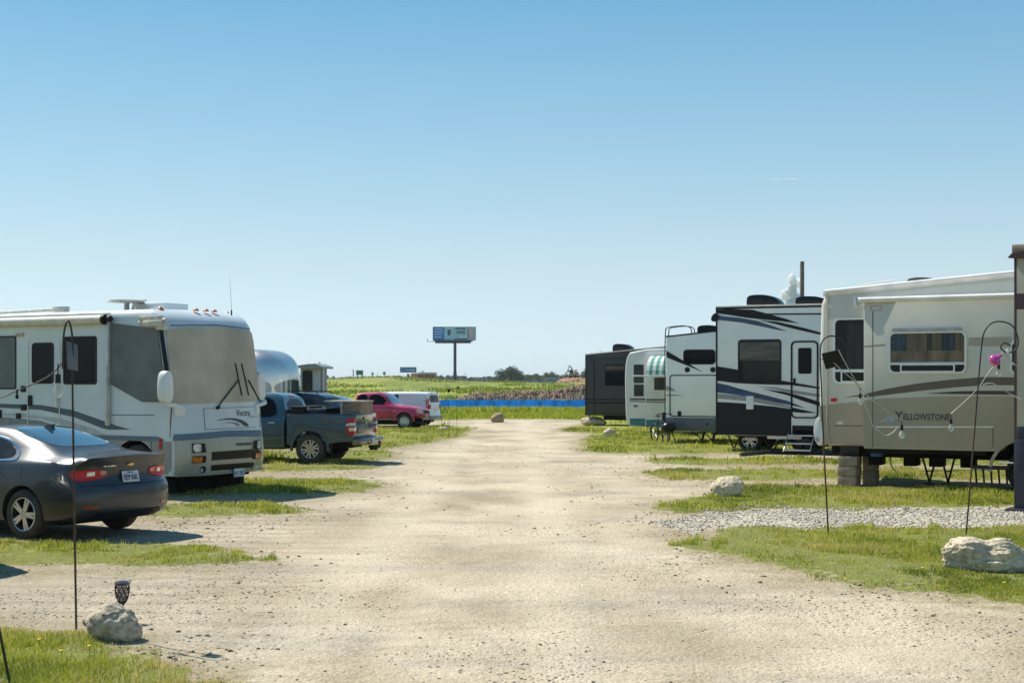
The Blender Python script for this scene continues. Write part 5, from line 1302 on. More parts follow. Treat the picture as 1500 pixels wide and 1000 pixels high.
for yn, nr in ((.2, True), (2.2, False)): wheel(mt, 3.6, yn, .36, .36, .22, nr, style='plain', tyre=rubber); wheel(mt, 4.5, yn, .36, .36, .22, nr, style='plain', tyre=rubber)

# ================================================================== older white trailer with the striped awning
fw = Fr(915, 56, 24)
wt = fw.thing('old_white_trailer', 'older white trailer with teal lower band and striped window awning', 'trailer')
wz1 = fw.side(*V(640, 160))[1]; wz0 = fw.side(*V(400, 760))[1]
prof_ = chaikin([(.22, wz0), (.06, wz0 + .14), (.02, 1.2), (.0, 2.4), (.05, wz1 - .42), (.20, wz1 - .14)], 1, closed=False)
shell(wt, prof_ + [(.9, wz1 - .02), (2.4, wz1 + .06), (6.4, wz1 + .08), (6.7, wz1 - .3), (6.6, wz0)], 2.4, M('old_white', (.64, .65, .63), .45, var=.06, scale=1, coat=.1), bevel=.08)
WD = lambda nm, p, mat, yo=0.0, rt=None: dec(fw, rt or wt, nm, VP(p), mat, yo)
rv_window(wt, fw, V(412, 283), V(489, 426), r=.04, glass_m=glass_t, frame_m=M('bronze_frame', (.06, .058, .055), .5), divider=.45, fw=.02)
rv_window(wt, fw, V(414, 436), V(489, 528), r=.04, glass_m=glass_t, frame_m=M('bronze_frame', (.06, .058, .055), .5), fw=.02)
WD('maroon_stripe', [(384, 543), (500, 543), (500, 557), (384, 555)], maroon); WD('maroon_stripe', [(384, 562), (500, 566), (500, 572), (384, 568)], charcoal)
teal = M('teal_paint', (.035, .165, .20), .4, var=.08)
WD('teal_band', [(384, 698), (500, 698), (500, 756), (384, 750)], teal)
x0, z0 = fw.side(*V(427, 603)); m = MB(); m.prism(rrect(x0 - .09, z0 - .035, x0 + .09, z0 + .035, .03), -.03, 0); m.build('marker_light', red_dk, wt)
so = -.30
xs0 = fw.side(*V(505, 600), so)[0]; zt_ = fw.side(*V(505, 372), so)[1]; zb_ = fw.side(*V(505, 768), so)[1]
m = MB(); m.box(xs0, xs0 + 2.8, so, -.002, zb_, zt_ + .9); sl = m.build('slide_out', MATS['old_white'], wt, bevel=.02)
WD('maroon_stripe', [(508, 548), (700, 548), (700, 560), (508, 560)], maroon, so, sl); WD('maroon_stripe', [(508, 568), (700, 572), (700, 578), (508, 574)], charcoal, so, sl)
WD('teal_band', [(508, 708), (700, 708), (700, 764), (508, 762)], teal, so, sl)
rv_window(sl, fw, V(570, 384), V(700, 480), yo=so, r=.04, glass_m=glass_t, frame_m=M('bronze_frame', (.06, .058, .055), .5), fw=.02)
# scalloped awning: curved cloth with white and green stripes
aw_w = M('awning_white', (.66, .70, .66), .8, var=.04); aw_g = M('awning_green', (.10, .34, .28), .8, var=.06)
ax0, az0 = fw.side(*V(484, 366), so - .7); ax1, az1 = fw.side(*V(541, 218), so)
W_ = 2.3; n = 18; mb = MB()
prof2 = []
for k in range(7):
    t = k / 6; prof2.append((so - .02 - .68 * math.sin(t * math.pi / 2) ** 1.0, az1 - (az1 - az0) * (1 - math.cos(t * math.pi / 2))))
X0 = ax1 + .05
for s in range(n):
    xa, xb = X0 + (W_) * s / n, X0 + W_ * (s + 1) / n
    vs = [(x - .0, y, z) for (y, z) in prof2 for x in (xa, xb)]
    mb.add(vs, [(2 * k, 2 * k + 1, 2 * k + 3, 2 * k + 2) for k in range(6)], s % 2)
# side cheek
vs = [(X0, so, az0)] + [(X0, y, z) for y, z in prof2]; mb.add(vs, [tuple(range(len(vs)))], 1)
vs = [(X0 + W_, so, az0)] + [(X0 + W_, y, z) for y, z in prof2]; mb.add(vs, [tuple(range(len(vs)))], 1)
mb.box(X0, X0 + W_, so - .02, so, az1 - .02, az1 + .03, 0)
awo = mb.build('striped_awning', [aw_w, aw_g], wt, smooth=0, fix=False)
m = MB(); m.box(X0 - .55, X0 + W_, so - .73, so - .69, az0 - .05, az0 + .01); m.tube([(X0, so - .70, az0 - .02), (X0 + .18, so - .02, az0 - .75)], .018, 6); m.build('awning_bar', white_p, awo, bevel=.006)
u = MB(); u.box(.3, 6.3, .2, 2.2, .34, wz0 + .05); u.build('chassis', under, wt, bevel=.02)
for yn, nr in ((.2, True), (2.2, False)): wheel(wt, 3.4, yn, .34, .34, .2, nr, style='plain', tyre=rubber)
leg(wt, 1.0, .3, wz0)
# two upright wheels parked at the tail of the ladder trailer
bk = thing('parked_bicycle', 'black bicycle standing end on under the striped awning', 'bicycle', (*gp(967, 650), 0), rad(-74))
bxy = gp(967, 650)
def bicycle(root):
    for k, xx in enumerate((-.50, .50)):
        m = MB(); m.lathe([(.30, -.02), (.335, -.02), (.345, 0), (.335, .02), (.30, .02), (.30, -.02)], 28, 'y', (0, 0, 0)); m.f = m.f[:-2]; m.m = m.m[:-2]
        w_ = m.build('wheel', rubber, root, smooth=50); w_.location = (xx, 0, .345)
        m = MB()
        for a in range(12): m.tube([(0, 0, 0), (.305 * math.cos(a * .5236), 0, .305 * math.sin(a * .5236))], .003, 4)
        m.lathe([(.03, -.04), (.03, .04)], 8, 'y'); m.build('spokes', alu, w_)
    m = MB(); m.tube([(.50, 0, .345), (.42, 0, .80), (.38, 0, 1.0)], .018, 6); m.tube([(.42, 0, .78), (-.05, 0, .30), (-.50, 0, .345), (-.18, 0, .78), (.41, 0, .76)], .017, 6); m.tube([(-.05, 0, .30), (-.20, 0, .90)], .016, 6); m.build('frame', steel_b, root)
    m = MB(); m.tube([(.36, -.28, 1.0), (.40, 0, 1.02), (.36, .28, 1.0)], .014, 6); m.build('handlebar', steel_b, root)
    m = MB(); m.prism(chaikin([(-.34, .90), (-.05, .91), (-.02, .95), (-.32, .97)], 1), -.06, .06); m.build('saddle', black_p, root, bevel=.01)
bicycle(bk)
# portable grill beside it
gx_, gy_ = gp(979, 651)
gl = thing('kettle_grill', 'small black grill on splayed legs beside the parked bicycle', 'grill', (gx_, gy_, 0), 0)
m = MB(); m.lathe([(0, .38), (.16, .42), (.24, .52), (.25, .56), (.25, .57), (.22, .66), (.12, .74), (0, .76)], 20, 'z'); m.build('kettle', black_g, gl, smooth=60)
m = MB(); m.tube([(-.10, -.05, .45), (-.26, -.12, 0)], .018, 6); m.tube([(.10, -.05, .45), (.26, -.12, 0)], .018, 6); m.tube([(0, .1, .45), (0, .28, 0)], .018, 6); m.build('tripod_legs', steel_b, gl)

# ================================================================== dark grey trailer at the far end
fd = Fr(858, 66, 25)
dt = fd.thing('dark_grey_trailer', 'plain dark grey trailer farthest down the right side of the lane', 'trailer')
dz1 = fd.side(857.6, 520)[1]; dzr = fd.side(973.5, 508.5); dz0 = fd.side(858, 608)[1]; dsl = (dzr[1] - dz1) / dzr[0]
dgrey = M('dark_grey_siding', (.034, .035, .039), .55, var=.06, scale=.8)
shell(dt, [(0, dz0), (0, dz1), (4.5, dz1 + dsl * 4.5), (7.8, dz1 + dsl * 4.5), (8, 2.4), (7.9, dz0)], 2.45, dgrey, bevel=.02)
m = MB(); m.prism([(-.03, dz1 + .006), (-.03, dz1 + .05), (4.5, dz1 + dsl * 4.5 + .05), (7.8, dz1 + dsl * 4.5 + .05), (7.8, dz1 + dsl * 4.5 + .006), (4.5, dz1 + dsl * 4.5 + .006)], -.03, 2.48); m.build('roof_edge', roofm, dt)
DD = lambda nm, p, mat: dec(fd, dt, nm, VP(p), mat)
DD('black_stripe', [(42, 548), (345, 548), (345, 556), (42, 556)], black_p); DD('black_stripe', [(42, 572), (345, 570), (345, 584), (42, 586)], black_p)
outline(fd, dt, 'panel_trim', V(105, 235), (960, V(0, 665)[1]), .02, .02, charcoal, proud=.02)
rv_window(dt, fd, V(190, 284), V(344, 446), r=.03)
m = MB(); m.box(-.02, .02, -.015, .02, dz0, dz1); m.build('corner_trim', black_p, dt)
x0 = fd.side(*V(258, 180), 1)[0]; x1 = fd.side(*V(400, 180), 1)[0]; roof_unit(dt, x0, x1, .8, 1.5, dz1 + dsl * x0 + .04, .40, black_g)
m = MB(); m.tube(chaikin([(.12, .4, dz1 + .02), (.15, .4, dz1 + .20), (.6, .4, dz1 + .24), (.68, .4, dz1 + .08)], 2, closed=False), .018, 6); m.build('roof_rail', alu, dt)
u = MB(); u.box(.8, 7.6, .2, 2.2, .30, dz0 + .03); u.build('chassis', under, dt, bevel=.02)
leg(dt, .06, .3, dz0, w=.02); leg(dt, 2.2, .2, dz0, w=.02)
for yn, nr in ((.2, True), (2.2, False)): wheel(dt, 4.4, yn, .36, .36, .22, nr, style='plain', tyre=rubber)

# ================================================================== tan and maroon trailer cropped by the right edge
fr_t = Fr(1486.5, 23.0, 32)
tt = fr_t.thing('tan_trailer', 'tall tan trailer with maroon trim, mostly outside the right edge', 'trailer')
tz1 = fr_t.side(1486, 361)[1]; tz0 = fr_t.side(1488, 652)[1]; tanp = M('tan_siding', (.40, .375, .29), .45, var=.06, scale=.8, coat=.2)
shell(tt, [(0, tz0), (0, tz1), (7.5, tz1), (7.8, 3.2), (7.7, tz0)], 2.45, tanp, bevel=.015)
TD = lambda nm, p, mat: dec(fr_t, tt, nm, p, mat)
z_a, z_b = fr_t.side(1495, 430)[1], fr_t.side(1495, 453)[1]
m = MB(); m.box(.0, 7.5, -.008, .004, z_b, z_a); m.build('maroon_band', maroon, tt)
m = MB(); m.box(-.01, .028, -.014, .05, tz0, tz1 - .1); m.build('corner_trim', maroon, tt, bevel=.006)
m = MB(); m.box(-.04, 7.6, -.05, 2.5, tz1 - .10, tz1 + .03); m.build('roof_cap', M('brown_roof_cap', (.30, .235, .17), .6, var=.2), tt, bevel=.02)
m = MB(); m.prism([(-.09, fr_t.side(1480, 378)[1]), (.0, fr_t.side(1480, 374)[1] + .05), (.3, fr_t.side(1480, 374)[1] + .06), (.3, fr_t.side(1480, 378)[1] - .02), (.0, fr_t.side(1480, 379)[1])], -.12, .02); m.build('awning_bracket', maroon, tt, bevel=.006)
m = MB(); m.box(.0, .20, -.06, .14, .05, tz0 + .1); m.box(-.12, .36, -.14, .22, -.01, .05); m.box(.04, .16, -.02, .1, tz0, tz0 + .3); m.build('landing_leg', M('blue_black_steel', (.035, .038, .055), .5, metal=.3), tt, bevel=.012)
m = MB(); m.tube([(-.02, .0, .78), (-.25, -.02, .78)], .012, 6); m.build('crank_handle', alu, tt)
u = MB(); u.box(.5, 7.0, .2, 2.2, tz0 - .2, tz0 + .05); u.build('chassis', under, tt, bevel=.02)

# ================================================================== concrete blocks under the fifth wheel
def block(name, x, y, z, w, d, h, a, label, group):
    o = thing(name, label, 'concrete block', (x, y, z), a, group)
    m = MB(); m.box(-w / 2, w / 2, -d / 2, d / 2, 0, h); b = m.build('block_body', concrete, o, bevel=.012)
    g = MB()
    for s in (-1, 1): g.box(s * w * .25 - w * .16, s * w * .25 + w * .16, -d * .30, d * .30, h - .004, h + .002)
    g.build('core_hole', under, b); return o
bx, by = gp(1244, 711)
for k, (lab, tw) in enumerate((('grey concrete block at the bottom of the stack below the rear jack', .02), ('grey concrete block in the middle of the stack below the rear jack', -.05), ('grey concrete block on top of the stack below the rear jack', .03))):
    block('concrete_block', bx + .01 * k, by, .0 + .20 * k, .37, .40, .195, -rad(30) + tw, lab, 'blocks propping the fifth wheel')
bx2, by2 = gp(1276, 709)
for k, lab in enumerate(('brownish concrete block at the bottom of the narrow stack under the blue jack', 'brownish concrete block on top of the narrow stack under the blue jack')):
    block('concrete_block', bx2, by2 + .02, .0 + .30 * k, .27, .30, .295, -rad(30) + .03 * k, lab, 'blocks propping the fifth wheel')
# hoses on the grass
def hose(name, label, pts, r, mat, cat='hose'):
    P = chaikin([(*gp(px, py), z) for px, py, z in pts], 3, closed=False)
    P = [(x, y, z + ground_z(x, y)) for x, y, z in P]
    m = MB(); m.tube(P, r, 8); o = m.build(name, mat, None, smooth=60); tag(o, label, cat); return o
hose('sewer_hose', 'thick black drain hose lying in the grass behind the concrete blocks', [(1085, 668, .05), (1130, 664, .06), (1190, 666, .06), (1240, 667, .08), (1296, 667, .07), (1330, 668, .05)], .055, hose_dk)
hose('water_hose', 'thin grey water hose curling down from the tan slide-out to the grass', [(1302, 700, .95), (1303, 700, .5), (1306, 697, .10), (1325, 695, .03), (1370, 694, .03), (1450, 692, .03)], .018, M('hose_grey_blue', (.16, .22, .28), .5))
# ================================================================== more vehicles on the left
def simple_car(root, tab, L, mat, yc, hi, lo, windows, wheels, wr=.33, near_y=.12, far_y=None, n=44, rim='star', hr=(.2, 3.2), lr=(.2, 3.2), name='body'):
    body = loft_car(root, tab, section, -L, 0, yc, mat, hi, lo, n=n, hr=hr, lr=lr, name=name)
    b = bvh_of(body)
    cut(body, [(x, wr, wr + .06, -.2, .30) for x in wheels] + [(x, wr, wr + .06, 2 * yc - .3, 2 * yc + .2) for x in wheels], well)
    for nm, view, poly, m_, sm in windows: patch(nm, b, chaikin(poly, sm) if sm else poly, view, m_, root, off=.008, thick=.01)
    u = MB(); u.box(-L + .3, -.3, .3, 2 * yc - .3, .2, .34); u.build('underbody', under, root, bevel=.02)
    tyre_set(root, wheels, wr, .21, near_y, 2 * yc - near_y, style=rim, spokes=5, rimr=.64)
    return b
# magenta-red compact pickup, nose to the lane
fR = Fr(617, 61.5, 14)
rp = fR.thing('red_pickup', 'faded magenta red compact pickup truck nosed toward the lane beside a white van', 'pickup truck')
red_p = M('faded_magenta_red', (.46, .022, .095), .3, metal=.1, var=.12, scale=1.4, coat=.6)
tabR = [(-4.75, .50, .80, 1.02, 1.04, .70), (-4.5, .48, .84, 1.04, 1.06, .74), (-3.4, .46, .85, 1.04, 1.07, .74), (-3.15, .46, .85, 1.04, 1.10, .72), (-3.05, .46, .85, 1.04, 1.54, .62), (-2.7, .45, .855, 1.04, 1.59, .60), (-2.1, .45, .855, 1.04, 1.60, .60), (-1.75, .45, .855, 1.04, 1.50, .62), (-1.35, .45, .855, 1.03, 1.12, .68), (-1.2, .46, .855, 1.0, 1.06, .70), (-.6, .46, .85, .95, 1.0, .70), (-.15, .48, .82, .86, .92, .66), (0, .50, .78, .78, .86, .62)]
bR = simple_car(rp, tabR, 4.75, red_p, .855, prof([(.4, -.02), (.6, 0), (.75, 0), (.9, -.12)]), prof([(.4, 0), (1, 0)]),
    [('windshield', 'top', [(-1.76, .28), (-1.76, 1.43), (-1.36, 1.5), (-1.36, .21)], M('blue_grey_glass', (.05, .085, .10), .06, coat=.8, spec=.8), 0),
     ('side_window', 'side', [(-1.50, 1.10), (-1.88, 1.50), (-2.42, 1.53), (-2.44, 1.09)], glass_d, 1),
     ('side_window', 'side', [(-2.52, 1.10), (-2.52, 1.53), (-2.96, 1.50), (-3.0, 1.10)], glass_d, 1),
     ('headlight', 'rear', rrect(.10, .70, .42, .85, .03), M('aged_lens', (.62, .48, .30), .25, coat=.4), 0), ('headlight', 'rear', rrect(1.29, .70, 1.60, .85, .03), MATS['aged_lens'] if 'aged_lens' in MATS else clear_lens, 0),
     ('side_lamp', 'side', [(-.02, .70), (-.02, .84), (-.22, .84), (-.22, .70)], MATS.get('aged_lens', clear_lens), 0),
     ('grille', 'rear', rrect(.46, .68, 1.25, .82, .02), black_p, 0), ('bumper', 'rear', rrect(.08, .50, 1.63, .62, .03), M('dull_red_bumper', (.22, .02, .04), .5), 0),
     ('plate', 'rear', rrect(.70, .53, 1.0, .61, .01), plate_m, 0), ('door_seam', 'side', [(-1.42, .55), (-1.43, .55), (-1.43, 1.05), (-1.42, 1.05)], black_p, 0), ('door_seam', 'side', [(-2.5, .55), (-2.51, .55), (-2.51, 1.05), (-2.5, 1.05)], black_p, 0)],
    (-.78, -3.85), wr=.345, rim='disc')
for xx in (-.78, -3.85):
    m = MB(); m.prism([(xx + .48 * math.cos(rad(t)), .36 + .48 * math.sin(rad(t))) for t in range(0, 181, 10)] + [(xx + .40 * math.cos(rad(t)), .36 + .40 * math.sin(rad(t))) for t in range(180, -1, -10)], -.035, .04); m.build('wheel_arch_flare', red_p, rp, bevel=.012)
m = MB(); m.prism(chaikin([(-1.52, 1.06), (-1.60, 1.06), (-1.60, 1.20), (-1.48, 1.20)], 1), -.18, -.01); m.build('door_mirror', red_p, rp, bevel=.02)
# white low van, tail to the lane
fV = Fr(629, 65, 16)
vn_ = fV.thing('white_van', 'small white panel van behind the red pickup with a tall red taillight', 'van')
vw = M('van_white', (.72, .73, .76), .3, var=.03, coat=.5)
tabV = [(-4.5, .4, .82, .75, .80, .6), (-4.2, .33, .90, .92, .98, .68), (-3.7, .30, .93, 1.0, 1.12, .72), (-3.2, .30, .93, 1.02, 1.46, .70), (-2.6, .30, .93, 1.03, 1.58, .72), (-1.5, .30, .93, 1.04, 1.60, .76), (-.5, .30, .93, 1.04, 1.59, .78), (-.1, .31, .92, 1.04, 1.57, .78), (0, .32, .91, 1.03, 1.55, .78)]
bV = simple_car(vn_, tabV, 4.5, vw, .93, prof([(.3, 0), (.55, .02), (.62, -.03), (1.0, -.04), (1.6, -.14)]), prof([(.4, 0), (1, .1)]),
    [('side_window', 'side', [(-1.55, 1.12), (-1.55, 1.48), (-2.15, 1.48), (-2.15, 1.12)], glass_d, 0), ('side_window', 'side', [(-2.3, 1.12), (-2.3, 1.48), (-2.9, 1.44), (-3.3, 1.14)], glass_d, 0),
     ('rear_window', 'rear', rrect(.35, 1.12, 1.5, 1.45, .05), glass_d, 0), ('license_plate', 'rear', rrect(.75, .70, 1.08, .86, .01), plate_m, 0)],
    (-.85, -3.6), wr=.32, hr=(.10, 5))
for far in (False, True):
    patch('taillight', bV, [(-.005, .78), (-.02, 1.30), (-.12, 1.36), (-.19, 1.25), (-.17, .88)], 'side', red_lens, vn_, off=.012, thick=.02, far=far)
for y0 in (.04, 1.72): patch('taillight', bV, rrect(y0, .80, y0 + .10, 1.32, .03), 'rear', red_lens, vn_, off=.014, thick=.02)
m = MB(); m.box(-.02, .06, .1, 1.76, .34, .50); m.build('rear_bumper', M('grey_bumper', (.30, .31, .33), .5), vn_, bevel=.02)
# black SUV and silver car, mostly hidden behind the dark pickup
sedtab = lambda h: [(-4.6, .35, .75, .65, .70, .5), (-4.3, .25, .88, .80, .88, .62), (-3.5, .22, .91, .95, 1.03, .66), (-3.1, .22, .91, .98, 1.2, .62), (-2.6, .22, .91, 1.0, h - .03, .56), (-1.8, .22, .91, 1.0, h, .56), (-1.1, .22, .91, 1.0, h - .06, .56), (-.5, .24, .90, 1.0, h - .28, .6), (0, .3, .86, .95, 1.0, .68)]
fS = Fr(492, 47, 17)
sv = fS.thing('black_suv', 'black sport utility vehicle with roof rails, roof just visible behind the dark pickup bed', 'car')
suvtab = [(-4.7, .42, .80, .85, .92, .6), (-4.4, .32, .92, 1.0, 1.08, .68), (-3.6, .3, .95, 1.08, 1.18, .7), (-3.2, .3, .95, 1.1, 1.40, .66), (-2.7, .3, .95, 1.1, 1.66, .62), (-1.8, .3, .95, 1.1, 1.71, .62), (-1.0, .3, .95, 1.1, 1.68, .62), (-.4, .32, .94, 1.1, 1.50, .64), (0, .35, .9, 1.08, 1.2, .68)]
bS = simple_car(sv, suvtab, 4.7, M('black_car_paint', (.012, .014, .018), .2, metal=.2, var=.1, coat=.8), .95, prof([(.3, 0), (.8, 0), (1.1, -.05), (1.7, -.5)]), prof([(.4, 0), (1, .2)]),
    [('rear_window', 'top', [(-.55, .45), (-.55, 1.45), (-.12, 1.45), (-.12, .45)], glass_d, 0), ('side_window', 'side', [(-.6, 1.16), (-.8, 1.5), (-1.9, 1.62), (-1.9, 1.15)], glass_t, 1), ('side_window', 'side', [(-2.0, 1.15), (-2.0, 1.62), (-2.6, 1.58), (-3.2, 1.18)], glass_t, 1)], (-.95, -3.8), wr=.36)
for y0 in (.36, 1.50):
    m = MB(); m.tube([(-.8, y0, 1.68), (-.9, y0, 1.76), (-2.6, y0, 1.77), (-2.7, y0, 1.68)], .018, 6); m.build('roof_rail', black_p, sv)
fT = Fr(522, 54, 15)
sc_ = fT.thing('silver_car', 'silver hatchback with sloping glass between the black vehicle and the red pickup', 'car')
bT = simple_car(sc_, sedtab(1.56), 4.6, M('silver_paint', (.50, .54, .56), .25, metal=.5, var=.05, coat=.6), .91, prof([(.3, 0), (.8, 0), (1.1, -.05)]), prof([(.4, 0), (1, .2)]),
    [('rear_window', 'top', [(-1.0, .4), (-1.0, 1.42), (-.3, 1.42), (-.3, .4)], glass_sky, 0), ('side_window', 'side', [(-.9, 1.06), (-1.2, 1.35), (-2.6, 1.38), (-3.1, 1.06)], glass_d, 1)], (-.85, -3.6), wr=.32)

# polished riveted travel trailer
fA = Fr(404, 46.5, 20)
at = fA.thing('silver_trailer', 'polished rounded aluminium travel trailer rising behind the dark pickup cab', 'trailer')
polished = M('polished_aluminium', (.78, .74, .68), .27, metal=.85, var=.05, scale=1.2, bump=.05, bscale=2)
def ov(x):  # end rounding of the shell
    t = max(0, (x + 1.35) / 1.35); return (1 - t ** 2.6) ** .5 if t < 1 else 0
stA = []
for x in list(np.linspace(-7.6, -1.35, 8)) + list(-1.35 + 1.35 * np.sin(np.linspace(0.06, 1, 16) * math.pi / 2)):
    k = max(.02, ov(min(x, -.003))) if x > -1.35 else 1.0
    if x < -7.2: k = .8
    zc, zh, hw = 1.75, 1.42, 1.22
    zh2 = zh * (.30 + .70 * k); hw2 = hw * (.18 + .82 * k)
    ring = []
    for j in range(0, 21):
        a = -math.pi / 2 + math.pi * j / 20
        c, s_ = math.cos(a), math.sin(a)
        ex = .42
        ring.append((hw2 * abs(c) ** ex, zc + zh2 * (abs(s_) ** (ex if s_ < 0 else .75)) * (1 if s_ > 0 else -1)))
    ring[0] = (0, ring[0][1]); ring[-1] = (0, ring[-1][1])
    stA.append((float(x), ring))
ab = loft(stA, -7.6, 0, None, None, .5, 1.22, rings=6).build('body', polished, at, smooth=60)
bA = bvh_of(ab)
patch('front_window', bA, chaikin([(.45, 1.62), (.30, 1.95), (.75, 2.15), (1.55, 2.15), (1.9, 1.95), (1.75, 1.62)], 2), 'rear', glass_sky, at, off=.012)
patch('curved_side_window', bA, chaikin([(-.35, 1.50), (-.30, 2.0), (-.55, 2.12), (-.95, 1.85), (-.75, 1.58)], 2), 'side', glass_sky, at, off=.012)
for xx in (-1.42, -.86, -1.75):
    patch('rivet_band', bA, [(xx, .6), (xx - .03, .6), (xx - .03, 2.6), (xx, 2.6)], 'side', M('dull_aluminium', (.28, .28, .27), .5, metal=.7), at, off=.006)
patch('arched_decal', bA, chaikin([(-1.85, 1.9), (-1.95, 2.35), (-2.25, 2.62), (-2.6, 2.70), (-2.3, 2.5), (-2.1, 2.2)], 1), 'side', black_p, at, off=.008)
patch('arched_decal', bA, chaikin([(-1.55, 1.4), (-1.55, 2.0), (-1.75, 2.4), (-1.68, 1.9)], 1), 'side', black_p, at, off=.008)
patch('oval_badge', bA, chaikin([(-2.35, 2.10), (-2.35, 2.2), (-2.12, 2.2), (-2.12, 2.10)], 2), 'side', black_p, at, off=.008)
m = MB(); m.box(-2.4, -1.9, -.25, -.02, 1.5, 1.85); m.box(-1.8, -1.5, -.2, -.02, 1.5, 1.8); m.build('propane_rack', M('dark_red_brown', (.10, .03, .025), .6), at, bevel=.03)
for yn, nr in ((.2, True), (2.2, False)): wheel(at, -3.6, yn, .36, .36, .22, nr, style='plain')
m = MB(); m.box(-7.2, -.9, .3, 2.1, .26, .42); m.build('chassis', under, at)
# small hut with a shallow roof
fk = Fr(480, 55, 10)
kb = fk.thing('white_hut', 'narrow white hut with a tall dark window and overhanging flat roof behind the cars', 'hut')
hz = lambda py: fk.side(460, py)[1]
hx = lambda px: fk.side(px, 560)[0]
m = MB(); m.box(hx(440), hx(467), 0, .75, 0, hz(537)); m.build('wall', M('hut_white', (.52, .52, .53), .6, var=.06), kb, bevel=.01)
m = MB(); m.box(hx(466.5), hx(471), .25, .7, 0, hz(538)); m.build('side_wall', M('hut_grey', (.34, .345, .36), .6, var=.06), kb, bevel=.01)
m = MB(); m.prism([(hx(434), hz(539)), (hx(434), hz(536)), (hx(455), hz(533)), (hx(466), hz(532.5)), (hx(477), hz(537)), (hx(477), hz(540))], -.35, 1.0); rfo = m.build('roof', M('hut_roof', (.30, .31, .31), .5, var=.1), kb, bevel=.01)
m = MB(); m.tube([(hx(461), .6, hz(533)), (hx(461), .6, hz(530))], .05, 8); m.build('roof_vent', alu, rfo)
m = MB(); m.prism(rrect(hx(444), hz(573), hx(457), hz(543), .08), -.02, .01); w_ = m.build('window', glass_t, kb)
m = MB(); m.frame(rrect(hx(443.3), hz(574), hx(457.7), hz(542.4), .1), rrect(hx(444.3), hz(573), hx(456.7), hz(543.4), .08), -.035, .005); m.build('window_frame', black_p, w_)
m = MB(); m.tube([(hx(477), -.3, hz(539)), (hx(477), -.3, 0)], .015, 6); m.build('roof_post', alu, kb)

# a second dark sedan just outside the left edge throws the pointed shadow on the dirt
# (built because its shadow is in the photograph)
s2_ = copy_tree(sedan); s2_.location = (-6.46, 14.55, 0); s2_.rotation_euler.z = rad(-22)
s2_['label'] = 'dark sedan parked out of frame at left whose pointed shadow falls on the dirt'

# ================================================================== boulders
def boulder(name, px, py, w, d, h, seed, label, mat, mods=None, rz=0.0, sub=5, sink=.06, Y=None):
    x, y = gp(px, py) if Y is None else ((px - CX) / F * Y, Y)
    bm = bmesh.new(); bmesh.ops.create_icosphere(bm, subdivisions=sub, radius=1)
    for v in bm.verts:
        p = v.co.copy(); n_ = p.normalized()
        f = 1 + .30 * noise.noise(p * 1.0 + Vector((seed, 0, 0))) + .085 * noise.noise(p * 2.4 + Vector((0, seed, 0))) + .07 * noise.noise(p * 6 + Vector((seed, seed, 0))) + .035 * noise.noise(p * 14 + Vector((0, 0, seed)))
        c = noise.voronoi(p * 1.6 + Vector((seed, 1, 2)))[0][0]; f -= .12 * max(0, .5 - c)
        if mods: f *= mods(n_)
        q = n_ * f; v.co = Vector((q.x * w / 2, q.y * d / 2, q.z * h / 2 + h / 2 - sink))
    me = bpy.data.meshes.new(name); bm.to_mesh(me); bm.free(); me.materials.append(mat); finish(me, 70)
    o = link(me, name); o.location = (x, y, ground_z(x, y)); o.rotation_euler.z = rz
    tag(o, label, 'boulder', 'pale boulders edging the lane'); return o
def rock_mat(name, a, b, c):
    m = M(name, a, .92, col2=b, scale=3.2, bump=1.0, bscale=16, detail=8)
    nt = m.node_tree; N = nt.nodes; L = nt.links; bs = N['Principled BSDF']
    tc = N.new('ShaderNodeTexCoord'); v = N.new('ShaderNodeTexNoise'); v.inputs['Scale'].default_value = 22; v.inputs['Detail'].default_value = 8; L.new(tc.outputs['Object'], v.inputs['Vector'])
    r = N.new('ShaderNodeValToRGB'); r.color_ramp.elements[0].position = .38; r.color_ramp.elements[0].color = (*c, 1); r.color_ramp.elements[1].position = .55; r.color_ramp.elements[1].color = (1, 1, 1, 1)
    L.new(v.outputs['Fac'], r.inputs['Fac']); x = N.new('ShaderNodeMix'); x.data_type = 'RGBA'; x.blend_type = 'MULTIPLY'; x.inputs[0].default_value = .8
    src = bs.inputs['Base Color'].links[0].from_socket; L.new(src, x.inputs[6]); L.new(r.outputs['Color'], x.inputs[7]); L.new(x.outputs[2], bs.inputs['Base Color'])
    for n_ in N:
        if n_.type == 'BUMP': n_.inputs['Distance'].default_value = .03
    return m
rk1 = rock_mat('limestone_warm', (.58, .50, .37), (.34, .285, .205), (.55, .50, .45))
rk2 = rock_mat('limestone_pale', (.72, .62, .46), (.46, .385, .275), (.6, .56, .5))
boulder('boulder', 164, 938, .43, .34, .34, 3.3, 'rough grey boulder at the foot of the left hook pole beside the torch light', rk1, lambda n: 1 + .12 * n.x * (n.z < 0), rz=.3)
boulder('boulder', 1064, 728, .60, .42, .42, 8.1, 'smooth pale boulder on the dirt where the second right grass strip ends', rk2, lambda n: 1 + .15 * n.x * n.z, rz=-.3)
def bow(n): return (1 - .30 * math.exp(-((n.x - .05) / .28) ** 2) * (n.z > -.2)) * (1 + .25 * max(0, -n.x) * max(0, n.z)) * (1 - .1 * max(0, n.x) * max(0, n.z))
boulder('boulder', 1442, 838, .93, .46, .42, 5.2, 'long pitted two-humped boulder on the near right grass strip', rk2, bow, rz=-.12, sub=6, sink=.05)
boulder('boulder', 729, 618, .66, .5, .56, 1.7, 'tan boulder sitting alone at the far end of the lane', rock_mat('limestone_tan', (.52, .38, .24), (.36, .25, .15), (.6, .5, .4)), sub=4)
boulder('boulder', 869, 624, 1.15, .7, .46, 2.9, 'pinkish flat boulder under the tail of the dark grey trailer', rk2, sub=4)
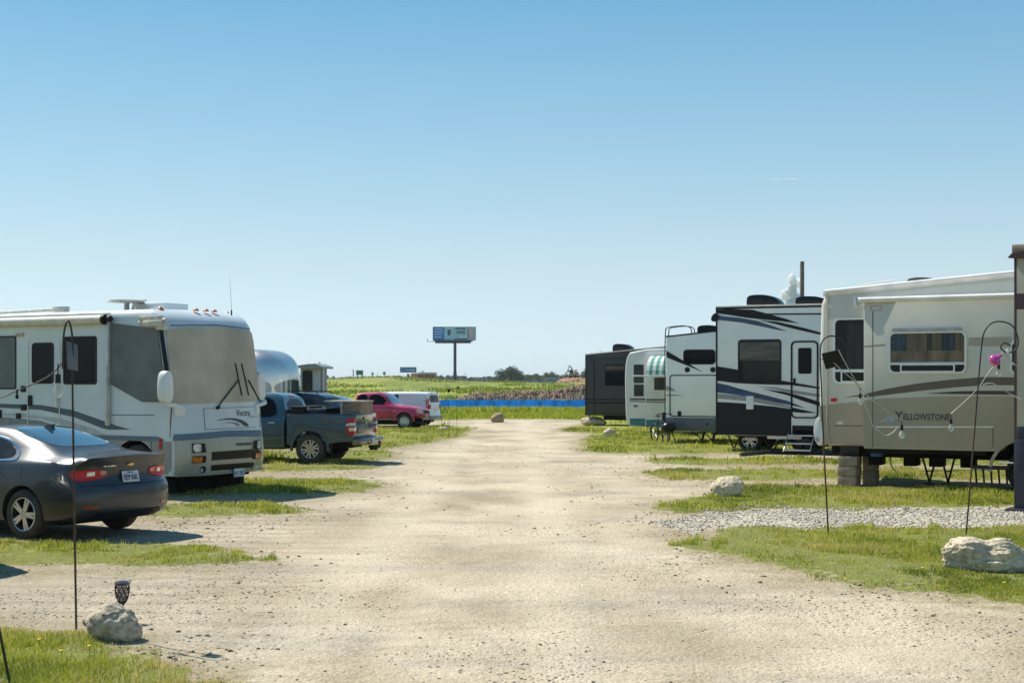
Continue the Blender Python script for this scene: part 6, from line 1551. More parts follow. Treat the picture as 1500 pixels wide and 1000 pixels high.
boulder('boulder', 893, 640, .42, .34, .36, 4.4, 'small white boulder on the grass below the old white trailer', rk2, sub=4)
boulder('boulder', 649, 632, .42, .34, .24, 6.6, 'low pale boulder in the weeds right of the white van', rk2, sub=4)

# ================================================================== hooks, lamps and string lights
def hook(name, label, base, pts, r=.0075, mat=None, group='shepherd hooks along the lane'):
    """pts: (px, py, depth offset) up the pole from its foot"""
    bx, by = gp(*base); o = thing(name, label, 'shepherd hook', (bx, by, 0), 0, group)
    P = []
    for px, py, dy in pts:
        Y = by + dy; P.append(((px - CX) / F * Y - bx, dy, EYE + (HY - py) / F * Y))
    P[0] = (0, 0, -.1)
    m = MB(); k = 1
    m.tube(chaikin(P[:2] + P[1:2] + P[2:], 0, False)[:2], r * 1.15, 8); po = m.build('pole', mat or rusty, o, smooth=60)
    m = MB(); m.tube(chaikin(P[1:], 3, closed=False), r, 8); m.build('crook', steel_b, o, smooth=60)
    return o, (bx, by)
def P3(px, py, Y): return Vector(((px - CX) / F * Y, Y, EYE + (HY - py) / F * Y))
h1, (h1x, h1y) = hook('shepherd_hook', 'tall black shepherd hook pole with solar panel standing left in front of the sedan', (112, 925),
    [(112, 925, 0), (107, 620, 0), (106, 560, 0), (107, 520, .0), (106, 490, 0), (102, 470, -.02), (97, 470, -.06), (93, 490, -.10), (92, 520, -.12), (92, 540, -.10)], .0085)
h2, _ = hook('shepherd_hook', 'black shepherd hook pole in front of the fifth wheel rear with a tilted dark panel', (1214, 785),
    [(1214, 785, 0), (1206, 640, 0), (1203, 560, 0), (1201, 520, 0), (1203, 500, 0), (1212, 492, 0), (1224, 492, 0), (1234, 498, 0), (1240, 508, 0)], .010)
h3, _ = hook('shepherd_hook', 'black shepherd hook pole with a curled end near the right edge of the picture', (1414, 786),
    [(1414, 786, 0), (1430, 600, 0), (1438, 500, 0), (1442, 484, 0), (1452, 472, 0), (1468, 470, 0), (1484, 476, 0), (1491, 492, 0), (1492, 506, 0), (1486, 515, 0), (1474, 517, 0), (1465, 510, 0), (1468, 502, 0), (1476, 503, 0), (1481, 507, 0)], .010)
# leaning pole cut by the lower left corner
lp_ = thing('garden_stake', 'black leaning stake cut off by the lower left corner', 'stake', (-3.375, 9.62, 0), 0)
m = MB(); m.tube([(0, 0, -.05), (-.105, 0, .48), (-.36, 0, 1.75)], .010, 8); m.build('rod', steel_b, lp_); 
m = MB(); m.tube(chaikin([(-.36, 0, 1.75), (-.40, 0, 1.95), (-.50, 0, 2.03), (-.62, 0, 1.98), (-.62, 0, 1.86)], 2, False), .010, 8); m.build('crook', steel_b, lp_)
# three thin garden hooks in front of the barrier
for lab, base, pts in (('thin wire garden hook with an open ring, leftmost of three by the white van', (650, 640), [(650, 640, 0), (645, 600, 0), (641, 585, 0), (641, 574, 0), (638, 568, 0), (633, 571, 0), (632, 578, 0), (637, 583, 0)]),
                       ('thin dark garden hook carrying a round black feeder by the white van', (658, 642), [(658, 642, 0), (658, 600, 0), (656, 572, 0), (653, 566, 0), (655, 562, 0), (658, 566, 0)]),
                       ('thin garden hook with a small bell shape, rightmost of three by the white van', (670, 640), [(670, 640, 0), (669, 600, 0), (668, 572, 0), (668, 566, 0), (672, 564, 0), (673, 567, 0)])):
    hook('garden_hook', lab, base, pts, .0055, steel_b, 'thin garden hooks near the white van')
def small(name, label, cat, loc, prof, mat, group=None):
    o = thing(name, label, cat, loc, 0, group); m = MB(); m.lathe(prof, 14, 'z'); m.build('feeder_body', mat, o, smooth=60); return o
Yf = gp(657, 642)[1]
small('bird_feeder', 'round black bird feeder on the middle thin garden hook', 'feeder', P3(657.5, 575, Yf), [(0, 0), (.03, .01), (.055, .05), (.055, .09), (.04, .13), (.01, .15), (0, .2)], black_p)
Yf = gp(670, 640)[1]
small('wind_bell', 'small dark bell hanging from the rightmost thin garden hook', 'bell', P3(671, 570, Yf), [(0, 0), (.02, .02), (.05, .06), (.045, .09), (0, .10)], black_p)
# solar panels
def panel(name, label, corners, th, mat_face, mat_back, stem=None):
    c = sum(corners, Vector()) / 4; o = thing(name, label, 'solar panel', c, 0, 'solar panels on hooks')
    q = [p - c for p in corners]; n = (q[1] - q[0]).cross(q[2] - q[1]).normalized() * th
    m = MB(); m.add(q + [p + n for p in q], [(0, 1, 2, 3), (7, 6, 5, 4), (0, 4, 5, 1), (1, 5, 6, 2), (2, 6, 7, 3), (3, 7, 4, 0)]); m.build('panel', mat_face, o, bevel=.003)
    m = MB(); m.tube([Vector((0, .01, 0)), Vector((0, .03, -.02)) if stem is None else stem - c], .007, 6); m.build('bracket', mat_back, o)
    return o
Yp = h1y
pv = M('photovoltaic_back', (.10, .115, .135), .45, var=.1)
panel('solar_panel', 'grey rectangular solar panel clipped below the crook of the left hook', [P3(99, 500, Yp - .05), P3(114, 505, Yp + .05), P3(114.5, 543, Yp + .03), P3(99.5, 540, Yp - .07)], .012, pv, steel_b, P3(106, 525, Yp))
Yq = gp(1214, 785)[1]
panel('solar_panel', 'black tilted solar panel on the right hook in front of the open trailer window', [P3(1204, 518, Yq - .02), P3(1230, 512, Yq + .04), P3(1237, 534, Yq + .16), P3(1210, 541, Yq + .10)], .015, black_p, steel_b, P3(1203, 526, Yq))
# string lights
clear_bulb = M('bulb_glass', (.55, .60, .58), .04, var=.02, alpha=.32, spec=1.0, coat=.6)
frost = M('bulb_frosted', (.62, .63, .60), .12, var=.05, alpha=.6, coat=.5)
pinkg = M('pink_glass', (.62, .03, .34), .12, var=.25, scale=30, coat=.8)
def bulb(parent, p, s=1.0, mat=None, drop=.05, dirv=(0, 0, -1)):
    d = Vector(dirv).normalized(); q = d.to_track_quat('-Z', 'Y').to_matrix().to_4x4()
    m = MB(); m.lathe([(.006, .0), (.006, -drop), (.016 * s, -drop), (.018 * s, -drop - .055 * s), (.0, -drop - .055 * s)], 12, 'z'); so_ = m.build('socket', black_p, parent, smooth=40)
    so_.matrix_local = Matrix.Translation(p) @ q
    o = -drop - .052 * s
    m = MB(); m.lathe([(.011 * s, o), (.014 * s, o - .012 * s), (.028 * s, o - .04 * s), (.031 * s, o - .062 * s), (.024 * s, o - .082 * s), (.010 * s, o - .092 * s), (0, o - .093 * s)], 16, 'z')
    b_ = m.build('bulb', mat or clear_bulb, so_, smooth=70)
    m = MB(); m.tube([(0, 0, o), (.003, 0, o - .045 * s), (-.003, 0, o - .06 * s)], .002, 4); m.build('filament', M('filament', (.5, .4, .2), .4), so_)
    return so_
def strand(name, label, pts, r, mat, bulbs, extra=(), n=3):
    V_ = [P3(*p) for p in pts]; o0 = V_[0]
    m = MB(); m.tube(chaikin([tuple(v - o0) for v in V_], n, closed=False), r, 6)
    for e in extra: m.tube(chaikin([tuple(P3(*p) - o0) for p in e], 2, closed=False), r, 6)
    root = thing(name, label, 'string lights', o0, 0, 'string lights between hooks'); m.build('cable', mat, root, smooth=60)
    for b_ in bulbs: bulb(root, P3(*b_[:3]) - o0, *b_[3:])
    return root
strand('string_lights', 'dark light string with a clear bulb running left from the left hook', [(94, 528, h1y - .08), (80, 545, h1y - .05), (60, 558, h1y), (25, 572, h1y + .1), (0, 584, h1y + .2), (-80, 600, h1y + .4)], .0055, M('cable_brown', (.06, .05, .045), .6), [(85, 532, h1y - .07, 1.35, None, .09), (25, 570, h1y + .1, .5, black_p, .01)])
m = MB()
Y2, Y3 = Yq, gp(1414, 786)[1]
cab = M('cable_pale', (.50, .47, .40), .6)
strand('string_lights', 'pale cord hanging in loops with clear bulbs in front of the fifth wheel', [(1216, 526, Y2 + .1), (1236, 545, Y2 + .1), (1250, 556, Y2), (1258, 567, Y2), (1264, 585, Y2), (1275, 612, Y2), (1279, 627, Y2), (1290, 631, Y2), (1297, 639, Y2), (1309, 633, Y2), (1315, 625, Y2)], .0065, cab,
       [(1260, 568, Y2, 1.05, None, .08), (1321, 616, Y2, 1.25, frost, .06), (1393, 606, Y2 + .02, 1.15, None, .07)],
       [[(1228, 512, Y2), (1240, 535, Y2), (1256, 562, Y2), (1272, 582, Y2), (1300, 602, Y2), (1321, 616, Y2)], [(1393, 606, Y2), (1420, 582, Y2 + .02), (1435, 566, Y3)]])
strand('string_lights', 'pale cord with a white tube bulb slung from the curled hook at right', [(1496, 585, Y3 - .1), (1480, 577, Y3), (1463, 566, Y3), (1452, 560, Y3), (1440, 563, Y3)], .006, cab, [(1463, 528, Y3, 1.15, frost, .05)],
       [[(1470, 512, Y3), (1463, 528, Y3), (1448, 545, Y3), (1435, 566, Y3)], [(1470, 514, Y3), (1480, 528, Y3), (1500, 544, Y3)]])
pk_ = strand('pink_bulb', 'magenta glass bulb hanging tilted from the curled hook at right', [(1476, 512, Y3), (1472, 514, Y3), (1467, 519, Y3)], .005, cab, [])
pk_['category'] = 'ornament'
del pk_['group']
m = MB(); m.lathe([(0, 0), (.022, -.006), (.024, -.05), (.03, -.06), (.07, -.085), (.085, -.12), (.075, -.155), (.04, -.18), (0, -.185)], 18, 'z'); g_ = m.build('glass_globe', pinkg, pk_, smooth=60)
g_.matrix_local = Matrix.Translation(P3(1467, 519, Y3) - P3(1476, 512, Y3)) @ Vector((-.75, 0, -.65)).to_track_quat('-Z', 'Y').to_matrix().to_4x4()
m = MB(); m.lathe([(0, .01), (.02, .005), (.024, -.05), (.0, -.05)], 12, 'z'); q_ = m.build('globe_cap', white_p, pk_); q_.matrix_local = g_.matrix_local @ Matrix.Translation((0, 0, .004))
# solar torch light beside the boulder
tx, ty = gp(179, 912); to_ = thing('torch_light', 'black lattice solar torch light on a short stake behind the left boulder', 'torch light', (tx, ty, 0), 0)
def tz(py): return EYE + (HY - py) / F * ty
m = MB(); m.tube([(0, 0, -.05), (0, 0, tz(883))], .014, 10); m.build('stake', black_p, to_)
H0, H1 = tz(884), tz(855); lat = [(.016, 0), (.036, .12), (.054, .4), (.062, .7), (.058, 1)]
def rad_at(t): return interp([(a[1], a[0]) for a in lat], t)[0]
m = MB()
for k in range(9):
    for sgn in (-1, 1):
        pth = []
        for j in range(13):
            t = j / 12; a = 2 * math.pi * k / 9 + sgn * t * 1.5; r_ = rad_at(t); pth.append((r_ * math.cos(a), r_ * math.sin(a), H0 + (H1 - H0) * t))
        m.tube(pth, .0042, 5)
m.lathe([(.010, H0 - .03), (.022, H0), (.026, H0 + .01), (.020, H0 + .012)], 14, 'z'); m.build('lattice_basket', black_p, to_, smooth=50)
m = MB(); m.lathe([(.036, H0 + .03), (.042, H1 - .03), (.0, H1 - .03)], 14, 'z'); m.build('diffuser', M('torch_diffuser', (.35, .36, .36), .5, alpha=.6), to_, smooth=50)
m = MB(); m.lathe([(.060, H1 - .01), (.066, H1), (.066, H1 + .018), (.05, H1 + .026), (0, H1 + .028)], 20, 'z'); m.build('solar_cap', M('cap_blue_black', (.03, .035, .05), .2, coat=.5), to_, smooth=40)

# ================================================================== background
def far_pt(px, Y): return ((px - CX) / F * Y, Y)
def gz_at(px, Y): x, y = far_pt(px, Y); return ground_z(x, y)
# blue silt barrier
bar = thing('blue_barrier', 'long low bright blue plastic barrier across the field at the end of the lane', 'barrier', (*gp(640, 596.5), 0), 0)
b0 = Vector((bar.location.x, bar.location.y, 0)); blue_b = M('blue_sheeting', (.004, .16, .58), .5, var=.14, scale=.9)
_n = blue_b.node_tree; _t = _n.nodes.new('ShaderNodeBsdfTranslucent'); _t.inputs['Color'].default_value = (.004, .18, .66, 1)
_x = _n.nodes.new('ShaderNodeMixShader'); _x.inputs[0].default_value = .6; _n.links.new(_n.nodes['Principled BSDF'].outputs[0], _x.inputs[1]); _n.links.new(_t.outputs[0], _x.inputs[2]); _n.links.new(_x.outputs[0], _n.nodes['Material Output'].inputs['Surface'])
n = 240; X0b = -1.4; X1b = 26.0; vs = []
rngb = random.Random(4)
for k in range(n + 1):
    x = X0b + (X1b - X0b) * k / n; yy = .12 * math.sin(x * .9) + .05 * math.sin(x * 5) + rngb.uniform(-.01, .01)
    top = .60 + .02 * math.sin(x * 1.7) + rngb.uniform(-.012, .012)
    vs += [(x, yy, -.05), (x, yy + .03 * math.sin(x * 7), .3), (x, yy, top)]
fs = [(3 * k + j, 3 * (k + 1) + j, 3 * (k + 1) + j + 1, 3 * k + j + 1) for k in range(n) for j in range(2)]
m = MB(); m.add(vs, fs); m.build('sheeting', blue_b, bar, smooth=40, fix=False)
m = MB()
for k in range(15): x = X0b + .3 + k * 1.85; m.box(x - .02, x + .02, .06 + .12 * math.sin(x * .9), .10 + .12 * math.sin(x * .9), -.1, .58)
m.build('stake_row', M('barrier_stake', (.03, .09, .30), .6), bar)
# dirt pile behind it
def pile(name, label, x0, x1, y, prof, depth, mat, seed, n=220, m_=26, amp=.25):
    V = []; 
    for j in range(m_ + 1):
        t = j / m_; yy = y - depth / 2 + depth * t
        for i in range(n + 1):
            x = x0 + (x1 - x0) * i / n; h = prof(x) * math.sin(math.pi * t) ** .8
            nn = noise.noise(Vector((x * .5, yy * .9, seed))) * amp * .7 + noise.noise(Vector((x * 2.1, yy * 2.1, seed))) * amp * .55 + (.3 - abs(noise.noise(Vector((x * 4.5, yy * 4.5, seed))))) * amp * .9 + noise.noise(Vector((x * 10, yy * 10, seed))) * amp * .35
            V.append((x - x0, yy - y, max(-.2, h + nn * min(1, h * 2)) - .03 + (ground_z(x, yy) if i % 20 == 0 and False else 0)))
    m = MB(); w = n + 1
    m.add(V, [(j * w + i, j * w + i + 1, (j + 1) * w + i + 1, (j + 1) * w + i) for j in range(m_) for i in range(n)])
    o = m.build(name, mat, None, smooth=25, fix=False); o.location = (x0, y, ground_z((x0 + x1) / 2, y)); tag(o, label, 'dirt pile'); return o
soil = M('turned_soil', (.27, .175, .11), .95, scale=1.1, col2=(.075, .048, .034), bump=.5, bscale=5, detail=8)
pf = lambda x: 1.30 * (max(0, min(1, (x + 6) / 3))) * (.80 + .16 * math.sin(x * 1.1) + .28 * math.exp(-((x + 1.0) / 1.3) ** 2)) + .62 * math.exp(-((x - 5.0) / 1.6) ** 2) + .40 * math.exp(-((x - 8.0) / 1.9) ** 2)
pile('dirt_pile', 'long bank of dark turned soil and clods behind the blue barrier', -6.2, 26, 122.0, pf, 4.2, soil, 3.0, n=420, m_=44, amp=.36)
# billboards
def billboard(name, label, px0, px1, pyt, pyb, pole_px, base_py, Y, panel_fn, catwalk=True):
    z0 = EYE + (HY - pyb) / F * Y; z1 = EYE + (HY - pyt) / F * Y; xa = (px0 - CX) / F * Y; xb = (px1 - CX) / F * Y; xp = (pole_px - CX) / F * Y
    zb = ground_z(xp, Y); o = thing(name, label, 'billboard', (xp, Y, zb), 0, 'billboards on the horizon')
    L = lambda x, y, z: (x - xp, y, z - zb)
    st_ = M('billboard_steel', (.025, .045, .065), .6, var=.1)
    m = MB(); m.lathe([(.62, -.5), (.62, (z0 - zb) * .2), (.5, (z0 - zb) * .22), (.5, z0 - zb - .6), (0, z0 - zb - .6)], 16, 'z'); m.build('post', st_, o)
    m = MB(); m.box(xa - xp, xb - xp, -.3, .3, z0 - zb, z1 - zb); f = m.build('display_frame', st_, o)
    panel_fn(o, f, xa - xp, xb - xp, z0 - zb, z1 - zb)
    if catwalk:
        m = MB(); m.box(xa - xp + .4, xb - xp - 1.0, -1.4, .2, z0 - zb - .35, z0 - zb + .02); m.box(xa - xp + .8, xb - xp - 1.6, -.25, .25, z0 - zb - .95, z0 - zb - .0)
        m.box(xa - xp - 1.7, xa - xp + .5, -1.3, -1.2, z0 - zb - .5, z0 - zb - .35); m.box(xa - xp - 1.8, xa - xp - 1.6, -1.3, -1.2, z0 - zb - .5, z0 - zb + .5)
        m.build('catwalk', st_, o)
    return o
def bb1(o, f, a, b, c, d):
    w = b - a; h = d - c
    def p(nm, u0, u1, v0, v1, mat, y=-.32): q = MB(); q.box(a + w * u0, a + w * u1, y, y + .02, c + h * v0, c + h * v1); return q.build(nm, mat, f)
    bl = M('poster_blue', (.010, .22, .68), .5); sk = M('poster_sky', (.42, .68, .80), .5, var=.1, scale=.4); dk = M('poster_dark', (.05, .09, .14), .5); pkk = M('poster_pink', (.60, .36, .42), .5, var=.1, scale=.5); wh = M('poster_white', (.78, .84, .88), .5)
    p('poster_panel', .012, .27, .03, .97, bl); p('poster_panel', .27, .985, .03, .97, sk, -.318)
    for v in (.80, .60, .42, .22): p('poster_text', .04, .20 + .03 * (v > .5), v, v + .06, wh, -.34)
    p('poster_portrait', .34, .42, .45, .78, dk, -.34); p('poster_portrait', .355, .405, .35, .5, dk, -.345)
    for k in range(6): p('poster_text', .53 + .04 * k, .557 + .04 * k, .78, .93, dk, -.34)
    for k in range(4): p('poster_text', .56 + .05 * k, .595 + .05 * k, .50 - .02 * (k % 2), .70, dk, -.34)
    p('poster_text', .60, .78, .25, .32, wh, -.34); p('poster_text', .51, .80, .05, .14, dk, -.34)
    p('poster_panel', .81, .965, .12, .93, pkk, -.335); p('poster_panel', .81, .83, .2, .85, M('poster_red', (.45, .05, .05), .5), -.345)
    for v in (.75, .6, .45, .3): p('poster_text', .85, .95, v, v + .05, wh, -.345)
billboard('billboard', 'tall blue and white billboard on a single dark post left of centre', 634, 697, 478.5, 498.5, 666.5, 560, 473, bb1)
def bb2(o, f, a, b, c, d):
    w = b - a; h = d - c; tq = M('poster_teal', (.04, .34, .58), .5, var=.2, scale=.3)
    q = MB(); q.box(a + .2, b - .2, -.33, -.31, c + .1, d - .1); q.build('poster_panel', tq, f)
    for k in range(4): q = MB(); q.box(a + w * (.12 + .05 * k), a + w * (.15 + .05 * k), -.36, -.33, c + h * .35, c + h * .7); q.build('poster_text', M('poster_dark', (.05, .09, .14), .5), f)
    q = MB(); q.box(a + w * .35, a + w * .9, -.36, -.33, c + h * .4, c + h * .5); q.build('poster_text', M('poster_white', (.55, .62, .66), .5), f)
billboard('billboard', 'small low teal billboard beside the brick building on the left rise', 586, 610, 537.5, 545.5, 598, 552, 560, bb2, False)
# brick building with pale roofs, trees behind
Yb = 600; bx_, _ = far_pt(624, Yb); zb_ = ground_z(bx_, Yb); mpx = Yb / F
bb = thing('brick_building', 'low orange brick building with two white roofs on the left rise', 'building', (bx_, Yb, zb_), 0)
def bz(py): return EYE + (HY - py) / F * Yb - zb_
m = MB(); m.box(-12 * mpx, 2 * mpx, 0, 8, -1, bz(547)); m.box(2.5 * mpx, 14 * mpx, 0, 8, -1, bz(547.5)); m.box(-22 * mpx, -12 * mpx, 0, 7, -1, bz(546.5)); m.build('wall', M('orange_brick', (.58, .24, .09), .85, var=.2, scale=1.5), bb)
for a_, b_ in ((-13, 2.5), (2.6, 15)):
    m = MB(); m.box(a_ * mpx, b_ * mpx, -.6, 8.5, bz(547.5) + .01, bz(545)); m.build('roof', roofm, bb, bevel=.1)
for a_ in (-10, -6, -1, 5, 9):
    m = MB(); m.box(a_ * mpx, (a_ + 2) * mpx, -.05, 0, bz(552), bz(549)); m.build('window', glass_d, bb)
m = MB(); m.box(-36 * mpx, -12 * mpx, -3, 5, -1, bz(552.2)); m.build('annex', M('annex_blue_white', (.42, .47, .52), .7, var=.1, scale=.2), bb)
# trees on the horizon: leaf-clump crowns on branching trunks
leafm = attr_mat('far_leaf', 'tone', [(0, (.045, .075, .035)), (.5, (.085, .125, .055)), (1, (.15, .19, .085))], .7, trans=.25)
bark = M('bark', (.12, .10, .08), .9, var=.2)
def tree(px, pyt, pyb, wpx, Y, seed, label, tone=.5, dens_=1.0, group='trees along the horizon'):
    x, y = far_pt(px, Y); zb = EYE + (HY - pyb) / F * Y; g = ground_z(x, y); H_ = EYE + (HY - pyt) / F * Y - g; Wd = wpx / F * Y
    r = random.Random(seed); o = thing('tree', label, 'tree', (x, y, g), 0, group)
    tr = MB(); tr.tube([(0, 0, -.3), (.1, 0, H_ * .25), (0, .1, H_ * .55)], [H_ * .035, H_ * .028, H_ * .015], 7)
    V_ = []; Fc = []; T = []; k0 = 0
    nb = 18 + int(Wd * 1.6)
    cl = []
    for i in range(nb):
        a = r.uniform(0, 6.28); rr = r.random() ** .6; hz_ = r.uniform(.16, 1)
        env = math.sin(min(1, (1.10 - hz_) / .55) * math.pi / 2)
        c = Vector((math.cos(a) * rr * Wd * .42 * env, math.sin(a) * rr * Wd * .36 * env, H_ * (hz_ * .84 + .04)))
        s = Wd * r.uniform(.12, .20); cl.append((c, s)); tr.tube([(0, 0, H_ * .3), (c.x * .5, c.y * .5, (H_ * .3 + c.z) / 2), tuple(c)], [H_ * .014, H_ * .008, H_ * .003], 5)
    tr.build('trunk', bark, o)
    for c, s in cl:
        for j in range(int(70 * dens_)):
            d = Vector((r.gauss(0, 1), r.gauss(0, 1), r.gauss(0, .8))); d = d.normalized() * (r.random() ** .45) * s
            p = c + d; q = s * r.uniform(.09, .20); ax = Vector((r.gauss(0, 1), r.gauss(0, 1), r.gauss(0, 1))).normalized(); bx = ax.orthogonal().normalized()
            V_ += [tuple(p + bx * q), tuple(p + ax.cross(bx) * q * .8), tuple(p - bx * q), tuple(p - ax.cross(bx) * q * .8)]
            Fc.append((k0, k0 + 1, k0 + 2, k0 + 3)); k0 += 4; T += [max(0, min(1, tone + r.uniform(-.3, .3)))] * 4
    link(arr_mesh('crown', np.array(V_), np.array(Fc), leafm, {'tone': np.array(T)}), 'crown', o)
    return o
for a in ((747, 539, 562, 44, 620, 1, 'broad dark tree standing alone right of the billboard on the horizon', .15, 1.4),
          (762, 547, 560, 16, 640, 2, 'low dark shrubby tree joined to the right side of the broad dark tree', .25),
          (730, 553, 561, 18, 660, 3, 'low dark bush left of the broad dark tree on the horizon', .1),
          (775, 549, 561, 14, 600, 4, 'small pale green tree above the distant blue fence', .7), (787, 548, 561, 16, 600, 5, 'rounded light green tree above the distant blue fence', .8),
          (800, 543.5, 561, 14, 590, 6, 'taller yellow green tree beside the distant blue trailer', .65), (809, 542, 561, 15, 590, 7, 'tallest light green tree behind the distant blue trailer', .6),
          (831, 542.5, 558, 13, 560, 8, 'dark tree just left of the excavator', .2), (857, 537, 558, 20, 540, 9, 'dark tree half hidden by the dark grey trailer', .15),
          (843, 539.5, 556, 12, 580, 14, 'yellow green tree peeping above the excavator', .7),
          (608, 545, 553, 10, 640, 10, 'dark tree behind the small teal billboard', .15), (619, 541.5, 548, 10, 640, 11, 'dark green tree behind the left white roof', .2), (634, 541.5, 550, 13, 640, 12, 'light green tree behind the right white roof', .75), (646, 548, 556, 10, 640, 13, 'small bush at the right end of the brick building', .3)):
    tree(*a)
# far tree line as one hazy mass
V_ = []; Fc = []; T = []; k0 = 0; r = random.Random(5)
for i in range(5200):
    px = r.choice((r.uniform(690, 860), r.uniform(640, 860), r.uniform(440, 480), r.uniform(-300, 1900))); Y = r.uniform(1150, 1250); x, y = far_pt(px, Y)
    s = r.uniform(.6, 1.8); h = r.random() ** 1.6 * (4.2 + 2.5 * noise.noise(Vector((x * .02, 0, 0)))); p = Vector((x, y, height(np.array([x]), np.array([y]))[0] + h)); ax = Vector((r.gauss(0, 1), r.gauss(0, 1), r.gauss(0, 1))).normalized(); b_ = ax.orthogonal()
    V_ += [tuple(p + b_ * s), tuple(p + ax.cross(b_) * s), tuple(p - b_ * s), tuple(p - ax.cross(b_) * s)]; Fc.append((k0, k0 + 1, k0 + 2, k0 + 3)); k0 += 4; T += [r.uniform(.0, .6)] * 4
fl = link(arr_mesh('far_woods', np.array(V_), np.array(Fc), attr_mat('hazy_leaf', 'tone', [(0, (.045, .07, .035)), (1, (.09, .12, .06))], .8), {'tone': np.array(T)}), 'far_woods'); tag(fl, 'thin hazy line of far woods on the horizon', 'woods', kind='stuff')
# excavator on a mound of orange clay
Ye = 520; ex, _ = far_pt(840, Ye); eg = ground_z(ex, Ye); ez = EYE + (HY - 552) / F * Ye
pile('clay_mound', 'orange clay mound under the excavator on the right horizon', ex - 7.5, ex + 9, Ye - 1, lambda x: max(0, 1 - ((x - ex - .5) / 7.6) ** 2) * max(.4, ez - eg - .1), 9, M('orange_clay', (.42, .22, .11), .95, scale=.6, col2=(.22, .14, .08)), 7.0, n=50, m_=12, amp=.5)
exo = thing('excavator', 'small yellow brown excavator with a raised mast on the clay mound', 'excavator', (ex, Ye - .5, ez - .3), 0)
yel = M('excavator_ochre', (.40, .25, .10), .6, var=.15)
m = MB(); m.box(-1.9, 1.9, -1.1, -.5, 0, .8); m.box(-1.9, 1.9, .5, 1.1, 0, .8); m.build('tracks', under, exo, bevel=.25)
m = MB(); m.box(-1.6, 1.9, -1.1, 1.1, .85, 1.7); m.box(.6, 1.9, -1.1, 1.1, 1.6, 2.1); m.build('house', yel, exo, bevel=.08)
m = MB(); m.box(-1.5, -.1, -1.0, .1, 1.7, 2.9); m.build('cab', glass_t, exo, bevel=.08)
m = MB(); m.tube([(-.2, .3, 1.6), (-.6, .3, 3.4), (-1.4, .3, 4.5)], [.34, .28, .20], 6); m.build('boom', yel, exo)
m = MB(); m.tube([(-1.4, .3, 4.5), (-1.9, .3, 3.6), (-2.0, .3, 2.8)], [.2, .16, .12], 6); m.build('stick', yel, exo)
m = MB(); m.prism([(-2.4, 2.2), (-1.5, 2.2), (-1.6, 2.9), (-2.2, 2.8)], 0, .7); m.build('bucket', under, exo)
# distant blue fence and trailer
for (pa, pb, py0, py1, lab) in ((767, 794, 557.2, 560.2, 'thin distant blue fence line left of the far blue trailer'), (714, 724, 560.5, 561.5, 'short faint blue fence piece far off, left of the dark tree')):
    Y = 540; xa, xb = far_pt(pa, Y)[0], far_pt(pb, Y)[0]; z0 = EYE + (HY - py1) / F * Y; z1 = EYE + (HY - py0) / F * Y
    o = thing('distant_blue_fence', lab, 'fence', (xa, Y, z0), 0, 'distant blue fence pieces'); m = MB(); m.box(0, xb - xa, 0, .1, -.3, z1 - z0); m.build('sheeting', blue_b, o)
    m = MB()
    for k in range(5): m.box((xb - xa) * k / 4 - .06, (xb - xa) * k / 4 + .06, -.08, 0, -.3, z1 - z0 + .2)
    m.build('stake_row', M('barrier_stake', (.03, .09, .30), .6), o)
Y = 545; xa, xb = far_pt(799, Y)[0], far_pt(814, Y)[0]; z0 = EYE + (HY - 560) / F * Y; z1 = EYE + (HY - 554) / F * Y
o = thing('site_trailer', 'small blue and white site trailer among the far green trees', 'trailer', (xa, Y, z0), 0)
m = MB(); m.box(0, xb - xa, 0, 3, 0, z1 - z0); m.build('body', M('site_blue_white', (.22, .32, .52), .6, var=.2, scale=.6), o, bevel=.05)
m = MB(); m.box(-.1, xb - xa + .1, -.1, 3.1, z1 - z0, z1 - z0 + .15); m.build('roof', roofm, o); 
for k in range(3): m = MB(); m.box(.6 + k * 1.1, 1.2 + k * 1.1, -.04, 0, .7, 1.2); m.build('window', glass_d, o)
# highway signs
def sign(name, label, px0, px1, pyt, pyb, base, Y, mat, posts, text=False, group='road signs on the horizon'):
    z0 = EYE + (HY - pyb) / F * Y; z1 = EYE + (HY - pyt) / F * Y; xa, xb = far_pt(px0, Y)[0], far_pt(px1, Y)[0]; zb = EYE + (HY - base) / F * Y
    o = thing(name, label, 'road sign', (xa, Y, zb), 0, group); w = xb - xa
    m = MB(); m.box(0, w, -.06, 0, z0 - zb, z1 - zb); p_ = m.build('sign_panel', mat, o)
    for k in posts: m = MB(); m.box(w * k - .12, w * k + .12, 0, .2, -1.2, z1 - zb - .1); m.build('post', steel_b, o)
    if text:
        wh = M('sign_white', (.6, .65, .62), .5)
        m = MB(); m.frame(rrect(.05 * w, z0 - zb + .1, .95 * w, z1 - zb - .1, .1), rrect(.05 * w + .07, z0 - zb + .17, .95 * w - .07, z1 - zb - .17, .08), -.08, -.055); m.build('border', wh, p_)
    return o
sgreen = M('sign_green', (.005, .17, .10), .5, var=.05)
sign('highway_sign', 'green highway sign on two dark posts on the left rise', 521.5, 532, 542, 549, 563, 380, sgreen, (.18, .82), True)
sign('small_road_sign', 'small dark diamond sign, first to the right of the green highway sign', 544, 547.5, 545.5, 548.5, 556, 480, M('sign_grey', (.22, .25, .27), .5), (.5,))
sign('small_road_sign', 'square grey sign, second to the right of the green highway sign', 561, 565, 544.5, 548.5, 555, 480, MATS['sign_grey'], (.5,))
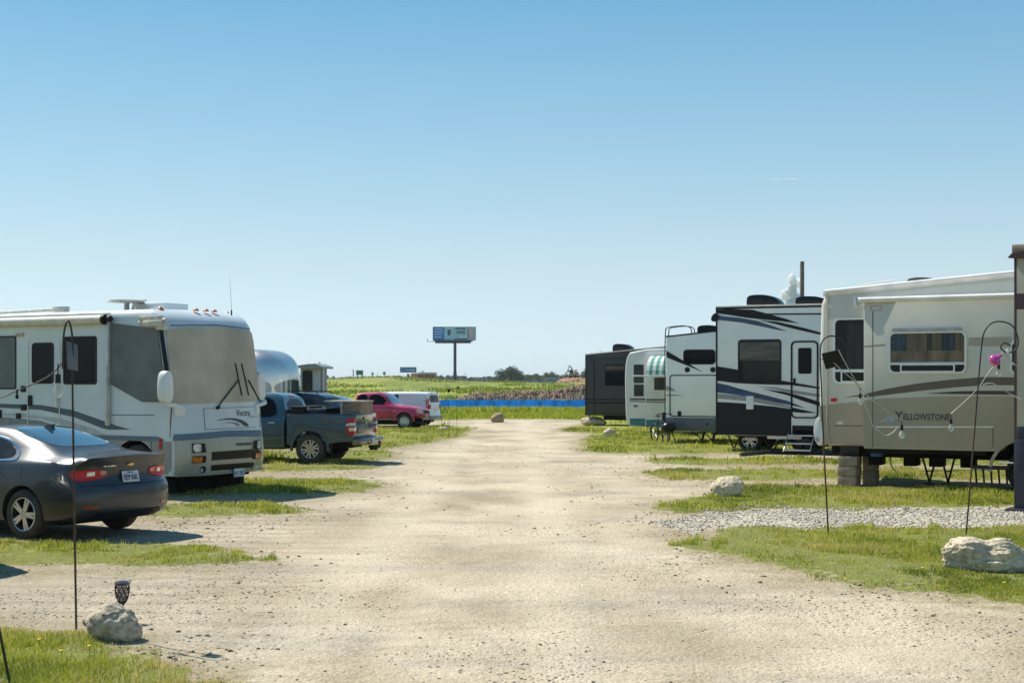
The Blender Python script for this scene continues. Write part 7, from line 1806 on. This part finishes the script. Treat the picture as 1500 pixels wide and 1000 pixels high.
def stick(label, px, pyt, pyb, Y, w, mat, name='thin_pole', cat='pole', group='thin poles on the horizon'):
    x, y = far_pt(px, Y); z0 = min(EYE + (HY - pyb) / F * Y, ground_z(x, y)); h = EYE + (HY - pyt) / F * Y - z0
    m = MB(); m.tube([(0, 0, -.3), (0, 0, h * .5), (0, 0, h)], [w, w * .92, w * .85], 10); o = m.build(name, mat); o.location = (x, y, z0); tag(o, label, cat, group)
    return o
stick('dark thin pole close left of the green highway sign', 517.5, 541, 558, 380, .14, steel_b)
stick('faint thin pole between the two small grey signs', 553, 544, 556, 480, .07, alu)
stick('faint thin pole right of the tall billboard post', 681, 545, 558, 480, .07, steel_b)
stick('faint thin mast at the left foot of the dark tree', 702, 552, 559, 480, .08, steel_b)
# tall weathered post and plume behind the black and white trailer
stick('tall brown wooden utility pole rising behind the black and white trailer', 1175, 383, 600, 100, .17, M('pole_wood', (.17, .14, .125), .85, var=.15, scale=4), 'utility_pole', 'utility pole', None)
# guard rail of the highway ramp
o = thing('guard_rail', 'long pale blue-grey guard rail of the raised road on the left horizon', 'guard rail', (*far_pt(455, 420), 0), 0)
m = MB(); zr = EYE + (HY - 555.2) / F * 420; m.box(-60, far_pt(533, 420)[0] - far_pt(455, 420)[0], 0, .3, zr - .35, zr + .15); m.build('rail', M('rail_blue_grey', (.32, .40, .45), .6, var=.1), o)
m = MB()
for k in range(22): m.box(-60 + k * 3.6, -59.7 + k * 3.6, .1, .3, -.5, zr)
m.build('post_row', M('rail_post', (.14, .15, .15), .7), o)
# small white cumulus and a wisp
def cloud(name, label, px, py, wpx, hpx, Y, seed, n, flat=1.0):
    r = random.Random(seed); c = P3(px, py, Y); bm = bmesh.new()
    for i in range(n):
        t = i / max(1, n - 1); s = (wpx / F * Y) * r.uniform(.24, .40) * flat
        oz = (t - .5) * .85 * hpx / F * Y; ox = r.gauss(0, .16) * wpx / F * Y if flat == 1 else r.gauss(0, .3) * wpx / F * Y; oz = oz if flat == 1 else 0; s = s * (1 if t < .55 else .8)
        mt = Matrix.Translation((ox, r.gauss(0, .15) * wpx / F * Y, oz)) @ Matrix.Diagonal((s * (1 if flat == 1 else 2.6), s, s * (1 if flat == 1 else .35), 1))
        bmesh.ops.create_icosphere(bm, subdivisions=4, radius=1, matrix=mt)
    for v in bm.verts: v.co += v.co.normalized() * (noise.noise(v.co * .06 * 3000 / Y) * .12 + noise.noise(v.co * .18 * 3000 / Y) * .05) * (hpx / F * Y)
    me = bpy.data.meshes.new(name); bm.to_mesh(me); bm.free()
    m = bpy.data.materials.new('cloud_vapour'); m.use_nodes = True; nt_ = m.node_tree; b_ = nt_.nodes['Principled BSDF']
    b_.inputs['Base Color'].default_value = (.92, .94, .96, 1); b_.inputs['Roughness'].default_value = 1; b_.inputs['Specular IOR Level'].default_value = 0
    tr = nt_.nodes.new('ShaderNodeBsdfTranslucent'); tr.inputs['Color'].default_value = (.9, .93, .96, 1); mx = nt_.nodes.new('ShaderNodeMixShader'); mx.inputs[0].default_value = .5
    tp = nt_.nodes.new('ShaderNodeBsdfTransparent'); lw = nt_.nodes.new('ShaderNodeLayerWeight'); lw.inputs['Blend'].default_value = .35
    mr_ = nt_.nodes.new('ShaderNodeMapRange'); mr_.inputs[1].default_value = .65 if flat == 1 else 0; mr_.inputs[3].default_value = .0 if flat == 1 else .90; mr_.inputs[4].default_value = 1.0; nt_.links.new(lw.outputs['Facing'], mr_.inputs[0])
    m2 = nt_.nodes.new('ShaderNodeMixShader'); nt_.links.new(mr_.outputs[0], m2.inputs[0])
    nt_.links.new(b_.outputs[0], mx.inputs[1]); nt_.links.new(tr.outputs[0], mx.inputs[2]); nt_.links.new(mx.outputs[0], m2.inputs[1]); nt_.links.new(tp.outputs[0], m2.inputs[2])
    nt_.links.new((mx if flat == 1 else m2).outputs[0], nt_.nodes['Material Output'].inputs['Surface']); me.materials.append(m); me.polygons.foreach_set('use_smooth', [True] * len(me.polygons))
    o = link(me, name); o.location = c; tag(o, label, 'cloud', kind='thing'); return o
cloud('cloud', 'small bright white puff of cloud behind the wooden pole and trailer roof', 1161, 430, 26, 44, 3000, 3, 10)
cloud('cloud', 'thin faint wisp of cloud high in the right half of the sky', 1149, 262, 34, 5, 3000, 9, 8, .30)
# the air itself: an even, very thin volume of haze round everything below the clouds
m = MB(); m.box(-3600, 3600, -950, 7200, -1.6, 26); hz_ = m.build('haze', [], None, smooth=0); tag(hz_, kind='stuff')
hm = bpy.data.materials.new('haze'); hm.use_nodes = True; hn = hm.node_tree; hn.nodes.remove(hn.nodes['Principled BSDF'])
hv = hn.nodes.new('ShaderNodeVolumePrincipled'); hv.inputs['Color'].default_value = (.86, .93, 1, 1); hv.inputs['Density'].default_value = .00011; hv.inputs['Anisotropy'].default_value = .3
hn.links.new(hv.outputs[0], hn.nodes['Material Output'].inputs['Volume']); hz_.data.materials.append(hm)
# dandelions
dpts = [(1352, 846), (88, 977), (131, 969), (700, 1000), (1108, 806), (1238, 858), (1470, 868), (1180, 790), (60, 960), (560, 640), (1040, 662), (1376, 700)]
yl_ = M('dandelion_yellow', (.78, .50, .02), .7, var=.1); grn = M('stem_green', (.10, .17, .03), .7)
proto = None
labs = ['yellow dandelion in front of the long two-humped boulder', 'yellow dandelion in the lower left grass below the hook pole', 'yellow dandelion between the hook pole foot and the left boulder', None, 'yellow dandelion at the left end of the near right grass strip', 'yellow dandelion mid-way along the near right grass strip', 'yellow dandelion at the right edge below the long boulder', 'yellow dandelion beside the crushed stone band', 'yellow dandelion near the lower left corner stake', 'yellow dandelion in front of the red pickup', 'yellow dandelion near the black and white trailer steps', 'yellow dandelion in the grass under the fifth wheel']
for (px, py), lab in zip(dpts, labs):
    if not lab: continue
    x, y = gp(px, py)
    if proto is None:
        proto = thing('dandelion', lab, 'flower', (0, 0, 0), 0, 'dandelions in the grass')
        m = MB(); m.tube([(0, 0, 0), (.01, 0, .05), (.012, 0, .10)], .0025, 5); m.build('stem', grn, proto)
        m = MB(); m.lathe([(0, .098), (.012, .10), (.024, .112), (.020, .120), (0, .124)], 12, 'z', (.012, 0, 0)); m.build('flower_head', yl_, proto, smooth=60); d_ = proto
    else: d_ = copy_tree(proto)
    d_['label'] = lab; d_.location = (x, y, ground_z(x, y)); d_.rotation_euler.z = px; d_.scale = (.75, .75, .75)
